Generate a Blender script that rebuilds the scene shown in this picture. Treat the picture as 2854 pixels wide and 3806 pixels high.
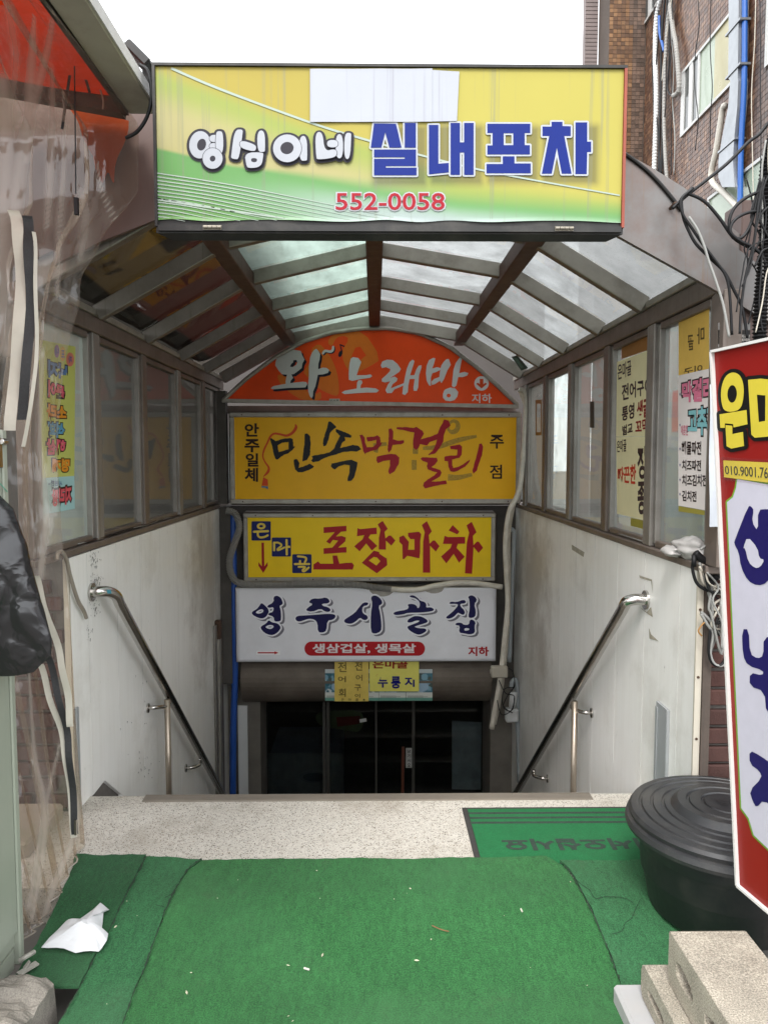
import bpy, bmesh, math, random
import numpy as np
from mathutils import Vector, Matrix, noise as mnoise
from mathutils.geometry import tessellate_polygon
random.seed(7)
rng = np.random.default_rng(7)
for o in list(bpy.data.objects):
    bpy.data.objects.remove(o, do_unlink=True)
S = bpy.context.scene
COL = S.collection

# ------------------------------------------------------------------ camera
F, CX, CY = 2859.0, 1427.0, 1903.0            # measured in the photograph's pixels
YAW = math.atan2(35, F)
PITCH = math.atan2(203, F)
CAM = Vector((0, 0, 1.5))
FWD = Vector((math.sin(YAW) * math.cos(PITCH), math.cos(YAW) * math.cos(PITCH), -math.sin(PITCH)))
RGT = Vector((math.cos(YAW), -math.sin(YAW), 0))
UPV = RGT.cross(FWD)
cd = bpy.data.cameras.new('camera')
cam = bpy.data.objects.new('camera', cd)
COL.objects.link(cam)
cd.sensor_fit = 'VERTICAL'
cd.sensor_height = 24.0
cd.lens = 24.0 * F / 3806.0
cd.clip_start = 0.05
cd.clip_end = 500
cam.matrix_world = Matrix(((RGT.x, UPV.x, -FWD.x, CAM.x), (RGT.y, UPV.y, -FWD.y, CAM.y), (RGT.z, UPV.z, -FWD.z, CAM.z), (0, 0, 0, 1)))
S.camera = cam

# ------------------------------------------------------------------ sky, sun, exposure (bright overcast)
SUN_EL, SUN_AZ = math.radians(50), math.radians(195)   # azimuth clockwise from +Y: behind the camera, a little to its left
W = bpy.data.worlds.new('World')
S.world = W
W.use_nodes = True
nt = W.node_tree
nt.nodes.clear()
sky = nt.nodes.new('ShaderNodeTexSky')
sky.sky_type = 'NISHITA'
sky.sun_disc = False
sky.sun_elevation = SUN_EL
sky.sun_rotation = SUN_AZ
sky.dust_density = 4.0
hs = nt.nodes.new('ShaderNodeHueSaturation')
hs.inputs['Saturation'].default_value = 0.18
nt.links.new(sky.outputs[0], hs.inputs['Color'])
mx = nt.nodes.new('ShaderNodeMix')
mx.data_type = 'RGBA'
mx.inputs[0].default_value = 0.75                     # cloud deck over the clear sky
mx.inputs[7].default_value = (13.5, 13.9, 14.4, 1)
nt.links.new(hs.outputs[0], mx.inputs[6])
bg = nt.nodes.new('ShaderNodeBackground')
bg.inputs['Strength'].default_value = 0.12
nt.links.new(mx.outputs[2], bg.inputs['Color'])
wo = nt.nodes.new('ShaderNodeOutputWorld')
nt.links.new(bg.outputs[0], wo.inputs['Surface'])

ld = bpy.data.lights.new('sun', 'SUN')
ld.energy = 1.5
ld.angle = math.radians(16)
ld.color = (1.0, 0.97, 0.93)
sun = bpy.data.objects.new('sun', ld)
COL.objects.link(sun)
sdir = Vector((math.sin(SUN_AZ) * math.cos(SUN_EL), math.cos(SUN_AZ) * math.cos(SUN_EL), math.sin(SUN_EL)))
sun.rotation_euler = sdir.to_track_quat('Z', 'Y').to_euler()
sun.location = (0, 0, 20)

S.view_settings.view_transform = 'Standard'
S.view_settings.look = 'None'
S.view_settings.gamma = 1.0
S.view_settings.use_curve_mapping = False
S.view_settings.exposure = 1.08
S.render.engine = 'CYCLES'
S.cycles.max_bounces = 12
S.cycles.diffuse_bounces = 6
S.cycles.glossy_bounces = 4
S.cycles.transmission_bounces = 8
S.cycles.transparent_max_bounces = 24
S.cycles.caustics_reflective = False
S.cycles.caustics_refractive = False
S.cycles.use_denoising = True
S.cycles.sample_clamp_indirect = 6.0

# ------------------------------------------------------------------ measuring helpers
def ray(px, py):
    return FWD + RGT * ((px - CX) / F) - UPV * ((py - CY) / F)

def on(ax, v, px, py):
    d = ray(px, py)
    return CAM + d * ((v - CAM[ax]) / d[ax])

def onX(v, px, py): return on(0, v, px, py)
def onY(v, px, py): return on(1, v, px, py)
def onZ(v, px, py): return on(2, v, px, py)

def pixel(p):
    q = Vector(p) - CAM; d = q.dot(FWD)
    return CX + F * q.dot(RGT) / d, CY - F * q.dot(UPV) / d, d

class Plane:
    def __init__(self, p, n):
        self.p = Vector(p)
        self.n = Vector(n).normalized()
    def at(self, px, py, off=0.0):
        d = ray(px, py)
        t = (self.p - CAM).dot(self.n) / d.dot(self.n)
        return CAM + d * t + self.n * off

def YP(y): return Plane((0, y, 0), (0, -1, 0))
def crop(x0, y0, s): return lambda pts: [(x0 + x * s, y0 + y * s) for x, y in pts]
def lerp(a, b, t): return a + (b - a) * t

# ------------------------------------------------------------------ objects
ORG = {}
def props(o, label=None, cat=None, group=None, kind=None):
    if label: o['label'] = label
    if cat: o['category'] = cat
    if group: o['group'] = group
    if kind: o['kind'] = kind
    return o

def thing(name, label, cat, base, group=None):
    o = bpy.data.objects.new(name, None)
    o.empty_display_size = 0.1
    COL.objects.link(o)
    o.location = base
    ORG[o] = Vector(base)
    return props(o, label, cat, group)

def mesh(name, V, Fc, mat, smooth=False, bevel=0.0, org=None):
    org = org or Vector((0, 0, 0))
    me = bpy.data.meshes.new(name)
    me.from_pydata([(v[0] - org[0], v[1] - org[1], v[2] - org[2]) for v in V], [], Fc)
    if bevel > 0:
        bm = bmesh.new()
        bm.from_mesh(me)
        bmesh.ops.bevel(bm, geom=list(bm.edges), offset=bevel, segments=1, affect='EDGES', clamp_overlap=True)
        bm.to_mesh(me)
        bm.free()
    me.materials.append(mat)
    if smooth:
        me.polygons.foreach_set('use_smooth', [True] * len(me.polygons))
    me.update()
    return me

def jl(*lst): return list(lst)

def part(name, parent, VF, mat, smooth=False, bevel=0.0, label=None, kind=None):
    if isinstance(VF, list):
        return [part(name, parent, v, mat, smooth, bevel, label, kind) for v in VF][-1]
    org = ORG[parent]
    me = mesh(name, VF[0], VF[1], mat, smooth, bevel, org)
    o = bpy.data.objects.new(name, me)
    COL.objects.link(o)
    o.parent = parent
    ORG[o] = org
    return props(o, label, None, None, kind)

def solo(name, label, cat, VF, mat, smooth=False, bevel=0.0, group=None, kind=None):
    V = np.array([tuple(v) for v in VF[0]])
    lo, hi = V.min(0), V.max(0)
    org = Vector(((lo[0] + hi[0]) / 2, (lo[1] + hi[1]) / 2, lo[2]))
    me = mesh(name, VF[0], VF[1], mat, smooth, bevel, org)
    o = bpy.data.objects.new(name, me)
    COL.objects.link(o)
    o.location = org
    ORG[o] = org
    return props(o, label, cat, group, kind)

# ------------------------------------------------------------------ geometry
def join(*lst):
    V, Fc = [], []
    for v, f in lst:
        b = len(V)
        V += [tuple(x) for x in v]
        Fc += [tuple(i + b for i in q) for q in f]
    return V, Fc

def box(x0, x1, y0, y1, z0, z1):
    V = [(x, y, z) for z in (z0, z1) for y in (y0, y1) for x in (x0, x1)]
    return V, [(0, 2, 3, 1), (4, 5, 7, 6), (0, 1, 5, 4), (2, 6, 7, 3), (0, 4, 6, 2), (1, 3, 7, 5)]

def bar(p, q, w, h, up=(0, 0, 1), ext=0.0):
    p, q = Vector(p), Vector(q)
    d = (q - p).normalized()
    p, q = p - d * ext, q + d * ext
    u = Vector(up)
    s = d.cross(u).normalized() * (w / 2)
    n = s.cross(d).normalized() * (h / 2)
    V = [c + a * s + b * n for c in (p, q) for a, b in ((-1, -1), (1, -1), (1, 1), (-1, 1))]
    return V, [(0, 1, 2, 3), (7, 6, 5, 4), (0, 4, 5, 1), (1, 5, 6, 2), (2, 6, 7, 3), (3, 7, 4, 0)]

def smooth_path(pts, n=6):
    P = [Vector(p) for p in pts]
    if len(P) < 3: return P
    out = []
    for i in range(len(P) - 1):
        a, b, c, d = P[max(i - 1, 0)], P[i], P[i + 1], P[min(i + 2, len(P) - 1)]
        for k in range(n):
            t = k / n
            out.append(0.5 * ((2 * b) + (c - a) * t + (2 * a - 5 * b + 4 * c - d) * t * t + (3 * b - a - 3 * c + d) * t ** 3))
    out.append(P[-1])
    return out

def tube(path, r, n=10, cap=True, sub=6, rf=None):
    P = smooth_path(path, sub) if sub else [Vector(p) for p in path]
    V, Fc = [], []
    prev = None
    for i, p in enumerate(P):
        d = (P[min(i + 1, len(P) - 1)] - P[max(i - 1, 0)]).normalized()
        if prev is None:
            a = d.cross(Vector((0, 0, 1)))
            if a.length < 1e-3: a = d.cross(Vector((1, 0, 0)))
        else:
            a = prev - d * prev.dot(d)
        a.normalize()
        prev = a
        b = d.cross(a)
        rr = r * (rf(i) if rf else 1)
        for k in range(n):
            t = 2 * math.pi * k / n
            V.append(p + a * (rr * math.cos(t)) + b * (rr * math.sin(t)))
    for i in range(len(P) - 1):
        for k in range(n):
            Fc.append((i * n + k, i * n + (k + 1) % n, (i + 1) * n + (k + 1) % n, (i + 1) * n + k))
    if cap:
        Fc.append(tuple(range(n))[::-1])
        Fc.append(tuple((len(P) - 1) * n + k for k in range(n)))
    return V, Fc

def corrugated(path, r, amp=0.16, step=0.006, n=10):
    P = smooth_path(path, 8)
    L = [0]
    for i in range(1, len(P)): L.append(L[-1] + (P[i] - P[i - 1]).length)
    m = max(4, int(L[-1] / step))
    Q = []
    j = 0
    for i in range(m + 1):
        s = L[-1] * i / m
        while j < len(L) - 2 and L[j + 1] < s: j += 1
        t = (s - L[j]) / max(1e-6, L[j + 1] - L[j])
        Q.append(P[j].lerp(P[j + 1], t))
    return tube(Q, r, n, True, 0, lambda i: 1 + amp * (1 if i % 2 else -1))

def lathe(prof, c, n=48):
    V, Fc = [], []
    for r, z in prof:
        for k in range(n):
            t = 2 * math.pi * k / n
            V.append((c[0] + r * math.cos(t), c[1] + r * math.sin(t), c[2] + z))
    for i in range(len(prof) - 1):
        for k in range(n):
            Fc.append((i * n + k, i * n + (k + 1) % n, (i + 1) * n + (k + 1) % n, (i + 1) * n + k))
    return V, Fc

def slab(pts, nrm, th):
    """closed prism: polygon pts (world), extruded by th against nrm"""
    P = [Vector(p) for p in pts]
    n = Vector(nrm).normalized() * th
    m = len(P)
    V = P + [p - n for p in P]
    tri = tessellate_polygon([P])
    Fc = [tuple(t) for t in tri] + [tuple(i + m for i in t[::-1]) for t in tri]
    for i in range(m): Fc.append((i, (i + 1) % m, (i + 1) % m + m, i + m))
    return V, Fc

def grid(fn, nu, nv):
    V = [fn(i / nu, j / nv) for j in range(nv + 1) for i in range(nu + 1)]
    Fc = [(j * (nu + 1) + i, j * (nu + 1) + i + 1, (j + 1) * (nu + 1) + i + 1, (j + 1) * (nu + 1) + i) for j in range(nv) for i in range(nu)]
    return V, Fc

def solid(VF, th):
    """gives an open grid thickness along its own normals"""
    me = bpy.data.meshes.new('t')
    me.from_pydata([tuple(v) for v in VF[0]], [], VF[1])
    bm = bmesh.new(); bm.from_mesh(me)
    bmesh.ops.recalc_face_normals(bm, faces=bm.faces)
    bmesh.ops.solidify(bm, geom=list(bm.faces), thickness=th)
    V = [v.co.copy() for v in bm.verts]
    bm.verts.index_update()
    Fc = [tuple(v.index for v in f.verts) for f in bm.faces]
    bm.free(); bpy.data.meshes.remove(me)
    return V, Fc

# flat print: polygons in the plane of a sign
def chaikin(P, it=2):
    for _ in range(it):
        Q = []
        for i in range(len(P)):
            a, b = P[i], P[(i + 1) % len(P)]
            Q.append((a[0] * .75 + b[0] * .25, a[1] * .75 + b[1] * .25))
            Q.append((a[0] * .25 + b[0] * .75, a[1] * .25 + b[1] * .75))
        P = Q
    return P

def ell(cx, cy, rx, ry, rot=0, n=28):
    c, s = math.cos(rot), math.sin(rot)
    return [(cx + rx * math.cos(t) * c - ry * math.sin(t) * s, cy + rx * math.cos(t) * s + ry * math.sin(t) * c) for t in [2 * math.pi * k / n for k in range(n)]]

def rect(x0, y0, x1, y1): return [(x0, y0), (x1, y0), (x1, y1), (x0, y1)]

def rrect(x0, y0, x1, y1, r, n=5):
    out = []
    for cx, cy, a in ((x1 - r, y0 + r, -90), (x1 - r, y1 - r, 0), (x0 + r, y1 - r, 90), (x0 + r, y0 + r, 180)):
        for k in range(n + 1):
            t = math.radians(a + 90 * k / n)
            out.append((cx + r * math.cos(t), cy + r * math.sin(t)))
    return out

def stroke(pts, w, sub=5, caps=True):
    """brush stroke -> list of polygons; w a number or one width per point"""
    ws = w if isinstance(w, (list, tuple)) else [w] * len(pts)
    P3 = smooth_path([(p[0], p[1], q) for p, q in zip(pts, ws)], sub) if len(pts) > 2 else [Vector((p[0], p[1], q)) for p, q in zip(pts, ws)]
    L, R = [], []
    for i, p in enumerate(P3):
        d = P3[min(i + 1, len(P3) - 1)] - P3[max(i - 1, 0)]
        l = math.hypot(d.x, d.y) or 1
        nx, ny = -d.y / l, d.x / l
        L.append((p.x + nx * p.z / 2, p.y + ny * p.z / 2))
        R.append((p.x - nx * p.z / 2, p.y - ny * p.z / 2))
    out = []
    for i in range(len(L) - 1):
        out.append([L[i], L[i + 1], R[i + 1], R[i]])
    if caps:
        for p in (P3[0], P3[-1]): out.append(ell(p.x, p.y, p.z / 2, p.z / 2, 0, 14))
    return out

def outline(polys, w):
    out = []
    for p in polys:
        for loop in (p if isinstance(p[0], list) else [p]):
            for i in range(len(loop)):
                a, b = loop[i], loop[(i + 1) % len(loop)]
                out.append(ell(a[0], a[1], w, w, 0, 10))
                l = math.hypot(b[0] - a[0], b[1] - a[1])
                if l < 1e-6: continue
                nx, ny = -(b[1] - a[1]) / l * w, (b[0] - a[0]) / l * w
                out.append([(a[0] + nx, a[1] + ny), (b[0] + nx, b[1] + ny), (b[0] - nx, b[1] - ny), (a[0] - nx, a[1] - ny)])
        out.append(p)
    return out

def shift(polys, dx, dy):
    return [[[(x + dx, y + dy) for x, y in l] for l in p] if isinstance(p[0], list) else [(x + dx, y + dy) for x, y in p] for p in polys]

def tess(polys, plane, off=0.0, cm=None, eps=6e-6):
    V, Fc = [], []
    for k, p in enumerate(polys):
        loops = p if isinstance(p[0], list) else [p]
        if cm: loops = [cm(l) for l in loops]
        flat = [q for l in loops for q in l]
        tri = tessellate_polygon([[Vector((x, y, 0)) for x, y in l] for l in loops])
        b = len(V)
        V += [plane.at(x, y, off + k * eps) for x, y in flat]
        for t in tri:
            a, c, d = (V[b + i] for i in t)
            nn = (c - a).cross(d - a)
            t = tuple(b + i for i in t)
            Fc.append(t if nn.dot(plane.n) > 0 else t[::-1])
    return V, Fc

def printing(name, parent, plane, polys, mat, off=0.002, cm=None):
    if 1 < len(polys) <= 16 and name in ('lettering', 'tape_residue', 'print_leaf'):
        for k, p in enumerate(polys): o = part(name, parent, tess([p], plane, off + k * 1e-5, cm), mat)
        return o
    return part(name, parent, tess(polys, plane, off, cm), mat)

def glass(name, parent, VF, grime, d):
    """a pane with thickness: grime on the side facing d, clean glass elsewhere"""
    o = part(name, parent, VF, grime)
    o.data.materials.append(CLEAR[0])
    d = Vector(d)
    for p in o.data.polygons: p.material_index = 0 if p.normal.dot(d) > .7 else 1
    return o

def two_tone(o, mat, d):
    o.data.materials.append(mat)
    d = Vector(d)
    for p in o.data.polygons:
        if p.normal.dot(d) > .75: p.material_index = 1
    return o
CLEAR = []

TXT = {}
def glyphs(s, bold=0.0):
    key = (s, bold)
    if key not in TXT:
        cu = bpy.data.curves.new('t', 'FONT')
        cu.body = s
        cu.size = 1.0
        cu.offset = bold
        cu.resolution_u = 3
        cu.fill_mode = 'FRONT'
        ob = bpy.data.objects.new('t', cu)
        me = bpy.data.meshes.new_from_object(ob)
        V = [(v.co.x, v.co.y) for v in me.vertices]
        Fc = [tuple(p.vertices) for p in me.polygons]
        bpy.data.objects.remove(ob); bpy.data.curves.remove(cu); bpy.data.meshes.remove(me)
        TXT[key] = (V, Fc)
    return TXT[key]

def text(s, r, plane, off=0.002, cm=None, bold=0.02, fn=None, mirror=False, quad=None):
    """fit a text into the pixel rectangle r=(x0,y0,x1,y1) of a plane (or quad of 4 px corners TL,TR,BR,BL)"""
    V, Fc = glyphs(s, bold)
    if not V: return [], []
    xs, ys = [v[0] for v in V], [v[1] for v in V]
    x0, x1, y0, y1 = min(xs), max(xs), min(ys), max(ys)
    out = []
    for x, y in V:
        u, v = (x - x0) / (x1 - x0), (y1 - y) / (y1 - y0)
        if mirror: u = 1 - u
        if fn:
            out.append(fn(u, v)); continue
        if quad:
            a = (lerp(quad[0][0], quad[1][0], u), lerp(quad[0][1], quad[1][1], u))
            b = (lerp(quad[3][0], quad[2][0], u), lerp(quad[3][1], quad[2][1], u))
            q = (lerp(a[0], b[0], v), lerp(a[1], b[1], v))
        else:
            q = (lerp(r[0], r[2], u), lerp(r[1], r[3], v))
        if cm: q = cm([q])[0]
        out.append(plane.at(q[0], q[1], off))
    return out, Fc

# ------------------------------------------------------------------ materials
ALB = [.76]      # albedo trim: outdoor colours darkened to offset the exposure raised for the stairwell
def lin(r, g, b):
    f = lambda c: (c / 255 / 12.92) if c / 255 <= .04045 else ((c / 255 + .055) / 1.055) ** 2.4
    return (f(r), f(g), f(b))

def nodes(name):
    m = bpy.data.materials.new(name)
    m.use_nodes = True
    t = m.node_tree
    return m, t, t.nodes['Principled BSDF'], lambda k: t.nodes.new(k), t.links.new

def add_noise(N, L, vec, scale, detail=5, rough=.6):
    n = N('ShaderNodeTexNoise')
    n.inputs['Scale'].default_value = scale
    n.inputs['Detail'].default_value = detail
    n.inputs['Roughness'].default_value = rough
    L(vec, n.inputs['Vector'])
    return n.outputs[0]

def ramp(N, L, src, a, b):
    r = N('ShaderNodeMapRange')
    r.inputs[1].default_value = a
    r.inputs[2].default_value = b
    L(src, r.inputs[0])
    return r.outputs[0]

def mix(N, L, fac, a, b, mode='MIX'):
    m = N('ShaderNodeMix')
    m.data_type = 'RGBA'
    m.blend_type = mode
    for i, v in ((0, fac), (6, a), (7, b)):
        if hasattr(v, 'is_linked'): L(v, m.inputs[i])
        elif i == 0: m.inputs[i].default_value = v
        else: m.inputs[i].default_value = (*v[:3], 1)
    return m.outputs[2]

def M(name, col, rough=.6, metal=0.0, var=.12, scale=6.0, dirt=0.0, dirtcol=(.05, .045, .035), dscale=3.0, streak=0.0, streakcol=None, bump=0.0, bscale=60.0, attr=None, spec=.5, rand=0.0, fine=0.0, dlo=.48, dhi=.78):
    """general painted / worn surface"""
    col = tuple(c * ALB[0] for c in col)
    m, t, P, N, L = nodes(name)
    tc = N('ShaderNodeTexCoord')
    vec = tc.outputs['Object']
    if attr:
        a = N('ShaderNodeAttribute'); a.attribute_name = attr
        c = a.outputs['Color']
    else:
        rgb = N('ShaderNodeRGB'); rgb.outputs[0].default_value = (*col, 1); c = rgb.outputs[0]
    if rand:
        oi = N('ShaderNodeObjectInfo')
        hv = N('ShaderNodeHueSaturation')
        r = N('ShaderNodeMapRange'); r.inputs[3].default_value = 1 - rand; r.inputs[4].default_value = 1 + rand
        L(oi.outputs['Random'], r.inputs[0]); L(r.outputs[0], hv.inputs['Value']); L(c, hv.inputs['Color'])
        c = hv.outputs[0]
    if var:
        n = add_noise(N, L, vec, scale)
        g = N('ShaderNodeMapRange'); g.inputs[3].default_value = 1 - var * 1.6; g.inputs[4].default_value = 1 + var * 1.6
        L(n, g.inputs[0])
        c = mix(N, L, 1.0, c, g.outputs[0], 'MULTIPLY')
    if fine:
        n = add_noise(N, L, vec, 260, 2)
        g = N('ShaderNodeMapRange'); g.inputs[1].default_value = .3; g.inputs[2].default_value = .7; g.inputs[3].default_value = 1 - fine; g.inputs[4].default_value = 1 + fine
        L(n, g.inputs[0])
        c = mix(N, L, 1.0, c, g.outputs[0], 'MULTIPLY')
    if dirt:
        n = add_noise(N, L, vec, dscale, 8, .7)
        f = ramp(N, L, n, dlo, dhi)
        k = N('ShaderNodeMath'); k.operation = 'MULTIPLY'; k.inputs[1].default_value = dirt; L(f, k.inputs[0])
        c = mix(N, L, k.outputs[0], c, dirtcol)
    if streak:
        mp = N('ShaderNodeMapping'); mp.inputs['Scale'].default_value = (34, 34, .55)
        L(vec, mp.inputs['Vector'])
        n = add_noise(N, L, mp.outputs[0], 1.6, 4, .6)
        f = ramp(N, L, n, .57, .68)
        k = N('ShaderNodeMath'); k.operation = 'MULTIPLY'; k.inputs[1].default_value = streak; L(f, k.inputs[0])
        c = mix(N, L, k.outputs[0], c, streakcol or dirtcol)
    L(c, P.inputs['Base Color'])
    P.inputs['Roughness'].default_value = rough
    P.inputs['Metallic'].default_value = metal
    P.inputs['Specular IOR Level'].default_value = spec
    rn = add_noise(N, L, vec, scale * 3, 3)
    rr = N('ShaderNodeMapRange'); rr.inputs[3].default_value = max(.03, rough - .12); rr.inputs[4].default_value = min(1, rough + .12)
    L(rn, rr.inputs[0]); L(rr.outputs[0], P.inputs['Roughness'])
    if bump:
        b = N('ShaderNodeBump'); b.inputs['Strength'].default_value = bump; b.inputs['Distance'].default_value = .004
        L(add_noise(N, L, vec, bscale, 4), b.inputs['Height']); L(b.outputs[0], P.inputs['Normal'])
    return m

def schlick(N, L, lw, top, low=.035):
    p = N('ShaderNodeMath'); p.operation = 'POWER'; p.inputs[1].default_value = 4.5; L(lw.outputs['Facing'], p.inputs[0])
    r = N('ShaderNodeMapRange'); r.inputs[3].default_value = low; r.inputs[4].default_value = top; L(p.outputs[0], r.inputs[0])
    return r.outputs[0]

def glassy(name, tint, dirtcol, cover=.3, gloss=.12, scale=9.0, streaky=False, rough=.05, speck=0.0, wrinkle=0.0, low=.035, back=.22, stretch=None, swing=.18, glint=None):
    """thin pane: clear part, diffuse-translucent grime, fresnel reflection"""
    m, t, P, N, L = nodes(name)
    t.nodes.remove(P)
    out = t.nodes['Material Output']
    tc = N('ShaderNodeTexCoord'); vec = tc.outputs['Object']
    tr = N('ShaderNodeBsdfTransparent'); tr.inputs[0].default_value = (*tint, 1)
    tl = N('ShaderNodeBsdfTranslucent'); df = N('ShaderNodeBsdfDiffuse')
    if streaky:
        mp = N('ShaderNodeMapping'); mp.inputs['Scale'].default_value = (3, 1.2, 14); L(vec, mp.inputs[0]); v2 = mp.outputs[0]
    elif stretch:
        mp = N('ShaderNodeMapping'); mp.inputs['Scale'].default_value = stretch; L(vec, mp.inputs[0]); v2 = mp.outputs[0]
    else: v2 = vec
    n = add_noise(N, L, v2, scale, 6, .65)
    colr = mix(N, L, ramp(N, L, n, .35, .75), dirtcol, tuple(c * .6 for c in dirtcol))
    if speck:
        ns = add_noise(N, L, vec, 120, 2)
        colr = mix(N, L, ramp(N, L, ns, .6, .75), colr, tuple(c * (1 - speck) for c in dirtcol))
    L(colr, tl.inputs[0]); L(colr, df.inputs[0])
    dm = N('ShaderNodeMixShader'); dm.inputs[0].default_value = back
    L(tl.outputs[0], dm.inputs[1]); L(df.outputs[0], dm.inputs[2])
    f = N('ShaderNodeMapRange'); f.inputs[1].default_value = .25; f.inputs[2].default_value = .75; f.inputs[3].default_value = max(0, cover - swing); f.inputs[4].default_value = min(1, cover + swing)
    L(n, f.inputs[0])
    fac = f.outputs[0]
    if glint:
        ha = N('ShaderNodeAttribute'); ha.attribute_name = glint
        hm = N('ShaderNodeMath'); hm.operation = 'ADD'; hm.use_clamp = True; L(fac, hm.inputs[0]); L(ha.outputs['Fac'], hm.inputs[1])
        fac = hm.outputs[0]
    m1 = N('ShaderNodeMixShader'); L(fac, m1.inputs[0]); L(tr.outputs[0], m1.inputs[1]); L(dm.outputs[0], m1.inputs[2])
    gl = N('ShaderNodeBsdfGlossy'); gl.inputs['Roughness'].default_value = rough
    lw = N('ShaderNodeLayerWeight'); lw.inputs[0].default_value = .5
    fr = schlick(N, L, lw, gloss, low)
    if wrinkle:
        mp = N('ShaderNodeMapping'); mp.inputs['Scale'].default_value = (1, 1, .35); L(vec, mp.inputs[0])
        b = N('ShaderNodeBump'); b.inputs['Strength'].default_value = wrinkle; b.inputs['Distance'].default_value = .022
        L(add_noise(N, L, mp.outputs[0], 8, 3, .5), b.inputs['Height'])
        L(b.outputs[0], gl.inputs['Normal']); L(b.outputs[0], lw.inputs['Normal'])
    m2 = N('ShaderNodeMixShader'); L(fr, m2.inputs[0]); L(m1.outputs[0], m2.inputs[1]); L(gl.outputs[0], m2.inputs[2])
    L(m2.outputs[0], out.inputs['Surface'])
    return m

PRN = {}
def ink(r, g, b, rough=.45):
    k = (r, g, b, rough, ALB[0])
    if k not in PRN: PRN[k] = M('print_%d_%d_%d' % (r, g, b), lin(r, g, b), rough, var=.05, scale=30, spec=.18)
    return PRN[k]

def colour_attr(o, fn):
    """o: object; fn(local co array N x 3)-> N x 3 linear colours stored as attribute 'print'"""
    me = o.data
    n = len(me.vertices)
    co = np.empty(n * 3); me.vertices.foreach_get('co', co); co = co.reshape(-1, 3)
    a = me.color_attributes.new('print', 'FLOAT_COLOR', 'POINT')
    c = np.ones((n, 4)); c[:, :3] = fn(co)
    a.data.foreach_set('color', c.ravel())

def clean_glass():
    m, t, P, N, L = nodes('clean_glass')
    t.nodes.remove(P)
    tr = N('ShaderNodeBsdfTransparent'); tr.inputs[0].default_value = (.97, .98, .97, 1)
    gl = N('ShaderNodeBsdfGlossy'); gl.inputs['Roughness'].default_value = .04
    lw = N('ShaderNodeLayerWeight'); lw.inputs[0].default_value = .5
    fr = schlick(N, L, lw, .55)
    mxs = N('ShaderNodeMixShader')
    L(fr, mxs.inputs[0]); L(tr.outputs[0], mxs.inputs[1]); L(gl.outputs[0], mxs.inputs[2])
    L(mxs.outputs[0], t.nodes['Material Output'].inputs['Surface'])
    return m
CLEAR.append(clean_glass())

# ------------------------------------------------------------------ shared materials
m_street = M('street_concrete', (.20, .19, .17), .85, var=.2, scale=3, dirt=.4, bump=.3)
def terrazzo():
    m, t, P, N, L = nodes('terrazzo')
    tc = N('ShaderNodeTexCoord'); vec = tc.outputs['Object']
    base = mix(N, L, ramp(N, L, add_noise(N, L, vec, 3.5, 6), .35, .7), (.52, .49, .435), (.41, .37, .315))
    base = mix(N, L, ramp(N, L, add_noise(N, L, vec, 60, 3), .35, .7), base, (.58, .55, .49))
    for sc, thr, colr in ((130, .34, (.12, .10, .08)), (200, .30, (.06, .055, .05)), (85, .2, (.28, .22, .16))):
        v = N('ShaderNodeTexVoronoi'); v.inputs['Scale'].default_value = sc; v.inputs['Randomness'].default_value = 1
        nz = N('ShaderNodeTexNoise'); nz.inputs['Scale'].default_value = 90
        L(vec, nz.inputs['Vector'])
        ad = N('ShaderNodeMix'); ad.data_type = 'VECTOR'; ad.inputs[0].default_value = .012
        L(vec, ad.inputs[4]); L(nz.outputs['Color'], ad.inputs[5]); L(ad.outputs[1], v.inputs['Vector'])
        c = N('ShaderNodeSeparateColor'); L(v.outputs['Color'], c.inputs[0])
        pick = N('ShaderNodeMath'); pick.operation = 'LESS_THAN'; pick.inputs[1].default_value = .42; L(c.outputs[0], pick.inputs[0])
        near = N('ShaderNodeMath'); near.operation = 'LESS_THAN'; near.inputs[1].default_value = thr; L(v.outputs['Distance'], near.inputs[0])
        k = N('ShaderNodeMath'); k.operation = 'MULTIPLY'; L(pick.outputs[0], k.inputs[0]); L(near.outputs[0], k.inputs[1])
        base = mix(N, L, k.outputs[0], base, colr)
    st = ramp(N, L, add_noise(N, L, vec, 3.0, 8, .72), .52, .76)
    k = N('ShaderNodeMath'); k.operation = 'MULTIPLY'; k.inputs[1].default_value = .7; L(st, k.inputs[0])
    base = mix(N, L, k.outputs[0], base, (.25, .215, .17))
    L(base, P.inputs['Base Color'])
    P.inputs['Roughness'].default_value = .55
    b = N('ShaderNodeBump'); b.inputs['Strength'].default_value = .25; b.inputs['Distance'].default_value = .002
    L(add_noise(N, L, vec, 120, 3), b.inputs['Height']); L(b.outputs[0], P.inputs['Normal'])
    return m
m_terrazzo = terrazzo()
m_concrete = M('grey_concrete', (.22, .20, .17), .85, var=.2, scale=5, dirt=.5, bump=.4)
m_dark_conc = M('sooty_concrete', (.10, .09, .08), .9, var=.3, scale=7, dirt=.6, bump=.5)
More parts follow.
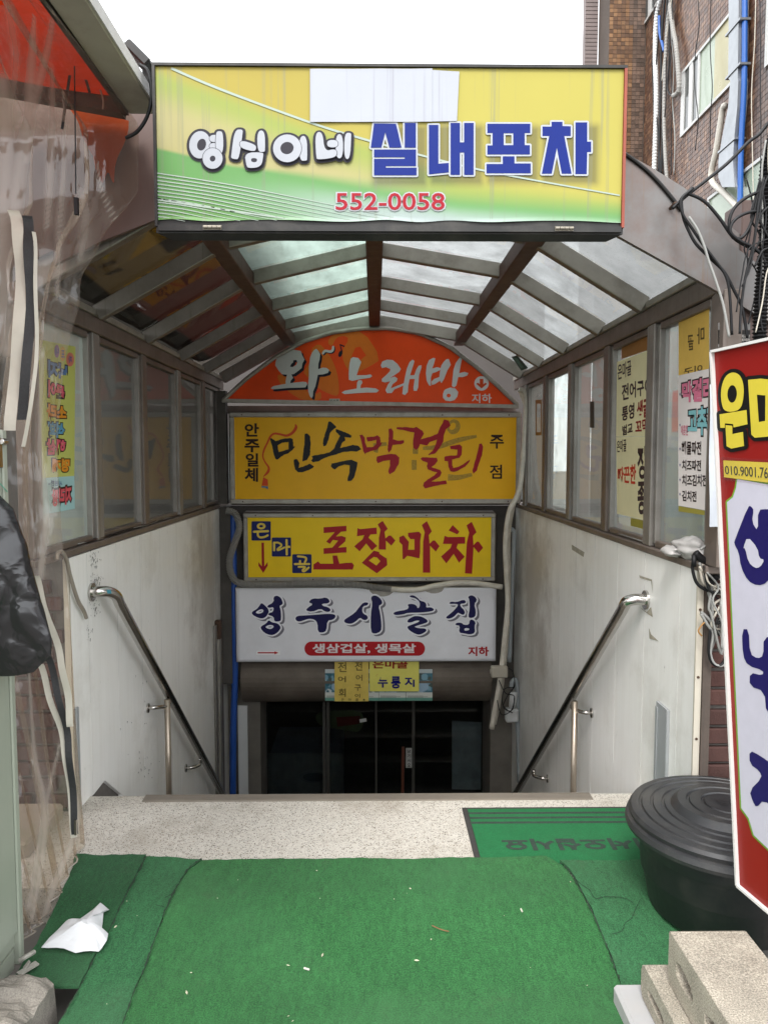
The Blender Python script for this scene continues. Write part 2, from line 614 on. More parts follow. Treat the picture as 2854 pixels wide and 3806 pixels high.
def panel_mat():
    m, t, P, N, L = nodes('white_wall_panel')
    tc = N('ShaderNodeTexCoord'); vec = tc.outputs['Object']
    c = mix(N, L, ramp(N, L, add_noise(N, L, vec, 2.2, 5), .3, .75), (.90, .895, .865), (.83, .815, .775))
    mp = N('ShaderNodeMapping'); mp.inputs['Scale'].default_value = (14, 14, .55); L(vec, mp.inputs[0])
    f = ramp(N, L, add_noise(N, L, mp.outputs[0], 1.8, 5, .65), .42, .75)
    k = N('ShaderNodeMath'); k.operation = 'MULTIPLY'; k.inputs[1].default_value = .16; L(f, k.inputs[0])
    c = mix(N, L, k.outputs[0], c, (.46, .43, .37))
    # grime patches and a few scratches with bare backing
    f = ramp(N, L, add_noise(N, L, vec, 1.7, 7, .7), .54, .78)
    k = N('ShaderNodeMath'); k.operation = 'MULTIPLY'; k.inputs[1].default_value = .4; L(f, k.inputs[0])
    c = mix(N, L, k.outputs[0], c, (.30, .26, .20))
    mp = N('ShaderNodeMapping'); mp.inputs['Scale'].default_value = (60, 60, 16); L(vec, mp.inputs[0])
    f1 = ramp(N, L, add_noise(N, L, mp.outputs[0], 1.0, 3, .6), .70, .74)
    f2 = ramp(N, L, add_noise(N, L, vec, 3.0, 3), .5, .62)
    k = N('ShaderNodeMath'); k.operation = 'MULTIPLY'; L(f1, k.inputs[0]); L(f2, k.inputs[1])
    c = mix(N, L, k.outputs[0], c, (.09, .08, .065))
    # a big soot stain with ragged edges at the far end
    mp = N('ShaderNodeMapping'); mp.vector_type = 'POINT'; mp.inputs['Location'].default_value = (0, -1.05, -2.15); mp.inputs['Scale'].default_value = (0, 1.0, .85)
    L(vec, mp.inputs[0])
    ln = N('ShaderNodeVectorMath'); ln.operation = 'LENGTH'; L(mp.outputs[0], ln.inputs[0])
    nz = add_noise(N, L, vec, 3.2, 6, .65)
    sb = N('ShaderNodeMath'); sb.operation = 'MULTIPLY_ADD'; sb.inputs[1].default_value = 1.9; L(nz, sb.inputs[0])
    ng = N('ShaderNodeMath'); ng.operation = 'MULTIPLY'; ng.inputs[1].default_value = -1.0; L(ln.outputs['Value'], ng.inputs[0]); L(ng.outputs[0], sb.inputs[2])
    f = ramp(N, L, sb.outputs[0], .15, .75)
    k = N('ShaderNodeMath'); k.operation = 'MULTIPLY'; k.inputs[1].default_value = .6; L(f, k.inputs[0])
    c = mix(N, L, k.outputs[0], c, (.27, .225, .165))
    L(c, P.inputs['Base Color'])
    P.inputs['Roughness'].default_value = .42
    b = N('ShaderNodeBump'); b.inputs['Strength'].default_value = .12; b.inputs['Distance'].default_value = .01
    L(add_noise(N, L, vec, 2.5, 3), b.inputs['Height']); L(b.outputs[0], P.inputs['Normal'])
    return m
m_panel = panel_mat()
ALB[0] = 1.0
m_alu = M('weathered_aluminium', (.25, .235, .215), .48, .45, var=.22, scale=7, dirt=.55, dirtcol=(.10, .075, .055), streak=.3)
m_alu_l = M('pale_aluminium', (.33, .31, .27), .5, .35, var=.2, scale=9, dirt=.65, dscale=6, dirtcol=(.13, .11, .085))
m_alu_b = M('brown_aluminium', (.17, .14, .12), .48, .4, var=.22, scale=7, dirt=.5, dirtcol=(.08, .05, .035), streak=.3)
m_rust = M('rust_red_steel', (.085, .042, .030), .6, .2, var=.3, scale=8, dirt=.6, dirtcol=(.05, .03, .02))
ALB[0] = .76
m_fascia = M('brown_sheet_metal', (.20, .19, .183), .42, .5, var=.2, scale=3, dirt=.7, dscale=2.6, dlo=.46, dhi=.66, dirtcol=(.125, .072, .055), streak=.45, streakcol=(.15, .085, .04), bump=.15, bscale=4)
m_fascia2 = M('pink_brown_sheet_metal', (.135, .090, .078), .55, .3, var=.2, scale=3, dirt=.45, dscale=2.2, dirtcol=(.10, .06, .05), streak=.2)
ALB[0] = 1.0
m_steel = M('stainless_steel', (.56, .54, .51), .2, 1.0, var=.15, scale=10, dirt=.25, dirtcol=(.18, .13, .09), dscale=8)
ALB[0] = .76
m_brick = M('red_brick', (.088, .036, .028), .85, var=.25, scale=22, rand=.3, dirt=.45, dscale=9, dirtcol=(.05, .03, .025), bump=.6, bscale=90)
m_mortar = M('mortar', (.17, .155, .14), .95, var=.25, scale=20, dirt=.5, bump=.5)
m_black = M('black_rubber', (.012, .012, .013), .55, var=.2, scale=12)
m_wood = M('dark_wood_trim', (.10, .075, .06), .8, var=.25, scale=12, streak=.4, bump=.4)
m_black_metal = M('black_sign_metal', (.022, .021, .02), .45, .3, var=.3, scale=10, dirt=.35, dirtcol=(.11, .10, .085), dscale=7)
m_whiteplastic = M('white_plastic', (.78, .79, .78), .4, var=.05)
m_cable = M('black_cable', (.009, .009, .010), .5, var=.1, spec=.3)
m_cable_g = M('grey_cable', (.33, .33, .31), .55, var=.15, dirt=.3)
m_cable_w = M('ivory_cable', (.60, .55, .46), .5, var=.15, dirt=.3)

ALB[0] = .85
XL, XR = -1.26, 1.17
# ------------------------------------------------------------------ ground, landing, stairs
def ground_quads():
    x = [-70, -1.62, 1.52, 70]; y = [-50, 2.72, 10.6, 90]
    V = [(a, b, -.13) for b in y for a in x]
    Fc = [(j * 4 + i, j * 4 + i + 1, (j + 1) * 4 + i + 1, (j + 1) * 4 + i) for j in range(3) for i in range(3) if not (i == 1 and j == 1)]
    return V, Fc
g = part_ground = solo('ground', None, None, ground_quads(), m_street, kind='structure')
g['kind'] = 'structure'
land = solo('landing', None, None, box(XL - .35, XR + .34, 2.60, 3.33, -.16, 0), m_terrazzo, kind='structure')
nos_m = M('ribbed_brass_nosing', (.34, .30, .25), .5, .5, var=.2, dirt=.5)
nose = part('nosing_strip', land, join(*[box(onZ(0, 545, 2957).x, onZ(0, 2195, 2960).x, 3.272 + k * .0125, 3.280 + k * .0125, 0.001, .006) for k in range(5)],
        box(onZ(0, 545, 2957).x, onZ(0, 2195, 2960).x, 3.268, 3.336, -.012, .0025)), nos_m)
m_stair = M('worn_stair_terrazzo', (.30, .27, .23), .7, var=.2, scale=8, dirt=.5, bump=.2)
st = thing('staircase', None, None, (0, 3.33, -2.0)); st['kind'] = 'structure'
for i in range(9):
    part('step', st, box(XL, XR, 3.33 + .25 * i, 3.33 + .25 * (i + 1) + (.03 if i < 8 else 0), -2.2, -.2 * (i + 1)), m_stair)
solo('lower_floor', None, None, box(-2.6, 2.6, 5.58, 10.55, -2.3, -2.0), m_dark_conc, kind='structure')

# ------------------------------------------------------------------ stair walls with panel and brick ends
def bricks(parent, x0, x1, yf, z0, z1, seed):
    r = random.Random(seed)
    h, l, gp = .057, .19, .0135
    meshes = [mesh('brick', *box(-l / 2 + d, l / 2 - d, 0, .085, 0, h), m_brick, bevel=.004) for d in (0, .002, .004)]
    row = 0
    z = z0
    while z + h < z1:
        x = x0 - (0 if row % 2 == 0 else l / 2)
        while x < x1:
            a, b = max(x, x0), min(x + l, x1)
            if b - a > .03:
                o = bpy.data.objects.new('brick', meshes[r.randrange(3)])
                COL.objects.link(o)
                o.parent = parent
                w = Vector(((a + b) / 2, yf + r.uniform(-.004, .004), z + r.uniform(-.002, .002)))
                o.location = w - ORG[parent]
                o.scale = ((b - a) / l, 1, 1)
                o.rotation_euler = (0, r.uniform(-.008, .008), 0)
            x += l + gp
        z += h + gp
        row += 1

wl = thing('stair_wall', 'white panelled stair wall with scratched grimy surface, left of the steps', 'wall', (XL - .2, 4.8, -2.0), 'stairwell side walls')
wr = thing('stair_wall', 'white panelled stair wall behind the black tub, right of the steps', 'wall', (XR + .2, 4.6, -2.0), 'stairwell side walls')
part('core', wl, box(XL - .36, XL - .022, 3.19, 6.6, -2.25, 1.088), m_mortar)
part('core', wl, box(XL - .60, XL - .03, 3.20, 3.6, -.16, 1.06), m_mortar)
bricks(wl, XL - .58, XL - .035, 3.19 - .085 + .06, -.12, 1.06, 3)
part('core', wr, box(XR + .022, XR + .36, 2.785, 6.6, -2.25, 1.088), m_mortar)
part('core', wr, box(XR + .03, XR + .62, 2.80, 3.2, -.16, 1.06), m_mortar)
bricks(wr, XR + .055, XR + .60, 2.79 - .085 + .06, -.12, 1.09, 4)
PXL = Plane((XL, 0, 0), (1, 0, 0))
PXR = Plane((XR, 0, 0), (-1, 0, 0))
def yz(x, pts): return [Vector((x, a, b)) for a, b in pts]
n1, n2, n3 = [PXL.at(*p) for p in ((352, 2950), (391, 2900), (456, 2954))]
left_panel = yz(XL, [(3.165, 1.085), (6.56, 1.085), (6.56, -2.2), (4.0, -2.2), (3.62, -.35), (n3.y, n3.z - .0), (n2.y, n2.z), (n1.y, n1.z), (3.19, 0.005)])
part('panel', wl, slab(left_panel, (1, 0, 0), .02), m_panel)
r1, r2, r3 = [PXR.at(*p) for p in ((2370, 2952), (2384, 2925), (2352, 2952))]
right_panel = yz(XR, [(2.755, 1.09), (6.56, 1.09), (6.56, -2.2), (4.0, -2.2), (3.6, -.35), (r3.y, r3.z), (r2.y, r2.z), (r1.y - .05, r1.z), (2.755, 0.003)])
part('panel', wr, slab(right_panel, (-1, 0, 0), .02), m_panel)
# panel edge trims
m_edge = M('cream_edge_trim', (.62, .57, .47), .6, var=.1, dirt=.3)
part('edge_trim', wr, box(XR - .003, XR + .02, 2.742, 2.753, 0.0, 1.09), m_edge)
part('wooden_jamb', wr, box(XR + .022, XR + .052, 2.735, 2.78, 0.0, 1.09), m_wood)
part('edge_trim', wl, box(XL - .02, XL + .003, 3.152, 3.163, 0.0, 1.085), m_edge)
# screw heads on the jamb edge, channel and peeled patches on the right panel
m_joint = M('panel_joint', (.70, .69, .66), .8, var=.2)
for j in range(9):
    yj = 3.36 + .38 * j
    part('joint', wl, box(XL + .0004, XL + .0012, yj, yj + .0016, -1.9 if yj > 4 else .004 if yj < 3.75 else -.5, 1.08), m_joint)
    part('joint', wr, box(XR - .0012, XR - .0004, yj - .45, yj - .4484, -1.9 if yj > 4.4 else .004 if yj < 4.2 else -.5, 1.085), m_joint)
m_rustdot = M('rusty_screw', (.07, .035, .02), .8, var=.1)
for zz in (.95, .70, .47, .22):
    part('screw', wr, tube([(XR + .008, 2.7418, zz), (XR + .008, 2.739, zz)], .005, 8, sub=0), m_rustdot)
chm = M('grey_channel', (.44, .46, .47), .45, .2, var=.1, dirt=.2)
cA, cB = PXR.at(2447, 2655), PXR.at(2489, 2640)
part('channel', wr, join(box(XR - .012, XR - .0005, cB.y, cA.y, 0.003, cB.z), box(XR - .016, XR - .0125, cA.y - .022, cA.y, 0.003, cB.z - .02), box(XR - .014, XR - .0125, cB.y, cB.y + .006, 0.003, cB.z)), chm, bevel=.002)
cA2, cB2 = PXL.at(263, 2650), PXL.at(277, 2660)
part('channel', wl, box(XL + .001, XL + .012, 3.17, 3.20, 0.004, .45), chm, bevel=.002)
m_glue = M('old_glue_patch', (.44, .40, .31), .8, var=.3, scale=40, dirt=.5, dscale=30)
c4 = crop(1800, 1900, .6353)
for poly in ([(510, 195), (585, 240), (580, 268), (512, 225)], [(905, 375), (980, 400), (985, 480), (975, 410), (910, 390)], [(962, 680), (975, 720), (1020, 762), (965, 745)], [(975, 560), (985, 620), (960, 605), (905, 560), (950, 590)]):
    part('peeled_patch', wr, tess([poly], PXR, .0015, c4), m_glue)
m_crack = M('dark_scratch', (.05, .045, .04), .9, var=.2)
cL = crop(0, 2000, .5425)
sc = []
r_ = random.Random(5)
for cx, cy, sx, sy, n in ((640, 150, 40, 45, 46), (660, 290, 35, 45, 50), (655, 470, 30, 60, 34), (610, 640, 20, 60, 16), (960, 1560, 110, 90, 16), (1000, 1000, 150, 400, 16)):
    for _ in range(n):
        x, y = r_.gauss(cx, sx * .5), r_.gauss(cy, sy * .6)
        h_ = r_.uniform(4, 22)
        sc.append([(x, y), (x + r_.uniform(2, 5), y + 1), (x + r_.uniform(0, 4), y + h_)])
part('scratches', wl, tess(sc, PXL, .0012, cL), m_crack, kind='stuff')

# ------------------------------------------------------------------ canopy over the stairs
can = thing('entrance_canopy', 'arched aluminium and glass canopy over the basement stairs', 'canopy', (0, 4.4, 1.09))
YLp = [2.85, 3.51, 4.24, 5.00, 5.72, 6.36]
YRp = [2.68, 3.31, 3.94, 4.67, 5.36, 6.04]
for side, X, Ys in ((-1, XL, YLp), (1, XR, YRp)):
    s = side
    for i, y in enumerate(Ys):
        x0, x1 = sorted((X, X + s * .055))
        y = y - (.06 if s > 0 else 0)
        part('post', can, box(x0, x1, y, y + .085, 1.121, 2.06), m_alu_b if i % 2 == 0 else m_alu, bevel=.004)
        x0, x1 = sorted((X + s * .012, X + s * .055))
        if i < 5:
            part('window_stile', can, box(x0, x1, y + .0855, y + .12, 1.135, 2.05), m_alu, bevel=.003)
            part('window_stile', can, box(x0, x1, Ys[i + 1] - .032 - (.06 if s > 0 else 0), Ys[i + 1] - .001 - (.06 if s > 0 else 0), 1.135, 2.05), m_alu, bevel=.003)
            part('window_rail', can, box(x0, x1, y + .121, Ys[i + 1] - .033 - (.06 if s > 0 else 0), 1.122, 1.15), m_alu_b, bevel=.003)
            part('window_rail', can, box(x0, x1, y + .121, Ys[i + 1] - .033 - (.06 if s > 0 else 0), 2.03, 2.058), m_alu_b, bevel=.003)
    x0, x1 = sorted((X - s * .01, X + s * .14))
    part('sill', can, box(x0, x1, Ys[0] - .02, 6.56, 1.091, 1.12), m_alu_b, bevel=.004)
    x0, x1 = sorted((X - s * .002, X + s * .06))
    part('header', can, box(x0, x1, Ys[0] - .01, 6.5, 2.061, 2.135), m_alu_b, bevel=.004)
    x0, x1 = sorted((X - s * .012, X + s * .01))
    part('eave_rail', can, box(x0, x1, Ys[0] - .01, 6.5, 2.136, 2.165), m_alu_l, bevel=.003)

g_side_l0 = glassy('pale_green_film_glass', (.55, .62, .56), (.62, .70, .63), .62, .10)
g_side_l = glassy('smoky_dirty_glass', (.55, .55, .52), (.46, .46, .43), .55, .2)
g_side_r = glassy('dusty_clear_glass', (.72, .78, .75), (.64, .66, .64), .50, .15)
for i in range(5):
    glass('window_pane', can, box(XL - .036, XL - .031, YLp[i] + .1, YLp[i + 1] - .02, 1.14, 2.04), g_side_l0 if i == 0 else g_side_l, (-1, 0, 0))
    glass('window_pane', can, box(XR + .031, XR + .036, YRp[i] + .04, YRp[i + 1] - .08, 1.14, 2.04), g_side_r, (1, 0, 0))

PROF = [(-1.275, 2.135), (-.68, 2.452), (0.0, 2.59), (.68, 2.455), (1.185, 2.135)]
def ry(i, x): return lerp(YLp[i], YRp[i], (x - XL) / (XR - XL)) + .04
for i in range(6):
    for k in range(4):
        (xa, za), (xb, zb) = PROF[k], PROF[k + 1]
        up = Vector((-(zb - za), 0, xb - xa)).normalized()
        p, q = Vector((xa, ry(i, xa), za)), Vector((xb, ry(i, xb), zb))
        dd = (q - p).normalized()
        two_tone(part('rafter', can, bar(p + dd * .03, q - dd * .03, .05, .07 if 0 < i < 5 else .09, up), m_alu_l if k in (1, 2, 3) else m_alu, bevel=.004), m_alu_b, -up)
for k in (1, 2, 3):
    x, z = PROF[k]
    part('purlin', can, bar((x, ry(0, x) - .02, z - .012), (x, 6.3, z - .012), .085 if k == 2 else .08, .085), m_rust, bevel=.005)
g_roof = [glassy('clear_dark_roof_glass', (.80, .78, .72), (.30, .28, .24), .10, .10),
          glassy('streaky_green_polycarbonate', (.62, .78, .70), (.36, .45, .40), .93, .06, 3.0, True, swing=.07),
          glassy('dusty_white_roof_glass', (.80, .83, .82), (.37, .38, .385), .93, .06, 7.0, speck=.5, swing=.07),
          glassy('dusty_grey_roof_glass', (.74, .77, .77), (.36, .37, .375), .92, .06, 6.0, speck=.4, swing=.08)]
for i in range(5):
    for k in range(4):
        (xa, za), (xb, zb) = PROF[k], PROF[k + 1]
        up = Vector((-(zb - za), 0, xb - xa)).normalized() * .05
        dx = .0
        A = Vector((xa, ry(i, xa), za)) + up; B = Vector((xb, ry(i, xb), zb)) + up
        C_ = Vector((xb, ry(i + 1, xb), zb)) + up; D = Vector((xa, ry(i + 1, xa), za)) + up
        glass('roof_pane', can, slab([A, B, C_, D], up, .005), g_roof[k], up.normalized())
fp = Plane((PROF[4][0], 0, PROF[4][1]), (-.535, 0, -.845))
part('sticker', can, tess([[(1900, 1326), (1922, 1320), (1962, 1368), (1936, 1378)]], fp, .0, None), ink(40, 96, 92))
part('sticker', can, tess([[(1911, 1332), (1921, 1329), (1946, 1364), (1936, 1368)]], fp, .002, None), ink(90, 150, 146))
pw_ = Plane((XR + .030, 0, 0), (-1, 0, 0))
part('sticker', can, tess([[rect(1990, 1486, 2013, 1618), rect(1994, 1500, 2009, 1606)]], pw_, .001), ink(150, 104, 40))
part('sticker', can, tess([rect(2192, 1492, 2208, 1590)], pw_, .001), ink(60, 62, 60))
# front fascia sheets
fasc = YP(2.60)
part('fascia_sheet', can, slab([fasc.at(*p) for p in [(2270, 862), (2640, 1068), (2854, 1195), (2960, 1250), (2960, 1090), (2854, 1010), (2640, 850), (2535, 775), (2420, 650), (2330, 580), (2270, 548)]], (0, -1, 0), .02), m_fascia)
part('fascia_return', can, slab([YP(2.635).at(*p) for p in [(2270, 540), (2420, 622), (2545, 700), (2650, 790), (2760, 880), (2854, 962), (2960, 1050), (2960, 1110), (2640, 870), (2440, 700)]], (0, -1, 0), .02), m_fascia)
part('fascia_trim', can, tube([fasc.at(x, y, .006) for x, y in [(2320, 574), (2370, 610), (2420, 653), (2480, 720), (2530, 785)]], .006, 8), m_black_metal)
part('fascia_sheet', can, slab([YP(2.80).at(*p) for p in [(620, 800), (620, 470), (470, 570), (330, 700), (200, 850), (200, 985), (370, 900)]], (0, -1, 0), .02), m_fascia2)
# front corner column, right, clad in metal
colr = part('corner_column', can, box(XR + .06, XR + .42, 2.625, 2.76, 1.10, 2.36), m_fascia2, bevel=.004)
part('corner_column', can, box(XR - .005, XR + .058, 2.59, 2.675, 1.122, 2.06), m_alu_b, bevel=.004)
colp = YP(2.625)
m_stick = M('grey_sticker', (.25, .245, .24), .7, var=.2, scale=30, dirt=.5, dscale=20)
part('sticker', colr, tess([rect(2667, 1228, 2786, 1278)], colp, .001), ink(40, 38, 36))
part('sticker', colr, tess([rect(2667, 1200, 2786, 1226), rect(2667, 1280, 2786, 1292)], colp, .001), m_stick)
part('lettering', colr, jl(text('구드읽기', (2672, 1204, 2745, 1224), colp, .002), text('M.P: 506-9 40', (2672, 1281, 2782, 1291), colp, .002)), ink(30, 28, 28))
part('lettering', colr, jl(text('상가점포 확인 전화공장', (2670, 1244, 2784, 1256), colp, .002), text('인테리어 각 이체처리', (2670, 1258, 2784, 1269), colp, .002)), ink(190, 185, 178))
film = M('white_film_sheet', (.46, .49, .53), .35, var=.08, dirt=.15)
part('film_sheet', can, solid(grid(lambda u, v: YP(2.582).at(lerp(lerp(2636, 2634, v), 2686, u) , lerp(lerp(1430, 1412, u), 1958, v), .004 * math.sin(9 * v + 3 * u)), 6, 20), .001), film)

ALB[0] = 1.0
# ------------------------------------------------------------------ end wall under the signs, shutter drum, basement door
bw = thing('end_wall', 'sooty concrete wall behind the stacked shop signs', 'wall', (0, 6.5, -2.0))
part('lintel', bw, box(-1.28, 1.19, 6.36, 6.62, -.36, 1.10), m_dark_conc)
part('jamb', bw, box(-1.28, -.985, 6.50, 6.95, -2.0, -.365), m_concrete)
part('jamb', bw, box(.985, 1.19, 6.40, 6.95, -2.0, -.365), m_concrete)
for z0, z1 in ((1.86, 1.92),):
    part('cross_rail', bw, box(-1.25, 1.16, 6.34, 6.42, z0, z1), m_alu_b)
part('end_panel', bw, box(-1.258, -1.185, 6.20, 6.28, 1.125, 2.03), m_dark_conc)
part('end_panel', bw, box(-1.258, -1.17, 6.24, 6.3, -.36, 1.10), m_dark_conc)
m_drum = M('rusty_shutter_drum', (.15, .125, .10), .65, .3, var=.4, scale=3, dirt=.6, dscale=2.5, dirtcol=(.055, .04, .03), bump=.2)
dr = thing('shutter_drum', 'rusty round roller shutter housing above the basement door', 'shutter box', (-.06, 6.5, -.58))
dc = (6.50, -.36)
prof = [(dc[0] + .235 * math.cos(a), dc[1] + .225 * math.sin(a)) for a in [math.radians(80 + k * 10) for k in range(24)]]
Vd = [(x, y, z) for x in (-1.11, .975) for y, z in prof]
nP = len(prof)
part('housing', dr, (Vd, [(i, i + 1, nP + i + 1, nP + i) for i in range(nP - 1)] + [tuple(range(nP))[::-1], tuple(range(nP, 2 * nP))]), m_drum, smooth=False)

# dark basement room beyond the glass door
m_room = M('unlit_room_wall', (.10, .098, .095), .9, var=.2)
rm = thing('basement_room', 'dark unlit basement room behind the glass door', 'room', (0, 8.7, -2.0))
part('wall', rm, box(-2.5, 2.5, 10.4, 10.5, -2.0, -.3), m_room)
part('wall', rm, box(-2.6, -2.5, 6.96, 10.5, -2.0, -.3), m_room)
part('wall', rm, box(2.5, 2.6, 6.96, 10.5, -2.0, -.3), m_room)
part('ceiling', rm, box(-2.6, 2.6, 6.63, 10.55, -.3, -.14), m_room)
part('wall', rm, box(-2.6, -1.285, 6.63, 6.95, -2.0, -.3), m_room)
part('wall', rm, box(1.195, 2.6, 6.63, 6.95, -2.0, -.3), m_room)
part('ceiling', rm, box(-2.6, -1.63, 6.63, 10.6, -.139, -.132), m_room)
dY = 6.86
dp = YP(dY)
dm_ = M('door_aluminium', (.12, .115, .105), .45, .5, var=.2, dirt=.3)
door = thing('glass_door', 'dark glass double door with thin metal mullions at the stair foot', 'door', (0, dY, -2.0))
for a, b in ((978, 992), (1200, 1212), (1214, 1226), (1394, 1402), (1530, 1541)):
    x0, x1 = dp.at(a, 2800).x, dp.at(b, 2800).x
    part('mullion', door, box(x0, x1, dY - .03, dY + .02, -2.0, -.60), dm_, bevel=.003)
gd = glassy('dark_door_glass', (.55, .60, .60), (.10, .11, .115), .08, .2)
for a, b in ((992, 1200), (1226, 1394), (1402, 1530), (1541, 1838)):
    glass('pane', door, box(dp.at(a, 2800).x, dp.at(b, 2800).x, dY - .006, dY, -1.98, -.62), gd, (0, -1, 0))
part('transom', door, box(-.98, .98, dY - .03, dY + .02, -.598, -.56), dm_)
part('pull_label', door, tess([rect(1508, 2778, 1531, 2852)], dp, .012), ink(190, 190, 185))
part('lettering', door, jl(*[text(c, (1513, 2784 + 17 * k, 1526, 2797 + 17 * k), dp, .0135) for k, c in enumerate('당기시오')]), ink(40, 40, 42))
part('handle', door, tube([dp.at(1497, 2768, .05), dp.at(1495, 2990, .05)], .014, 8, sub=0), M('red_brown_handle', (.16, .05, .03), .5))
# things inside
gbp = YP(7.1)
solo('grey_panel', 'grey board leaning inside the door on the right', 'board', slab([gbp.at(1680, 2682), gbp.at(1838, 2690), gbp.at(1838, 2936), gbp.at(1680, 2934)], (0, -1, 0), .03), M('grey_board', (.42, .45, .48), .7))
tp = thing('wrapped_table', 'low table wrapped in clear plastic behind the left door pane', 'table', (-.55, 7.6, -2.0))
part('body', tp, box(-1.0, -.32, 7.15, 7.9, -2.0, -1.32), M('table_cloth_dark', (.16, .18, .24), .6, var=.3))
part('wrap', tp, solid(grid(lambda u, v: (lerp(-1.02, -.30, u), 7.135 + .012 * mnoise.noise((u * 14, v * 9, 2)), lerp(-2.0, -1.30, v)), 26, 22), .001), glassy('clear_wrap', (.8, .82, .82), (.85, .87, .87), .5, .4))
part('plate_print', tp, tess([ell(1165, 2888, 52, 22), ell(1168, 2888, 40, 15)][:1], YP(7.12), 0), ink(120, 125, 130))
part('plate_print', tp, tess([ell(1168, 2888, 42, 16)], YP(7.12), .002), ink(70, 76, 86))
nb = thing('hanging_notice', 'dim green rounded notice hanging inside the door glass', 'notice', dp.at(1290, 2720))
npl = YP(6.99)
part('board', nb, slab([npl.at(x, y) for x, y in chaikin([(1230, 2640), (1345, 2640), (1355, 2690), (1330, 2725), (1290, 2715), (1180, 2700), (1170, 2650)])], (0, -1, 0), .004), M('green_notice', (.10, .12, .05), .7))
part('red_block', nb, tess([[(1250, 2665), (1340, 2660), (1335, 2690), (1255, 2700)]], npl, .006), ink(120, 40, 35))
solo('notice_slip', 'small white slip stuck high on the door glass', 'slip', slab([dp.at(1336, 2672, .012), dp.at(1361, 2668, .012), dp.at(1363, 2680, .012), dp.at(1338, 2684, .012)], (0, -1, 0), .001), ink(200, 200, 196))

ALB[0] = .76
# ------------------------------------------------------------------ big light box sign over the entrance
SY = 2.45
sp = YP(SY)
ms = thing('shop_sign', 'large yellow green light box sign reading 영심이네 실내포차 552-0058 over the entrance', 'sign', (0.05, SY + .06, 2.2))
TL, TR, BR, BL = sp.at(574, 246), sp.at(2319, 243), sp.at(2307, 846), sp.at(589, 828)
fx0, fx1, fz1, fz0 = -.668, .768, 2.692, 2.226
cab_prof = [(SY + .004, fz0 - .030), (SY + .004, fz1 + .008), (SY + .14, fz1 + .008), (SY + .14, fz0 + .0), (SY + .085, fz0 - .03), (SY + .03, fz0 - .046)]
Vc = []
for x, ins in ((fx0 - .008, 0), (fx1 + .008, 0)):
    for k, (y, z) in enumerate(cab_prof):
        sx = .045 if k in (4, 5) else 0
        Vc.append((x + (sx if x < 0 else -sx), y, z))
n6 = len(cab_prof)
part('cabinet', ms, (Vc, [(i, (i + 1) % n6, n6 + (i + 1) % n6, n6 + i) for i in range(n6)] + [tuple(range(n6))[::-1], tuple(range(n6, 2 * n6))]), m_black_metal)
part('frame_bar', ms, box(fx0 - .009, fx1 + .009, SY - .008, SY + .003, fz1 + .0005, fz1 + .009), m_black_metal)
part('frame_bar', ms, box(fx0 - .009, fx0 - .0005, SY - .008, SY + .003, fz0 - .012, fz1), m_black_metal)
part('frame_bar', ms, box(fx1 + .0005, fx1 + .009, SY - .008, SY + .003, fz0 - .012, fz1), M('red_sign_edge', (.30, .05, .02), .5, var=.3, dirt=.5))
part('frame_bar', ms, box(fx0 - .0003, fx1 + .0003, SY - .008, SY + .003, fz0 - .026, fz0 - .009), m_black_metal)
m_face = M('printed_sign_face', (1, 1, 1), .38, spec=.2, var=.03, scale=4, attr='print', streak=.5, streakcol=(.17, .18, .13))
NU, NV = 420, 140
def face_fn(u, v):
    x, z = lerp(fx0, fx1, u), lerp(fz1, fz0, v)
    curl = max(0, (v - .965) / .035) ** 2 * .006 * (0.5 + .5 * math.sin(u * 23) * math.sin(u * 7))
    if v > .97: z += .004 + .006 * (.5 + .5 * math.sin(u * 31 + 1.3 * math.sin(u * 11)))
    return (x, SY + .0005 - curl, z)
face = part('face', ms, grid(face_fn, NU, NV), m_face)
BLUE_BOX = [((35, 40, 370, 420)), (450, 36, 775, 410), (862, 40, 1180, 400), (1257, 28, 1610, 403)]
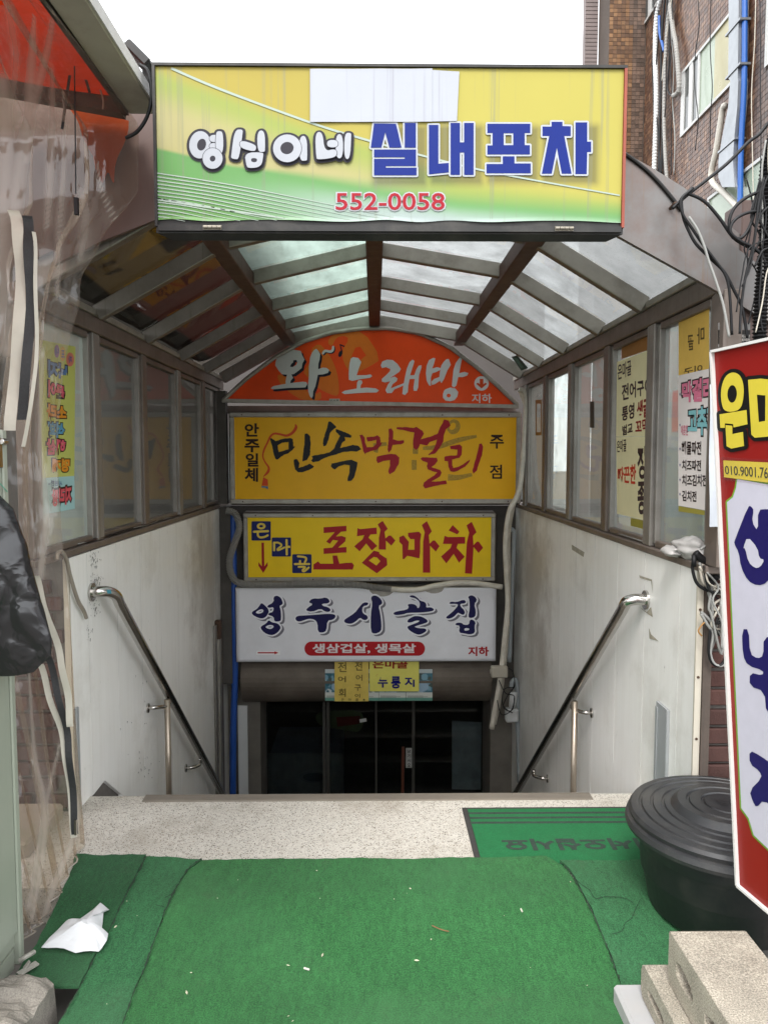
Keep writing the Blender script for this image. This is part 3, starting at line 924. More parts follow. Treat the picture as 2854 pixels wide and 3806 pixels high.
def face_colour(co):
    u = (co[:, 0] + ORG[face][0] - fx0) / (fx1 - fx0)
    v = (fz1 - (co[:, 2] + ORG[face][2])) / (fz1 - fz0)
    sm = lambda a, b, x: (lambda t: t * t * (3 - 2 * t))(np.clip((x - a) / (b - a), 0, 1))
    B = np.interp(u, [0, .16, .305, .49, .65, 1], [.52, .63, .68, .76, .83, .905])
    A = np.interp(u, [0, .077, .158, .224, .305, .47, .65, 1], [.03, .12, .20, .28, .37, .52, .74, .86])
    L3 = lambda *c: np.array(lin(*c))[None]
    yel = L3(212, 192, 70) * (1 - sm(.2, .7, u))[:, None] + L3(224, 212, 96) * sm(.2, .7, u)[:, None]
    lg, kh = L3(188, 204, 96), L3(221, 212, 152)
    g1, g2, g3 = L3(122, 192, 110), L3(184, 222, 206), L3(208, 224, 240)
    c = yel + 0 * u[:, None]
    t = sm(-.07, .05, v - A)[:, None]
    c = c * (1 - t) + lg * t
    t = (sm(.04, .26, v - A) * (1 - .75 * sm(.35, .75, u)))[:, None]
    c = c * (1 - t) + kh * t
    edge = .015 + .05 * sm(.1, .6, u)
    t = sm(0, 1, (v - B + edge) / (2 * edge))[:, None]
    c = c * (1 - t) + g1 * t
    low = sm(.0, .16, v - B - .02)
    t = (low * sm(.08, .42, u))[:, None]
    c = c * (1 - t) + g2 * t
    t = (sm(.05, .20, v - B) * sm(.25, .6, u))[:, None]
    c = c * (1 - t) + g3 * t
    t = (sm(.78, .98, v) * (1 - sm(.1, .4, u)))[:, None] * .5
    c = c * (1 - t) + L3(112, 172, 70) * t
    t = ((1 - sm(0, .06, u)) * sm(.15, .4, v) * (1 - sm(.5, .54, v)))[:, None] * .35
    c = c * (1 - t) + L3(226, 220, 180) * t
    # printed drop shadow of the blue letters
    px = 577 + u * (2312 - 577); py = 252 + v * (824 - 252)
    sh = np.zeros_like(u)
    for x0, y0, x1, y1 in BLUE_BOX:
        X0, X1 = 1360 + x0 * .5184 + 12, 1360 + x1 * .5184 + 16
        Y0, Y1 = 440 + y0 * .5184 + 14, 440 + y1 * .5184 + 14
        d = np.hypot(np.maximum(np.maximum(X0 - px, px - X1), 0), np.maximum(np.maximum(Y0 - py, py - Y1), 0))
        sh = np.maximum(sh, np.clip(1 - d / 34, 0, 1) ** 1.5)
    c = c * (1 - .55 * sh[:, None] * np.array([[1, 1, .8]]))
    t = sm(.985, 1, v)[:, None]
    return (c * (1 - t) + L3(225, 236, 240) * t) * np.array([[.43, .425, .36]]) + .022
colour_attr(face, face_colour)
def uvp(u, v): return (577 + u * 1735, 252 + v * 572)
m_wline = ink(170, 184, 172)
def print_line(pts, w): part('print_line', ms, tess(stroke([uvp(*p) for p in pts], w, caps=False), sp, .0015), m_wline)
print_line([(.035, .004), (.136, .136), (.328, .352), (.43, .45), (.581, .579), (.70, .667), (.80, .725), (.994, .83)], [9, 9, 8, 8, 7, 7, 6, 5])
print_line([(.004, .853), (.1, .90), (.2, .945), (.29, .985)], [10, 8, 6, 4])
for k in range(13):
    v0 = .685 + k * .0235
    e = min(1, (1.0 - v0) / .30)
    print_line([(.004, v0), (.15 * e + .01, v0 + .075 * e * (1 - k * .012)), (.36 * e + .01, v0 + .20 * e), (.50 * e + .01, v0 + .285 * e)], [4.4, 4.0, 2.6, 1.4])
# pasted white sheets
m_paste = M('pasted_white_sheet', (.45, .47, .52), .4, spec=.2, var=.03, streak=.6, streakcol=(.25, .25, .28))
part('pasted_sheet', ms, solid(grid(lambda u, v: sp.at(lerp(1153, 1606, u), lerp(lerp(259, 258, u), lerp(456, 455, u), v), .0045 + .0008 * math.sin(u * 14)), 12, 6), .001), m_paste)
part('pasted_sheet', ms, solid(grid(lambda u, v: sp.at(lerp(1606.5, lerp(1706, 1697, v), u), lerp(lerp(263, 269, u), lerp(454, 452, u), v), .0040), 6, 6), .001), m_paste)
# 영심이네
cA = crop(680, 460, .3978)
R2 = lambda p: chaikin(p, 2)
ring1 = [ell(165, 203, 100, 128, .08), ell(180, 202, 41, 56, .25)]
ring2 = [ell(284, 333, 93, 97), ell(284, 335, 26, 28, .4)]
ring3 = [ell(979, 243, 132, 129), ell(977, 241, 62, 57, -.3)]
nub1, nub2 = R2(rect(254, 112, 345, 178)), R2(rect(254, 188, 345, 246))
v1 = R2([(312, 88), (345, 76), (382, 88), (384, 290), (312, 290)])
s1 = R2([(488, 68), (560, 62), (566, 92), (530, 335), (500, 342), (456, 332), (458, 300)])
s2 = R2([(540, 160), (680, 205), (692, 240), (672, 272), (535, 235)])
s3 = R2([(698, 80), (770, 72), (774, 262), (762, 275), (704, 274)])
s4 = [R2([(582, 282), (755, 278), (757, 310), (738, 414), (618, 428), (598, 400)]), R2([(643, 331), (702, 335), (694, 373), (643, 369)])]
i2 = R2([(1090, 130), (1162, 126), (1166, 345), (1155, 358), (1092, 356)])
n1_ = R2([(1238, 98), (1308, 92), (1326, 275), (1420, 250), (1446, 285), (1424, 332), (1262, 352), (1248, 330)])
n2_ = R2(rect(1350, 168, 1450, 236)); n3_ = R2(rect(1430, 114, 1497, 336)); n4_ = R2([(1510, 103), (1570, 98), (1574, 130), (1562, 345), (1508, 340)])
bubble = [ring1, nub1, nub2, v1, ring2, s1, s2, s3, s4, i2, ring3, n4_, n3_, n2_, n1_]
solid_outer = [p[0] if isinstance(p[0], list) else p for p in bubble]
printing('lettering_outline', ms, sp, outline([p for p in solid_outer], 27), ink(50, 48, 56), .002, cA)
Vb, Fb = [], []
dark, white = [], []
zc = .0052
for p in bubble:
    # thin dark separators between overlapping jamo
    o1 = tess(outline([p[0] if isinstance(p[0], list) else p], 5), sp, zc, cA, 1e-6); zc += .0003
    o2 = tess([p], sp, zc, cA); zc += .0003
    dark.append(o1); white.append(o2)
part('lettering_separators', ms, join(*dark), ink(50, 48, 56))
part('lettering', ms, jl(*white), ink(176, 179, 186))
# 실내포차
cB = crop(1360, 440, .5184)
blue = [[(58, 40), (215, 42), (255, 213), (168, 213), (138, 103), (110, 213), (35, 213)], rect(277, 36, 357, 213), rect(58, 226, 358, 282), [(277, 226), (358, 226), (358, 345), (277, 345)], rect(58, 293, 358, 345), rect(58, 293, 142, 411), rect(58, 356, 362, 411),
        [(450, 50), (518, 50), (518, 328), (592, 322), (592, 390), (450, 404)],
        [(605, 36), (672, 36), (672, 175), (702, 175), (702, 36), (770, 36), (770, 408), (702, 408), (702, 248), (672, 248), (672, 408), (605, 408)],
        [[(868, 42), (1175, 42), (1175, 108), (1135, 108), (1135, 195), (1172, 195), (1172, 262), (868, 262), (868, 197), (905, 197), (905, 108), (868, 108)], [(985, 110), (1053, 110), (1053, 195), (985, 195)]],
        [(978, 275), (1062, 275), (1062, 326), (1178, 326), (1178, 397), (862, 397), (862, 330), (978, 330)],
        [(1327, 28), (1405, 28), (1405, 58), (1464, 60), (1464, 130), (1418, 130), (1470, 400), (1400, 400), (1365, 215), (1328, 400), (1257, 400), (1310, 130), (1262, 130), (1262, 62), (1327, 62)],
        [(1498, 32), (1582, 32), (1582, 170), (1610, 170), (1610, 245), (1582, 245), (1578, 403), (1497, 403)]]
printing('lettering_outline', ms, sp, outline(blue, 12.5), ink(182, 186, 192), .0022, cB)
printing('lettering', ms, sp, blue, ink(8, 36, 122), .0036, cB)
# 552-0058
tr_ = (1248, 718, 1652, 782)
ph = text('552-0058', tr_, sp, .0036, None, .012)
po = text('552-0058', (tr_[0] - 5, tr_[1] - 5, tr_[2] + 5, tr_[3] + 5), sp, .0022, None, .045)
part('phone_outline', ms, po, ink(186, 186, 192)); part('phone_number', ms, ph, ink(160, 28, 42))
m_hinge = M('rusty_hinge', (.30, .27, .22), .5, .5, dirt=.5, dscale=30)
for px in (793, 2093):
    h_ = part('hinge', ms, join(*[tube([(sp.at(px - 33 + k * 17, 850).x, SY - .014, fz0 - .017), (sp.at(px - 33 + k * 17 + 15, 850).x, SY - .014, fz0 - .017)], .005, 8, sub=0) for k in range(4)],
              box(sp.at(px - 34, 850).x, sp.at(px + 34, 850).x, SY - .0115, SY - .0085, fz0 - .024, fz0 - .0105)), m_hinge)
part('bracket', ms, join(bar((-.45, SY + .13, 2.56), (-.45, 2.72, 2.56), .03, .03), bar((.45, SY + .13, 2.56), (.45, 2.72, 2.56), .03, .03)), m_black_metal)

ALB[0] = 1.0
# ------------------------------------------------------------------ arched orange sign
GY = 6.20
ap = YP(GY)
m_or = M('orange_sign_face', lin(232, 76, 22), .4, spec=.2, var=.10, scale=2.5, dirt=.18, dirtcol=lin(120, 40, 20))
arc = thing('shop_sign', 'orange half moon sign reading 와 노래방 under the canopy end', 'sign', (-.03, GY + .05, 1.9))
cR = crop(800, 1180, .7233)
base_l, base_r = (38, 428), (1556, 458)
def arch_pts(inset=0, n=40):
    out = []
    for k in range(n + 1):
        t = k / n
        x = lerp(45 + inset, 1552 - inset, t)
        y = np.interp(x, [45, 150, 300, 450, 600, 750, 900, 1050, 1200, 1350, 1450, 1552], [424, 325, 210, 126, 78, 58, 56, 82, 150, 262, 352, 450])
        out.append((x, y + inset))
    return out
fpoly = arch_pts(6) + [(1540, 452), (60, 424)]
part('face', arc, slab([ap.at(*q) for q in cR(fpoly)], (0, -1, 0), .05), m_or)
part('frame', arc, tube([ap.at(x, y, .008) for x, y in cR(arch_pts(0))], .017, 8, sub=0), m_alu_l)
part('frame', arc, bar(ap.at(*cR([base_l])[0], .008), ap.at(*cR([base_r])[0], .008), .03, .03), m_alu_l)
m_leaf = ink(216, 112, 36)
leafA = chaikin([(765, 160), (900, 70), (1000, 170), (1110, 330), (1190, 530), (1225, 760), (1215, 930), (1080, 900), (880, 800), (700, 600), (640, 540), (720, 420), (800, 300)], 1)
leafB = chaikin([(215, 590), (300, 570), (500, 700), (700, 850), (860, 900), (930, 840), (940, 1000), (640, 1000), (430, 880), (260, 720)], 1)
cC = crop(980, 1260, .22905)
printing('print_leaf', arc, ap, [leafA, leafB], m_leaf, .0008, cC)
printing('print_leaf', arc, ap, [[chaikin([(575, 130), (600, 88), (660, 74), (760, 66), (855, 212), (790, 255), (700, 292), (660, 235), (650, 170), (690, 110), (660, 92), (620, 105), (600, 150)], 1), [(700, 200), (720, 155), (745, 150), (775, 195), (725, 235)]]], m_leaf, .0008, cR)
wa = [[[(458, 165), (520, 180), (605, 195), (625, 260), (665, 335), (630, 400), (620, 470), (560, 520), (490, 570), (400, 582), (300, 572), (250, 520), (215, 465), (190, 430), (195, 380), (210, 320), (250, 265), (300, 250), (370, 195), (420, 175)], [(485, 345), (535, 340), (548, 380), (530, 420), (475, 455), (428, 450), (450, 405), (480, 380)]],
      [(385, 570), (445, 565), (480, 630), (440, 680), (435, 710), (430, 735), (360, 740), (358, 690), (370, 620)],
      [(120, 795), (160, 765), (300, 738), (480, 710), (640, 693), (695, 700), (708, 735), (680, 785), (600, 790), (400, 795), (180, 815), (130, 812)],
      [(855, 158), (890, 195), (918, 245), (910, 330), (890, 400), (885, 490), (960, 465), (1020, 470), (1065, 505), (1045, 550), (960, 575), (880, 580), (865, 660), (840, 770), (805, 850), (800, 930), (780, 960), (750, 930), (725, 850), (720, 760), (735, 600), (735, 450), (755, 300), (785, 225), (820, 180)]]
til = stroke([(962, 235), (1000, 195), (1085, 205), (1122, 175), (1128, 128)], [34, 40, 40, 40, 34])
printing('lettering_shadow', arc, ap, shift(wa, 34, 36) + shift(til, 18, 16), ink(32, 28, 40), .0016, cC)
printing('lettering', arc, ap, wa + til, ink(198, 198, 196), .0026, cC)
printing('music_note', arc, ap, [ell(1246, 240, 30, 55, .35), [(1262, 215), (1232, 85), (1246, 82), (1282, 210)], [(1240, 82), (1318, 112), (1305, 132), (1248, 104)]], ink(30, 26, 38), .0020, cC)
cD = crop(1260, 1300, .3496)
no = [[(150, 78), (205, 88), (237, 130), (210, 200), (188, 272), (290, 270), (335, 262), (352, 280), (330, 298), (230, 312), (140, 332), (105, 318), (103, 250), (112, 150), (125, 95)], [(205, 325), (240, 325), (250, 350), (230, 380), (228, 412), (188, 415), (192, 350)], [(28, 455), (60, 435), (190, 412), (290, 402), (390, 410), (424, 432), (400, 455), (300, 455), (190, 462), (60, 472)],
      [(443, 165), (460, 125), (510, 105), (570, 110), (620, 150), (657, 205), (640, 235), (590, 270), (540, 300), (590, 285), (622, 305), (612, 335), (570, 365), (550, 410), (600, 390), (690, 355), (695, 375), (640, 400), (590, 420), (560, 460), (510, 462), (493, 430), (520, 370), (545, 335), (490, 348), (455, 338), (455, 310), (490, 280), (540, 230), (545, 205), (500, 185), (455, 195)],
      [(780, 105), (800, 120), (790, 160), (770, 220), (755, 272), (800, 270), (820, 210), (845, 170), (875, 165), (875, 190), (850, 270), (840, 400), (825, 438), (792, 435), (790, 400), (803, 310), (750, 312), (735, 380), (730, 450), (700, 482), (672, 470), (680, 400), (700, 290), (720, 200), (750, 130)],
      [(955, 110), (1000, 86), (1022, 92), (1010, 140), (990, 200), (1040, 185), (1080, 195), (1075, 215), (1030, 238), (990, 250), (975, 300), (975, 385), (955, 378), (930, 330), (922, 250), (930, 170)], [(1140, 100), (1165, 98), (1187, 160), (1150, 220), (1115, 310), (1088, 355), (1070, 330), (1020, 365), (985, 375), (980, 340), (1010, 310), (1065, 290), (1070, 240), (1085, 170), (1110, 130)],
      [(1285, 78), (1305, 95), (1285, 200), (1275, 250), (1330, 235), (1373, 248), (1360, 275), (1310, 292), (1265, 290), (1245, 380), (1220, 402), (1198, 385), (1205, 300), (1215, 210), (1240, 140)],
      [[(1130, 420), (1180, 402), (1235, 412), (1265, 450), (1255, 500), (1225, 535), (1180, 548), (1130, 540), (1103, 510), (1103, 470), (1115, 435)], ell(1164, 487, 22, 20)]]
printing('lettering', arc, ap, no, ink(206, 206, 206), .0026, cD)
printing('arrow_disc', arc, ap, [ell(1513, 358, 77, 77)], ink(214, 212, 210), .0026, cD)
printing('arrow', arc, ap, [rect(1493, 310, 1532, 395), [(1455, 362), (1475, 350), (1513, 385), (1551, 350), (1571, 362), (1513, 412)]], ink(205, 76, 34), .0036, cD)
part('lettering', arc, text('지하', (1408, 468, 1620, 566), ap, .0026, cD, .02), ink(210, 204, 200))
part('maker_plate', arc, tess([rect(1224, 1482, 1263, 1502)], ap, .0022), ink(176, 172, 158))
part('lettering', arc, text('민승룡', (1227, 1485, 1260, 1499), ap, .003, None, .02), ink(70, 66, 60))

# ------------------------------------------------------------------ framed box signs
def frame_sign(name, label, P, q, facemat, frame=True, depth=.14, fw=.03, radius=0.0):
    (x0, y0), (x1, y1) = q
    a, b = P.at(x0, y0), P.at(x1, y1)
    Y = a.y
    t = thing(name, label, 'sign', ((a.x + b.x) / 2, Y, b.z))
    if frame:
        part('cabinet', t, box(a.x - .012, b.x + .012, Y + .012, Y + depth, b.z - .012, a.z + .012), m_alu_b, bevel=.02)
        part('face', t, box(a.x + fw - .004, b.x - fw + .004, Y - .001, Y + .011, b.z + fw - .004, a.z - fw + .004), facemat)
        part('frame_bar', t, box(a.x, b.x, Y - .012, Y + .010, a.z - fw, a.z), m_alu_l, bevel=.005)
        part('frame_bar', t, box(a.x, b.x, Y - .012, Y + .010, b.z, b.z + fw), m_alu_l, bevel=.005)
        part('frame_bar', t, box(a.x, a.x + fw, Y - .0115, Y + .0095, b.z + fw, a.z - fw), m_alu_l, bevel=.005)
        part('frame_bar', t, box(b.x - fw, b.x, Y - .0115, Y + .0095, b.z + fw, a.z - fw), m_alu_l, bevel=.005)
        for k in range(5):
            for z in (a.z - fw / 2, b.z + fw / 2):
                xx = lerp(a.x + .1, b.x - .1, k / 4)
                part('screw', t, tube([(xx, Y - .0118, z), (xx, Y - .0145, z)], .006, 6, sub=0), m_rustdot)
    return t
m_yel1 = M('amber_sign_face', lin(232, 174, 24), .42, spec=.2, var=.06, scale=2.5, dirt=.12, dirtcol=lin(120, 84, 20))
y1 = frame_sign('shop_sign', 'amber framed sign reading 민속막걸리 with black and red brush letters', YP(GY), ((853, 1533), (1932, 1872)), m_yel1, fw=.038)
P1 = YP(GY - .001)
cE, cF = crop(880, 1540, .3014), crop(1320, 1540, .3496)
br_blk, br_red, tx_br = ink(26, 28, 32), ink(158, 26, 38), ink(40, 22, 18)
part('lettering', y1, jl(text('안', (100, 110, 275, 275), P1, .002, cE, .03), text('주', (98, 305, 283, 468), P1, .002, cE, .03), text('일', (112, 480, 270, 645), P1, .002, cE, .03), text('체', (100, 660, 265, 832), P1, .002, cE, .03),
     text('주', (1430, 218, 1578, 365), P1, .002, cF, .02), text('점', (1428, 535, 1558, 685), P1, .002, cF, .018)), tx_br)
printing('ribbon', y1, P1, stroke([(722, 122), (732, 162), (690, 225), (620, 262), (540, 247), (470, 237), (420, 268), (380, 350), (338, 440), (324, 520), (352, 590), (395, 655), (385, 712), (330, 768)], [10, 36, 34, 30, 26, 26, 24, 22, 22, 18, 18, 24, 32, 10], caps=False) + [[(330, 775), (385, 805), (388, 880), (308, 880)]], ink(206, 74, 30), .0018, cE)
printing('ribbon_tip', y1, P1, [[(308, 884), (388, 888), (388, 925), (355, 905), (308, 903)]], ink(84, 118, 150), .0018, cE)
minsok = [[[(410, 300), (430, 292), (480, 330), (580, 300), (660, 292), (695, 310), (700, 395), (722, 398), (690, 440), (640, 480), (580, 500), (540, 530), (500, 560), (480, 550), (460, 500), (440, 400)], [(505, 385), (560, 350), (640, 340), (640, 430), (520, 465)]],
          [(840, 240), (870, 235), (905, 270), (912, 340), (905, 500), (870, 560), (812, 582), (820, 480), (835, 380)], [(705, 560), (740, 550), (775, 600), (765, 662), (830, 640), (900, 608), (955, 640), (940, 662), (880, 690), (820, 712), (760, 715), (720, 680), (708, 620)],
          [(1135, 88), (1160, 90), (1230, 155), (1190, 190), (1150, 230), (1130, 320), (1100, 385), (1070, 395), (1063, 360), (1075, 290), (1110, 180)],
          [(1220, 180), (1280, 200), (1370, 235), (1420, 265), (1405, 290), (1330, 280), (1340, 320), (1300, 350), (1275, 415), (1350, 400), (1430, 375), (1500, 390), (1535, 430), (1480, 460), (1400, 455), (1310, 465), (1240, 490), (1150, 515), (1060, 550), (1010, 580), (940, 590), (918, 570), (940, 540), (925, 520), (960, 505), (1060, 490), (1150, 465), (1200, 420), (1240, 330), (1275, 265), (1220, 210)],
          [(1170, 605), (1250, 590), (1340, 570), (1420, 560), (1490, 595), (1475, 680), (1445, 780), (1410, 820), (1370, 825), (1368, 790), (1390, 710), (1392, 630), (1330, 620), (1260, 640), (1215, 680), (1180, 665), (1160, 640)]]
def rough_edges(polys, amp, seed):
    r = random.Random(seed)
    def rl(l):
        out = []
        for i in range(len(l)):
            a, b = l[i], l[(i + 1) % len(l)]
            d = math.hypot(b[0] - a[0], b[1] - a[1])
            out.append(a)
            for k in range(1, int(d / 22) + 1):
                t = k / (int(d / 22) + 1)
                out.append((lerp(a[0], b[0], t) + r.uniform(-amp, amp), lerp(a[1], b[1], t) + r.uniform(-amp, amp)))
        return out
    return [[rl(l) for l in p] if isinstance(p[0], list) else rl(p) for p in polys]
printing('lettering', y1, P1, rough_edges(minsok, 2.5, 1), br_blk, .002, cE)
mak = [[(45, 220), (75, 215), (100, 245), (105, 300), (125, 350), (190, 345), (225, 315), (225, 270), (170, 285), (135, 290), (120, 260), (125, 240), (190, 238), (235, 222), (265, 245), (270, 300), (288, 295), (270, 335), (230, 375), (170, 390), (115, 410), (108, 428), (85, 390), (70, 310), (60, 260)],
       [(355, 155), (385, 150), (405, 180), (400, 265), (450, 280), (515, 275), (520, 300), (490, 318), (400, 325), (385, 375), (355, 410), (343, 370), (355, 280)], [(230, 450), (290, 435), (380, 420), (430, 425), (470, 460), (465, 520), (435, 575), (420, 605), (365, 638), (352, 610), (370, 540), (370, 487), (300, 495), (240, 520), (225, 490)],
       [(440, 138), (540, 135), (620, 145), (650, 132), (715, 175), (730, 205), (700, 260), (695, 265), (790, 240), (875, 205), (900, 140), (945, 55), (990, 65), (1012, 120), (960, 165), (940, 230), (935, 290), (895, 360), (850, 415), (780, 435), (775, 425), (820, 390), (850, 330), (868, 268), (790, 295), (765, 332), (690, 315), (670, 360), (645, 380), (615, 355), (615, 280), (628, 195), (540, 175), (440, 155)],
       [(695, 470), (715, 455), (800, 460), (865, 462), (875, 495), (850, 530), (810, 560), (830, 570), (900, 590), (918, 620), (900, 660), (850, 690), (810, 715), (900, 712), (965, 703), (975, 738), (880, 755), (790, 775), (740, 787), (720, 760), (730, 725), (770, 690), (840, 650), (870, 615), (820, 605), (770, 585), (760, 550), (770, 515), (715, 495)],
       [(1005, 340), (1060, 330), (1110, 320), (1135, 345), (1130, 430), (1110, 460), (1030, 480), (1030, 540), (1040, 570), (1100, 555), (1160, 520), (1218, 480), (1215, 500), (1170, 555), (1090, 600), (1050, 612), (1010, 605), (990, 560), (985, 500), (948, 495), (948, 450), (1000, 440), (1080, 435), (1085, 375), (1015, 370)],
       [(1315, 315), (1340, 308), (1358, 345), (1345, 440), (1310, 530), (1290, 600), (1255, 632), (1245, 600), (1260, 540), (1285, 450), (1305, 370)]]
printing('lettering', y1, P1, rough_edges(mak, 2.0, 2), br_red, .0022, cF)
m_resid = M('sticker_residue', lin(176, 140, 52), .8, var=.3, scale=60, dirt=.75, dscale=55, dirtcol=lin(96, 84, 44))
for k, p in enumerate([[[ell(1045, 133, 70, 80, .3), ell(1035, 128, 30, 42, .5)]], stroke([(720, 362), (880, 345), (1090, 275), (1290, 232)], [34, 50, 52, 30], caps=False), stroke([(985, 670), (1100, 670), (1240, 640)], [70, 52, 36], caps=False), [rect(600, 485, 652, 590)], [rect(612, 360, 668, 420)], [[(190, 310), (330, 295), (340, 330), (250, 345), (240, 410), (200, 400)]]]):
    part('tape_residue', y1, tess(p, P1, .0008, cF), m_resid)

m_yel2 = M('yellow_sign_face', lin(236, 198, 24), .42, spec=.2, var=.08, scale=2.2, dirt=.2, dirtcol=lin(140, 112, 40), dscale=1.8)
y2 = frame_sign('shop_sign', 'yellow framed sign reading 포장마차 with blue squares and a red arrow', YP(GY + .02), ((905, 1908), (1838, 2159)), m_yel2, fw=.034)
P2 = YP(GY + .019)
cG, cH = crop(900, 1920, .28933), crop(1300, 1920, .31344)
printing('blue_square', y2, P2, [rrect(122, 60, 370, 308, 14)], ink(22, 32, 92), .0016, cG)
printing('blue_square', y2, P2, [rrect(383, 268, 630, 513, 14)], ink(22, 32, 92), .0016, cG)
printing('blue_square', y2, P2, [rrect(645, 483, 893, 726, 14)], ink(22, 32, 92), .0016, cG)
eun = [[ell(247, 123, 56, 42), ell(247, 123, 26, 15)]] + stroke([(155, 195), (333, 186)], 28) + stroke([(205, 195), (205, 240), (232, 266), (285, 262), (330, 240)], 26)
ma = stroke([(413, 335), (413, 432)], 28) + stroke([(413, 337), (465, 335), (508, 368), (460, 415), (470, 430), (545, 396)], 24) + stroke([(572, 302), (575, 485)], 28) + stroke([(575, 385), (608, 388)], 28)
gol = stroke([(718, 510), (800, 520), (825, 542), (808, 585)], 26) + stroke([(745, 570), (745, 605)], 26) + stroke([(680, 609), (862, 609)], 26) + stroke([(728, 646), (810, 648), (778, 688), (800, 702), (855, 655)], 26)
for g_ in (eun, ma, gol): part('lettering', y2, tess(g_, P2, .0026, cG), ink(226, 198, 84))
printing('arrow', y2, P2, [[(250, 335), (282, 335), (287, 640), (330, 583), (330, 630), (273, 725), (212, 630), (212, 583), (255, 640)]], ink(158, 26, 34), .0018, cG)
po_ = [[(1047, 137), (1340, 118), (1340, 188), (1270, 195), (1205, 255), (1280, 250), (1332, 268), (1325, 318), (1235, 398), (1340, 390), (1340, 460), (1047, 480), (1047, 407), (1160, 398), (1232, 310), (1165, 298), (1130, 350), (1080, 322), (1190, 200), (1047, 212)], [(917, 615), (975, 575), (1005, 605), (1172, 605), (1162, 500), (1220, 500), (1250, 605), (1320, 595), (1410, 592), (1438, 625), (1420, 680), (917, 680)]]
jang = [[(92, 135), (120, 148), (318, 130), (320, 207), (245, 213), (222, 250), (325, 347), (262, 402), (195, 318), (117, 412), (52, 352), (150, 270), (172, 220), (85, 233)], [(330, 90), (390, 52), (450, 145), (412, 182), (422, 260), (460, 225), (487, 225), (540, 283), (492, 345), (428, 285), (428, 392), (343, 390), (345, 250), (365, 155)], [[(285, 403), (348, 420), (350, 440), (437, 497), (445, 575), (320, 673), (143, 547)], [(225, 520), (285, 478), (322, 485), (362, 528), (315, 580)]],
        [(587, 243), (635, 222), (700, 300), (690, 393), (765, 393), (765, 267), (718, 267), (690, 230), (690, 192), (818, 180), (846, 207), (833, 290), (833, 420), (825, 495), (680, 465), (645, 503), (625, 503), (622, 335), (587, 300)], [(853, 100), (912, 52), (972, 175), (935, 220), (945, 320), (985, 283), (1007, 283), (1063, 350), (1017, 415), (950, 345), (953, 665), (865, 665), (868, 300), (887, 185)],
        [(1218, 100), (1297, 178), (1273, 210), (1170, 165)], [(1122, 227), (1160, 242), (1365, 240), (1365, 320), (1280, 323), (1263, 370), (1360, 475), (1293, 548), (1230, 442), (1143, 555), (1080, 473), (1190, 375), (1210, 325), (1103, 323)], [(1382, 103), (1443, 62), (1500, 185), (1457, 230), (1463, 340), (1505, 297), (1527, 297), (1578, 370), (1525, 432), (1465, 360), (1448, 677), (1363, 673), (1385, 310), (1413, 190)]]
printing('lettering', y2, P2, po_, ink(160, 26, 32), .0018, cG)
printing('lettering', y2, P2, jang, ink(160, 26, 32), .0018, cH)

m_wht = M('white_sign_face', lin(226, 226, 230), .42, spec=.2, var=.05, scale=2.5, dirt=.15, dirtcol=lin(150, 146, 140))
wa_, wb_ = YP(GY).at(877, 2186), YP(GY).at(1840, 2456)
y3 = thing('shop_sign', 'white box sign reading 영주시골집 in navy letters above the shutter drum', 'sign', ((wa_.x + wb_.x) / 2, GY, wb_.z))
part('cabinet', y3, box(wa_.x - .006, wb_.x + .006, GY + .002, GY + .13, wb_.z - .006, wa_.z + .006), m_alu_l, bevel=.004)
def dent(u, v):
    k = math.exp(-((u - .56) / .05) ** 2 - (v / .12) ** 2) + .7 * math.exp(-((u - .76) / .05) ** 2 - (v / .10) ** 2)
    return (lerp(wa_.x, wb_.x, u), GY - .003 + .016 * k, lerp(wa_.z, wb_.z, v))
part('face', y3, solid(grid(dent, 60, 24), .001), m_wht, smooth=True)
P3 = YP(GY - .0045)
cI, cJ = crop(900, 2190, .28933), crop(1360, 2190, .28933)
navyI = [[[(250, 172), (290, 200), (335, 245), (348, 290), (325, 330), (300, 360), (255, 375), (200, 362), (130, 322), (130, 285), (190, 255), (230, 205)], [(172, 293), (240, 252), (280, 262), (270, 300), (205, 315)]],
         [(405, 95), (450, 78), (500, 105), (525, 165), (520, 195), (480, 210), (500, 270), (505, 380), (490, 412), (415, 412), (410, 350), (330, 325), (355, 300), (400, 290), (412, 225), (340, 240), (320, 212), (410, 165)], [[(345, 390), (385, 425), (460, 435), (502, 485), (480, 530), (430, 575), (370, 590), (290, 560), (240, 500), (250, 470), (310, 440)], [(300, 478), (350, 455), (400, 460), (412, 485), (370, 512), (320, 500)]],
         [(905, 115), (1000, 120), (1080, 100), (1130, 145), (1110, 180), (1020, 185), (1040, 215), (1100, 225), (1143, 260), (1120, 290), (1065, 285), (1010, 245), (900, 290), (815, 270), (850, 230), (915, 190), (850, 165)],
         [(683, 370), (710, 340), (800, 335), (950, 325), (1110, 312), (1190, 320), (1205, 350), (1170, 390), (1095, 400), (1085, 530), (1040, 555), (975, 550), (970, 430), (930, 385), (860, 375), (800, 395), (740, 415), (700, 405)],
         [(1560, 165), (1625, 170), (1610, 205), (1550, 215), (1540, 280), (1560, 315), (1605, 335), (1618, 370), (1590, 395), (1550, 390), (1515, 360), (1450, 420), (1390, 445), (1320, 430), (1308, 395), (1350, 365), (1450, 300), (1510, 220)]]
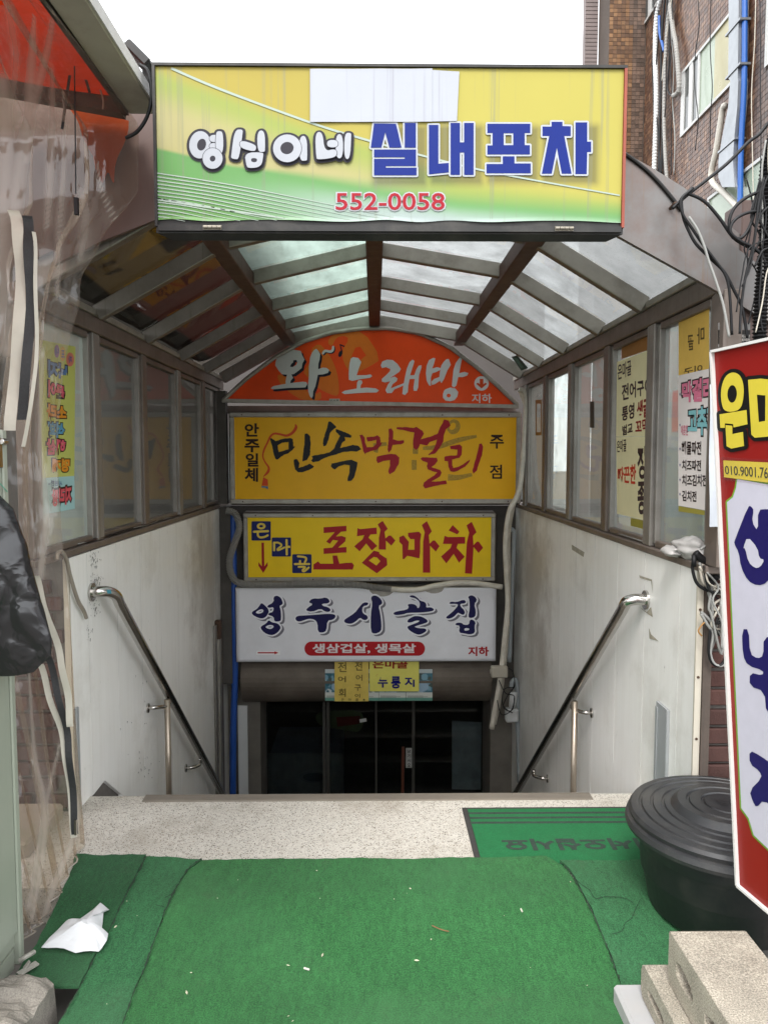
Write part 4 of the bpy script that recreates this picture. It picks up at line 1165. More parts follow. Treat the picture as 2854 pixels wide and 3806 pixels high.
navyJ = [[(60, 100), (110, 72), (170, 100), (210, 155), (205, 190), (160, 210), (185, 310), (200, 450), (195, 540), (110, 573), (62, 545), (62, 310), (85, 180)],
         [(350, 300), (400, 280), (520, 262), (552, 232), (530, 190), (600, 185), (648, 205), (662, 245), (688, 225), (692, 165), (640, 115), (565, 100), (558, 80), (610, 74), (665, 110), (692, 145), (755, 162), (777, 195), (768, 235), (830, 228), (878, 255), (850, 282), (700, 298), (540, 300), (480, 320), (400, 330), (360, 325)],
         [(640, 340), (720, 350), (785, 390), (793, 420), (740, 440), (640, 470), (620, 482), (680, 500), (760, 500), (780, 525), (750, 555), (690, 582), (640, 575), (560, 530), (528, 490), (540, 470), (610, 445), (670, 420), (690, 400), (640, 400), (580, 425), (530, 425), (535, 390), (600, 350)],
         [(1085, 155), (1160, 165), (1250, 130), (1285, 155), (1270, 180), (1205, 185), (1215, 225), (1255, 260), (1270, 300), (1250, 330), (1200, 310), (1180, 295), (1120, 360), (1050, 380), (1020, 360), (1070, 320), (1130, 270), (1185, 200), (1160, 185), (1060, 188)],
         [(1305, 95), (1350, 72), (1400, 95), (1425, 140), (1385, 190), (1410, 280), (1400, 355), (1330, 370), (1310, 345), (1330, 250), (1325, 130)], [[(1145, 440), (1180, 425), (1230, 430), (1250, 455), (1320, 455), (1330, 390), (1370, 388), (1408, 425), (1390, 470), (1400, 560), (1330, 580), (1260, 565), (1190, 555), (1205, 465), (1150, 460)], [(1265, 495), (1325, 500), (1320, 525), (1258, 532)]]]
CH = lambda polys: [[chaikin(l, 1) for l in p] if isinstance(p[0], list) else chaikin(p, 1) for p in polys]
nI, nJ = CH(navyI), CH(navyJ)
for nm, pl, cmx in (('I', nI, cI), ('J', nJ, cJ)):
    printing('lettering_shadow', y3, P3, outline(shift(pl, 30, 22), 16), ink(120, 118, 126), .0018, cmx)
    printing('lettering_outline', y3, P3, outline(pl, 20), ink(232, 232, 236), .0048, cmx)
    printing('lettering', y3, P3, pl, ink(28, 26, 74), .0076, cmx)
printing('red_capsule', y3, P3, [rrect(1132, 2384.5, 1579, 2437, 26, 8)], ink(172, 30, 36), .0018)
part('lettering', y3, text('생삼겹살, 생목살', (1161, 2392, 1545, 2429), P3, .0026, None, .03), ink(222, 214, 214))
part('lettering', y3, text('지하', (1739, 2403, 1816, 2438), P3, .0026, None, .035), ink(168, 30, 36))
printing('arrow_plate', y3, P3, [rect(185, 790, 490, 842)], ink(238, 238, 238), .0018, cI)
printing('arrow', y3, P3, [rect(203, 807, 420, 823), [(418, 796), (470, 816), (418, 836)]], ink(178, 30, 34), .0026, cI)

# ------------------------------------------------------------------ notices on the shutter drum
dpp = YP(6.262)
m_flyer = M('teal_flyer', (1, 1, 1), .55, var=.05, attr='print')
cK = crop(1180, 2440, .27727)
for k, (a, b) in enumerate(((102, 455), (458, 820), (824, 1182), (1187, 1540))):
    fl = thing('flyer', ['teal and white flyer at the left end of the row on the shutter drum', 'teal flyer hidden behind the two yellow handwritten notices', 'teal flyer showing below the 누룽지 notice', 'teal flyer with a pale bowl at the right end of the row'][k], 'flyer', dpp.at(*cK([((a + b) / 2, 595)])[0]), 'row of flyers on the shutter drum')
    f = part('sheet', fl, grid(lambda u, v: dpp.at(*cK([(lerp(a, b, u), lerp(172, 595, v))])[0], -.004), 30, 36), m_flyer)
    r0 = np.random.default_rng(40 + k)
    bl = [(r0.uniform(0, 1), r0.uniform(.12, .72), r0.uniform(.04, .13), r0.integers(0, 4)) for _ in range(26)]
    pal = [np.array(lin(*c)) for c in ((196, 206, 206), (40, 92, 106), (120, 160, 176), (70, 84, 78))]
    def fc(co, bl=bl, f=f, a=a, b=b):
        x = co[:, 0]; z = co[:, 2]
        u = (x - x.min()) / (x.max() - x.min()); v = 1 - (z - z.min()) / (z.max() - z.min())
        c = np.tile(np.array(lin(62, 112, 128)), (len(x), 1))
        for bx, by, br_, ci in bl: c[np.hypot(u - bx, (v - by) * 1.2) < br_] = pal[ci]
        c[np.hypot((u - .55) / .3, (v - .55) / .18) < 1] = np.array(lin(150, 176, 196))
        c[v < .12] = np.array(lin(190, 200, 200)); c[v > .73] = np.array(lin(206, 208, 200)); c[v > .9] = np.array(lin(96, 150, 134))
        return c
    colour_attr(f, fc)
    tx = [rect(a + 20, 528 + 10 * q, a + 20 + 300 * (.9 if q % 2 else .7), 532 + 10 * q) for q in range(3)]
    part('small_print', fl, tess(tx, dpp, -.002, cK), ink(110, 112, 108))
n_a = thing('handwritten_notice', 'faded amber notice in pale brush letters hanging on the drum', 'notice', dpp.at(1307, 2606))
part('sheet', n_a, solid(grid(lambda u, v: dpp.at(*cK([(lerp(230, 686, u), lerp(52, 600, v))])[0], .004 + .003 * math.sin(v * 5) + .002 * math.sin(u * 7 + v * 4)), 10, 14), .0008), M('amber_paper', lin(216, 190, 92), .7, var=.1, scale=20, dirt=.15))
hw = ink(118, 104, 56)
part('lettering', n_a, jl(text('전', (275, 70, 390, 205), dpp, .0105, cK, .02), text('어', (275, 260, 382, 340), dpp, .0105, cK, .02), text('회', (285, 425, 380, 535), dpp, .0105, cK, .02), text('전', (500, 65, 600, 185), dpp, .0105, cK, .02), text('어', (515, 240, 602, 320), dpp, .0105, cK, .02), text('구', (495, 370, 585, 455), dpp, .0105, cK, .02), text('이', (500, 495, 572, 545), dpp, .0105, cK, .02)), hw)
part('lettering', n_a, jl(*[text(c, (320 + 95 * k, 556, 358 + 95 * k, 592), dpp, .0105, cK, .01) for k, c in enumerate('은마골★')]), ink(52, 46, 34))
n_b = thing('handwritten_notice', 'lime yellow notice reading 누룽지 in blue marker on the drum', 'notice', dpp.at(1465, 2568))
part('sheet', n_b, solid(grid(lambda u, v: dpp.at(*cK([(lerp(698, 1358, u), lerp(40, 462, v))])[0], .010 + .004 * math.sin(v * 3) + .002 * math.sin(u * 9)), 10, 10), .0008), M('lime_paper', lin(222, 214, 104), .7, var=.06, scale=20))
part('lettering', n_b, text('은마골', (738, 40, 1208, 155), dpp, .0165, cK, .03), ink(140, 26, 26))
part('lettering', n_b, jl(text('누', (808, 265, 942, 410), dpp, .0165, cK, .035), text('룽', (985, 258, 1112, 422), dpp, .0165, cK, .035), text('지', (1165, 265, 1300, 400), dpp, .0165, cK, .035)), ink(22, 26, 110))
part('lettering', n_b, text('★', (782, 228, 822, 268), dpp, .0165, cK, 0), ink(170, 40, 36))

ALB[0] = .85
# ------------------------------------------------------------------ posters on the canopy windows
PW = Plane((XR + .030, 0, 0), (-1, 0, 0))
cP = crop(2280, 1260, .33457)
def quad_sheet(P, q, off, cm=None, n=6):
    if cm: q = cm(q)
    def f(u, v):
        a = (lerp(q[0][0], q[1][0], u), lerp(q[0][1], q[1][1], u)); b = (lerp(q[3][0], q[2][0], u), lerp(q[3][1], q[2][1], u))
        return P.at(lerp(a[0], b[0], v), lerp(a[1], b[1], v), off)
    return solid(grid(f, n, n), .0006)
def tq(s, q, P, off, cm, bold=.02, mirror=False): return text(s, None, P, off, cm, bold, None, mirror, q)
m_cream = M('cream_paper', lin(234, 224, 178), .7, var=.06, scale=12)
m_whitep = M('white_paper', lin(232, 224, 220), .6, var=.04, scale=12)
m_yelp = M('yellow_backed_paper', lin(222, 182, 84), .7, var=.12, scale=9, dirt=.2)
m_olive = M('olive_paper', lin(150, 140, 52), .7, var=.1)
m_amberp = M('brown_paper', lin(150, 100, 44), .7, var=.15)
k1, k2, k3 = ink(58, 44, 52), ink(150, 40, 40), ink(206, 60, 40)
ps = thing('handwritten_poster', 'tall cream poster with marker menu 전어구이 and 정종 on the right window', 'poster', PW.at(2350, 1950))
part('sheet', ps, quad_sheet(PW, [(40, 255), (400, 120), (400, 1080), (30, 1085)], .0015, cP), m_cream)
part('sheet', ps, quad_sheet(PW, [(30, 1090), (400, 1082), (400, 2030), (40, 1940)], .0015, cP), m_cream)
part('strip', ps, quad_sheet(PW, [(92, 70), (400, -40), (400, 118), (92, 222)], .0008, cP), m_amberp)
part('strip', ps, quad_sheet(PW, [(190, 1985), (400, 2032), (400, 2130), (190, 2075)], .0008, cP), m_olive)
part('lettering', ps, jl(tq('은마골', [(48, 285), (200, 225), (200, 400), (50, 460)], PW, .003, cP), tq('전어구이', [(95, 505), (420, 425), (420, 605), (95, 690)], PW, .003, cP, .025), tq('통영', [(95, 755), (235, 705), (232, 880), (95, 915)], PW, .003, cP, .03), tq('벌교', [(100, 965), (215, 920), (215, 1045), (100, 1075)], PW, .003, cP, .03), tq('은마골', [(40, 1130), (145, 1108), (145, 1250), (42, 1262)], PW, .003, cP), tq('정', [(268, 1190), (362, 1188), (358, 1555), (270, 1560)], PW, .003, cP, .03), tq('종', [(268, 1585), (362, 1580), (358, 1945), (272, 1955)], PW, .003, cP, .03)), k1)
part('lettering', ps, jl(tq('생굴', [(262, 700), (400, 640), (400, 870), (262, 885)], PW, .003, cP, .04), tq('꼬막', [(245, 905), (392, 870), (392, 1045), (245, 1050)], PW, .003, cP, .03)), k2)
part('lettering', ps, tq('따끈한', [(48, 1430), (255, 1385), (250, 1620), (50, 1590)], PW, .003, cP, .03), k3)
p2_ = thing('printed_menu', 'white menu sheet with pink 막걸리 and pancake list on the front right window', 'poster', PW.at(2565, 1900))
part('sheet', p2_, quad_sheet(PW, [(718, 408), (1060, 330), (1060, 1910), (722, 1850)], .0015, cP), m_whitep)
part('strip', p2_, quad_sheet(PW, [(722, 1855), (1060, 1915), (1060, 1965), (722, 1915)], .0012, cP), m_olive)
part('lettering_outline', p2_, join(tq('막걸리', [(750, 470), (1110, 385), (1110, 715), (750, 720)], PW, .0022, cP, .10), tq('고추파', [(815, 760), (1160, 700), (1160, 1100), (815, 1080)], PW, .0022, cP, .10)), ink(36, 30, 34))
part('lettering', p2_, tq('막걸리', [(765, 485), (1100, 405), (1100, 695), (765, 705)], PW, .0034, cP, .045), ink(218, 122, 150))
part('lettering', p2_, tq('고추파', [(828, 775), (1150, 720), (1150, 1080), (828, 1060)], PW, .0034, cP, .045), ink(130, 190, 196))
part('lettering', p2_, tq('매콤한', [(752, 960), (832, 952), (832, 1075), (752, 1065)], PW, .003, cP, .02), ink(214, 130, 150))
part('lettering', p2_, jl(tq('해물파전', [(760, 1135), (980, 1135), (978, 1290), (760, 1285)], PW, .003, cP, .03), tq('치즈파전', [(765, 1340), (978, 1345), (975, 1470), (765, 1460)], PW, .003, cP, .03), tq('치즈김치전', [(765, 1505), (1040, 1505), (1040, 1640), (765, 1630)], PW, .003, cP, .03), tq('김치전', [(765, 1680), (925, 1690), (925, 1812), (765, 1800)], PW, .003, cP, .03)), ink(44, 34, 36))
part('stars', p2_, join(*[tq('★', [(732, y), (752, y), (752, y + 42), (732, y + 42)], PW, .003, cP, 0) for y in (590, 932, 1195, 1375, 1540, 1700)]), ink(62, 60, 120))
p3_ = thing('yellow_notice', 'yellow notice seen from its back, above the white menu sheet', 'notice', PW.at(2565, 1390))
part('sheet', p3_, quad_sheet(PW, [(722, -205), (1060, -350), (1060, 330), (722, 405)], .0006, cP), m_yelp)
part('lettering', p3_, jl(tq('골', [(820, -40), (890, -50), (890, 120), (835, 130)], PW, .002, cP, .02, True), tq('마', [(930, -120), (1010, -150), (1010, 50), (930, 60)], PW, .002, cP, .02, True), tq('이구', [(780, 330), (990, 275), (990, 370), (780, 400)], PW, .002, cP, .02, True)), ink(98, 82, 44))
PV = Plane((XL - .030, 0, 0), (1, 0, 0))
cQ = crop(160, 1260, .2982)
p4_ = thing('printed_menu', 'lime and pale blue seafood menu seen from its back on the left window', 'poster', PV.at(250, 1890))
part('sheet', p4_, quad_sheet(PV, [(-60, 5), (402, 95), (388, 1705), (-60, 1735)], .0015, cQ), M('lime_poster', lin(196, 202, 104), .6, var=.05))
part('sheet', p4_, quad_sheet(PV, [(-60, 1738), (388, 1708), (395, 2115), (-60, 2200)], .0015, cQ), M('pale_blue_poster', lin(164, 206, 206), .6, var=.05))
rows = [('낙지', [(60, 255), (295, 330), (295, 500), (60, 480)], (92, 130, 180)), ('문어', [(60, 505), (262, 590), (262, 745), (60, 725)], (222, 96, 116)), ('소라', [(40, 800), (290, 835), (285, 1005), (40, 1010)], (226, 146, 44)), ('석화', [(40, 1030), (268, 1045), (262, 1230), (40, 1230)], (92, 160, 196)), ('해삼', [(40, 1240), (278, 1255), (268, 1430), (40, 1450)], (222, 96, 116)), ('멍게', [(110, 1490), (328, 1490), (322, 1655), (110, 1660)], (226, 146, 44))]
for s, q, c in rows:
    qo = [(q[0][0] - 14, q[0][1] - 14), (q[1][0] + 14, q[1][1] - 14), (q[2][0] + 14, q[2][1] + 14), (q[3][0] - 14, q[3][1] + 14)]
    part('lettering_outline', p4_, tq(s, qo, PV, .0025, cQ, .11, True), ink(40, 32, 30))
    part('lettering', p4_, tq(s, q, PV, .0035, cQ, .055, True), ink(*c))
part('lettering', p4_, tq('시원한~', [(60, 1755), (235, 1770), (235, 1830), (60, 1840)], PV, .003, cQ, .02, True), ink(62, 92, 140))
part('lettering_outline', p4_, tq('지리탕', [(90, 1850), (368, 1800), (360, 2080), (90, 2120)], PV, .0025, cQ, .11, True), ink(40, 30, 30))
part('lettering', p4_, tq('지리탕', [(104, 1880), (352, 1825), (345, 2055), (104, 2095)], PV, .0035, cQ, .055, True), ink(222, 92, 104))
for cx, cy, rx, ry_, c, ch in ((170, 152, 32, 82, (160, 108, 160), '내'), (243, 185, 36, 92, (226, 176, 60), '포'), (335, 255, 50, 88, (214, 128, 110), '차')):
    part('badge', p4_, tess([ell(cx, cy, rx, ry_)], PV, .0022, cQ), ink(*c))
    part('lettering', p4_, tq(ch, [(cx - 22, cy - 48), (cx + 22, cy - 44), (cx + 22, cy + 48), (cx - 22, cy + 44)], PV, .0032, cQ, .02, True), ink(84, 96, 150))

ALB[0] = 1.0
# ------------------------------------------------------------------ handrails
def handrail(name, label, PX, xr, flange, bend, end, brs, post_px):
    base = onX(xr, *end)
    t = thing(name, label, 'handrail', (xr, base.y, base.z), 'steel handrails beside the steps')
    s = 1 if PX.n.x > 0 else -1
    f0 = PX.at(*flange)
    b = onX(xr, *bend); e = onX(xr, *end)
    d = (e - b).normalized()
    pts = [f0 + Vector((s * .004, 0, 0)), f0 + Vector((s * .035, .005, .002)), Vector((lerp(f0.x, xr, .8), lerp(f0.y, b.y, .45), lerp(f0.z, b.z, .15))), Vector((xr, lerp(f0.y, b.y, .95), lerp(f0.z, b.z, .75))), b + d * .05]
    P = smooth_path(pts, 6) + [b + d * .4, e + d * .1]
    part('rail', t, tube(P, .0245, 14, True, 0), m_steel, smooth=True)
    part('flange', t, tube([f0, f0 + Vector((s * .010, 0, 0))], .042, 18, sub=0), m_steel)
    for rp, wp in brs:
        a = onX(xr, *rp); w = PX.at(*wp)
        part('bracket', t, tube([a + Vector((0, 0, -.012)), a + Vector((0, .0, -.05)), Vector((lerp(a.x, w.x, .45), w.y, w.z + .004)), w], .0115, 10), m_steel, smooth=True)
        part('flange', t, tube([w, w + Vector((s * .007, 0, 0))], .027, 14, sub=0), m_steel)
    a = onX(xr, *post_px)
    part('post', t, tube([a, Vector((a.x, a.y, -.2 * (1 + int((a.y - 3.33) / .25))))], .0165, 10, sub=0), M('stained_steel', (.42, .36, .29), .35, .8, var=.25, dirt=.5, dirtcol=(.16, .09, .05)), smooth=True)
    return t
handrail('handrail', 'steel handrail on the left wall with a blue tape scrap', PXL, -1.18, (340, 2201), (434, 2222), (830, 2955), (((624, 2591), (549, 2632)), ((742, 2814), (690, 2855))), (622, 2600))
handrail('handrail', 'steel handrail on the right wall above the doormat', PXR, 1.09, (2402, 2230), (2325, 2243), (1916, 2951), (((2130, 2602), (2200, 2650)), ((1984, 2856), (2036, 2894))), (2135, 2606))
solo('tape_scrap', 'turquoise scrap of tape stuck on the left rail bend', 'tape', solid(grid(lambda u, v: onX(-1.1535, lerp(397, 412, u) + 4 * v, lerp(2192, 2206, v)), 2, 2), .0006), ink(70, 150, 170))

# ------------------------------------------------------------------ pipes and cables at the stair end
ep = YP(6.12)
cS = crop(1700, 1450, .6557)
m_tape = M('white_wrapped_pipe', (.58, .54, .46), .65, var=.2, scale=14, dirt=.45, dirtcol=(.20, .17, .12), bump=.6, bscale=40)
m_pvc = M('grey_pvc', (.30, .33, .34), .5, var=.15, dirt=.35)
def pipe(name, label, cat, P, pts, r, mat, cm=None, n=10, group=None, corr=False, off=0.0):
    pts = cm(pts) if cm else pts
    path = [P.at(x, y, off) for x, y in pts]
    return solo(name, label, cat, corrugated(path, r) if corr else tube(path, r, n), mat, smooth=not corr, group=group)
pipe('wrapped_pipe', 'thick white taped pipe beside the amber sign, nearer the steps', 'pipe', ep, [(330, 5), (370, 45), (362, 300), (335, 560), (280, 680), (258, 850), (264, 1050), (270, 1200), (252, 1400), (236, 1550), (214, 1700), (180, 1890)], .0215, m_tape, cS, off=.12)
pipe('wrapped_pipe', 'thinner taped pipe running behind the thick white one', 'pipe', ep, [(350, 10), (398, 160), (392, 300), (370, 470), (326, 600), (296, 720), (282, 850), (284, 1150), (272, 1400), (258, 1560), (236, 1720), (204, 1880)], .016, m_tape, cS, off=.05)
pipe('drain_pipe', 'grey plastic pipe standing in the far right corner', 'pipe', ep, [(285, 785), (312, 795), (320, 840), (305, 1200), (292, 1540)], .019, m_pvc, cS)
pipe('drain_pipe', 'grey plastic pipe below the white trap at the corner', 'pipe', ep, [(300, 1680), (304, 1650), (330, 1655), (338, 1900), (346, 2215)], .0185, m_pvc, cS, off=.03)
tr0 = cS([(300, 1800)])[0]; trp = ep.at(*tr0, .06)
trp_t = thing('pipe_trap', 'white plastic pump box with wires in the far right corner', 'trap', trp - Vector((0, 0, .09)))
part('body', trp_t, box(trp.x - .055, trp.x + .045, trp.y - .05, trp.y + .03, trp.z - .09, trp.z + .02), m_whiteplastic, bevel=.012)
part('neck', trp_t, tube([trp + Vector((0, -.01, .02)), trp + Vector((0.01, -.01, .15))], .03, 12, sub=0), m_whiteplastic, smooth=True)
part('cap', trp_t, tube([trp + Vector((-.005, -.052, -.02)), trp + Vector((-.005, -.062, -.02))], .018, 12, sub=0), m_whiteplastic)
jb = ep.at(*cS([(222, 1566)])[0], .15)
jt = thing('junction_box', 'small beige junction box clipped to the wrapped pipes', 'junction box', jb - Vector((0, 0, .05)))
part('body', jt, box(jb.x - .07, jb.x + .06, jb.y - .03, jb.y + .03, jb.z - .045, jb.z + .045), M('beige_plastic', (.42, .38, .31), .5, var=.15, dirt=.4), bevel=.008)
part('cap', jt, tube([jb + Vector((-.075, 0, 0)), jb + Vector((-.06, 0, 0))], .02, 10, sub=0), m_cable_w)
for i, pts in enumerate(([(250, 1540), (290, 1560), (300, 1640), (260, 1700), (240, 1760), (290, 1790)], [(215, 1610), (250, 1680), (300, 1700), (280, 1780), (235, 1740), (245, 1660), (300, 1650)], [(205, 1720), (230, 1800), (290, 1770), (300, 1700)])):
    pipe('wire', ['black wire looping from the junction box', 'black wire coiled over the white pump box', 'thin black wire sagging below the pipes'][i], 'wire', ep, pts, .004, m_cable, cS, 6, off=.17)
cT = crop(820, 1880, .7113)
m_hose = M('grey_flexible_hose', (.30, .29, .27), .6, .2, var=.2, dirt=.4)
pipe('flexible_hose', 'grey corrugated hose curling round the yellow 포장마차 sign', 'hose', YP(6.10), [(30, 25), (75, 40), (98, 110), (72, 200), (48, 280), (58, 360), (110, 405), (300, 412), (520, 405), (700, 412), (800, 425), (890, 436)], .026, m_hose, cT, corr=True)
pipe('flexible_hose', 'taped grey hose sagging onto the white sign top', 'hose', YP(6.11), [(870, 432), (960, 440), (1040, 436), (1120, 418), (1220, 404), (1330, 405), (1470, 425)], .022, m_tape, cT)
m_bluep = M('blue_pipe', (.02, .085, .36), .4, var=.12, dirt=.25)
pipe('blue_pipe', 'blue water pipe standing in the far left corner', 'pipe', YP(6.27), [(866, 1900), (870, 2200), (874, 2480), (868, 2700), (866, 3000)], .027, m_bluep)
sgt = thing('shutter_guide', 'dull aluminium shutter guide standing by the left wall end', 'guide rail', (-1.2, 6.0, -2.0))
a0 = PXL.at(800, 2310)
for k, (ya, yb, xx) in enumerate(((5.93, 6.0, .018), (6.02, 6.10, .03), (6.12, 6.20, .022))):
    part('channel', sgt, box(XL + .001, XL + .001 + xx, ya, yb, -2.0, a0.z - .02), (m_alu, m_alu_l, m_alu_b)[k], bevel=.003)
part('hinge', sgt, box(XL + .001, XL + .045, 6.0, 6.05, a0.z - .14, a0.z + .01), m_rustdot, bevel=.004)
solo('white_board', 'narrow white board leaning beside the blue pipe', 'board', box(-1.16, -1.08, 6.40, 6.42, -2.0, -.60), m_whiteplastic)
# conduit gutter stub and wires on the left sill
hk = PXL.at(225, 2055)
pipe('bent_pipe', 'thin bent grey pipe hooked over the left wall edge', 'pipe', Plane((XL + .02, 0, 0), (1, 0, 0)), [(212, 2080), (215, 2058), (232, 2052), (250, 2085), (262, 2140), (290, 2230), (312, 2270), (322, 2297)], .0085, M('dull_pipe', (.35, .31, .26), .45, .4, var=.2, dirt=.4), None, 8)
for i, (xs, zz) in enumerate(((-1.27, 1.128), (1.19, 1.128))):
    for k in range(3):
        r = random.Random(80 + k + 10 * i)
        pts = [(xs + r.uniform(-.01, .01), lerp(3.3, 6.2, j / 9) + r.uniform(-.05, .05), zz + r.uniform(-.002, .004)) for j in range(10)]
        solo('wire', '%s wire lying along the %s window sill' % (('brown', 'grey', 'black')[k], ('left', 'right')[i]), 'wire', tube(pts, .0028, 6), (m_rustdot, m_cable_g, m_cable)[k], smooth=True)

ALB[0] = .76
# ------------------------------------------------------------------ turf, doormat, small litter
def zg(y):
    t = min(1, max(0, (y - 2.1) / .46)); t = t * t * (3 - 2 * t)
    return -.045 + .049 * t
def onG(px, py, off=0.0):
    d = ray(px, py); a, b = .8, 8.0
    for _ in range(40):
        m = (a + b) / 2; p = CAM + d * m
        if p.z > zg(p.y) + off: a = m
        else: b = m
    return CAM + d * a
def turf(name, col, col2):
    m, t, P, N, L = nodes(name)
    tc = N('ShaderNodeTexCoord'); vec = tc.outputs['Object']
    c = mix(N, L, ramp(N, L, add_noise(N, L, vec, 3.0, 5), .3, .75), col, col2)
    f = add_noise(N, L, vec, 240, 3, .7)
    g = N('ShaderNodeMapRange'); g.inputs[1].default_value = .25; g.inputs[2].default_value = .75; g.inputs[3].default_value = .30; g.inputs[4].default_value = 1.6; L(f, g.inputs[0])
    c = mix(N, L, 1.0, c, g.outputs[0], 'MULTIPLY')
    mp = N('ShaderNodeMapping'); mp.inputs['Scale'].default_value = (70, 22, 40); mp.inputs['Rotation'].default_value = (0, 0, .3); L(vec, mp.inputs[0])
    g2 = N('ShaderNodeMapRange'); g2.inputs[1].default_value = .3; g2.inputs[2].default_value = .7; g2.inputs[3].default_value = .78; g2.inputs[4].default_value = 1.2; L(add_noise(N, L, mp.outputs[0], 1, 4, .7), g2.inputs[0])
    c = mix(N, L, 1.0, c, g2.outputs[0], 'MULTIPLY')
    wn = ramp(N, L, add_noise(N, L, vec, 1.1, 5, .6), .45, .75)
    kw = N('ShaderNodeMath'); kw.operation = 'MULTIPLY'; kw.inputs[1].default_value = .35; L(wn, kw.inputs[0])
    c = mix(N, L, kw.outputs[0], c, tuple(x * 1.25 + .03 for x in col2))
    c = mix(N, L, 1.0, c, (.76, .76, .76), 'MULTIPLY')
    sd = ramp(N, L, add_noise(N, L, vec, 4.5, 8, .75), .60, .76)
    ks = N('ShaderNodeMath'); ks.operation = 'MULTIPLY'; ks.inputs[1].default_value = .5; L(sd, ks.inputs[0])
    c = mix(N, L, ks.outputs[0], c, (.055, .075, .040))
    d = ramp(N, L, add_noise(N, L, vec, 1.8, 7, .7), .5, .8)
    k = N('ShaderNodeMath'); k.operation = 'MULTIPLY'; k.inputs[1].default_value = .45; L(d, k.inputs[0])
    c = mix(N, L, k.outputs[0], c, (.025, .075, .035))
    L(c, P.inputs['Base Color']); P.inputs['Roughness'].default_value = .85; P.inputs['Specular IOR Level'].default_value = .2
    P.inputs['Sheen Weight'].default_value = .04
    b = N('ShaderNodeBump'); b.inputs['Strength'].default_value = .9; b.inputs['Distance'].default_value = .004
    L(f, b.inputs['Height']); L(b.outputs[0], P.inputs['Normal'])
    return m
m_turf = turf('green_turf', lin(48, 108, 58), lin(58, 118, 66))
m_turf2 = turf('faded_turf', lin(50, 108, 66), lin(60, 116, 74))
m_turf3 = turf('dark_turf', lin(40, 90, 54), lin(48, 98, 60))
def loft(name, label, left, right, mat, off, ny=64, nx=40, th=.008, wob=.006, group='green turf pieces'):
    def samp(line, t):
        L_ = [0]
        for i in range(1, len(line)): L_.append(L_[-1] + math.hypot(line[i][0] - line[i - 1][0], line[i][1] - line[i - 1][1]))
        s = t * L_[-1]
        for i in range(1, len(line)):
            if s <= L_[i] + 1e-9:
                k = (s - L_[i - 1]) / max(1e-9, L_[i] - L_[i - 1])
                return (lerp(line[i - 1][0], line[i][0], k), lerp(line[i - 1][1], line[i][1], k))
        return line[-1]
    def f(u, v):
        a, b = samp(left, v), samp(right, v)
        jx = 0
        p = onG(lerp(a[0], b[0], u), lerp(a[1], b[1], u), off)
        e = 0
        if u in (0, 1): jx = .004 * mnoise.noise((p.x * 25, p.y * 25, off * 99))
        if v == 0: e = .006 * mnoise.noise((p.x * 30, 3, off * 77))
        return (p.x + jx, p.y + e, p.z + wob * mnoise.noise((p.x * 4, p.y * 4, 1)) + .0012 * mnoise.noise((p.x * 19, p.y * 19, 5)))
    return solo(name, label, 'turf', solid(grid(f, nx, ny), th), mat, group=group)
c0, cZ = crop(0, 3000, .5425), crop(1700, 2800, .6956)
seamA = c0([(1000, 338), (970, 400), (840, 650), (760, 830), (640, 1050), (560, 1215), (400, 1486), (330, 1620), (-120, 2500)])
seamB = c0([(1385, 352), (1290, 420), (1215, 540), (1140, 690), (1060, 900), (1000, 1080), (920, 1260), (840, 1486), (800, 1620), (540, 2500)])
seamR = cZ([(545, 585), (600, 630), (640, 700), (720, 850), (800, 1040), (842, 1150), (868, 1225), (900, 1446), (930, 1560), (1170, 2400)])
loft('turf_piece', 'dark frayed green turf piece under the clear curtain', c0([(520, 336), (500, 430), (380, 700), (250, 950), (170, 1060), (120, 1150), (60, 1250)]), c0([(1000, 338), (970, 400), (840, 650), (760, 830), (640, 1050), (560, 1215), (540, 1250)]), m_turf3, .004, nx=20)
loft('turf_piece', 'narrow faded turf strip between two seams on the left', seamA, seamB, m_turf2, .008, nx=20)
loft('turf_piece', 'faded cracked turf piece in front of the black tub', seamR, cZ([(1100, 575), (1400, 640), (1500, 700), (1560, 850), (1600, 1040), (1640, 1150), (1659, 1225), (1700, 1446), (1720, 1560), (2000, 2400)]), m_turf2, .006, nx=26)
loft('turf_piece', 'largest green turf mat running up to the landing', c0([(1388, 358), (1292, 425), (1217, 545), (1142, 695), (1062, 905), (1002, 1085), (922, 1265), (842, 1490), (802, 1625), (542, 2500)]), cZ([(470, 552), (580, 612), (640, 705), (720, 855), (800, 1045), (842, 1155), (868, 1230), (900, 1450), (930, 1565), (1170, 2400)]), m_turf, .013, nx=70, ny=96)
# dark frayed seams between the pieces
m_seam = M('frayed_seam', (.018, .045, .022), .95, var=.5, scale=60)
for lb, ln, of in (('dark frayed seam along the dark turf piece on the left', seamA, .0175), ('dark seam between the faded strip and the large mat', seamB, .0222), ('frayed seam between the large mat and the faded piece', seamR, .0222)):
    r_s = random.Random(len(lb))
    pts = [tuple(p)[:2] for p in smooth_path([(x, y, 0) for x, y in ln], 9)]
    pts = [(x + r_s.uniform(-2.5, 2.5), y) for x, y in pts]
    V, Fc = [], []
    for p in stroke(pts, [r_s.choice((.5, 1.5, 3, 5, 7)) for _ in pts], 1, False):
        b = len(V); V += [onG(x, y, of) for x, y in p]; Fc.append((b, b + 1, b + 2, b + 3))
    solo('turf_seam', lb, 'seam', (V, Fc), m_seam)
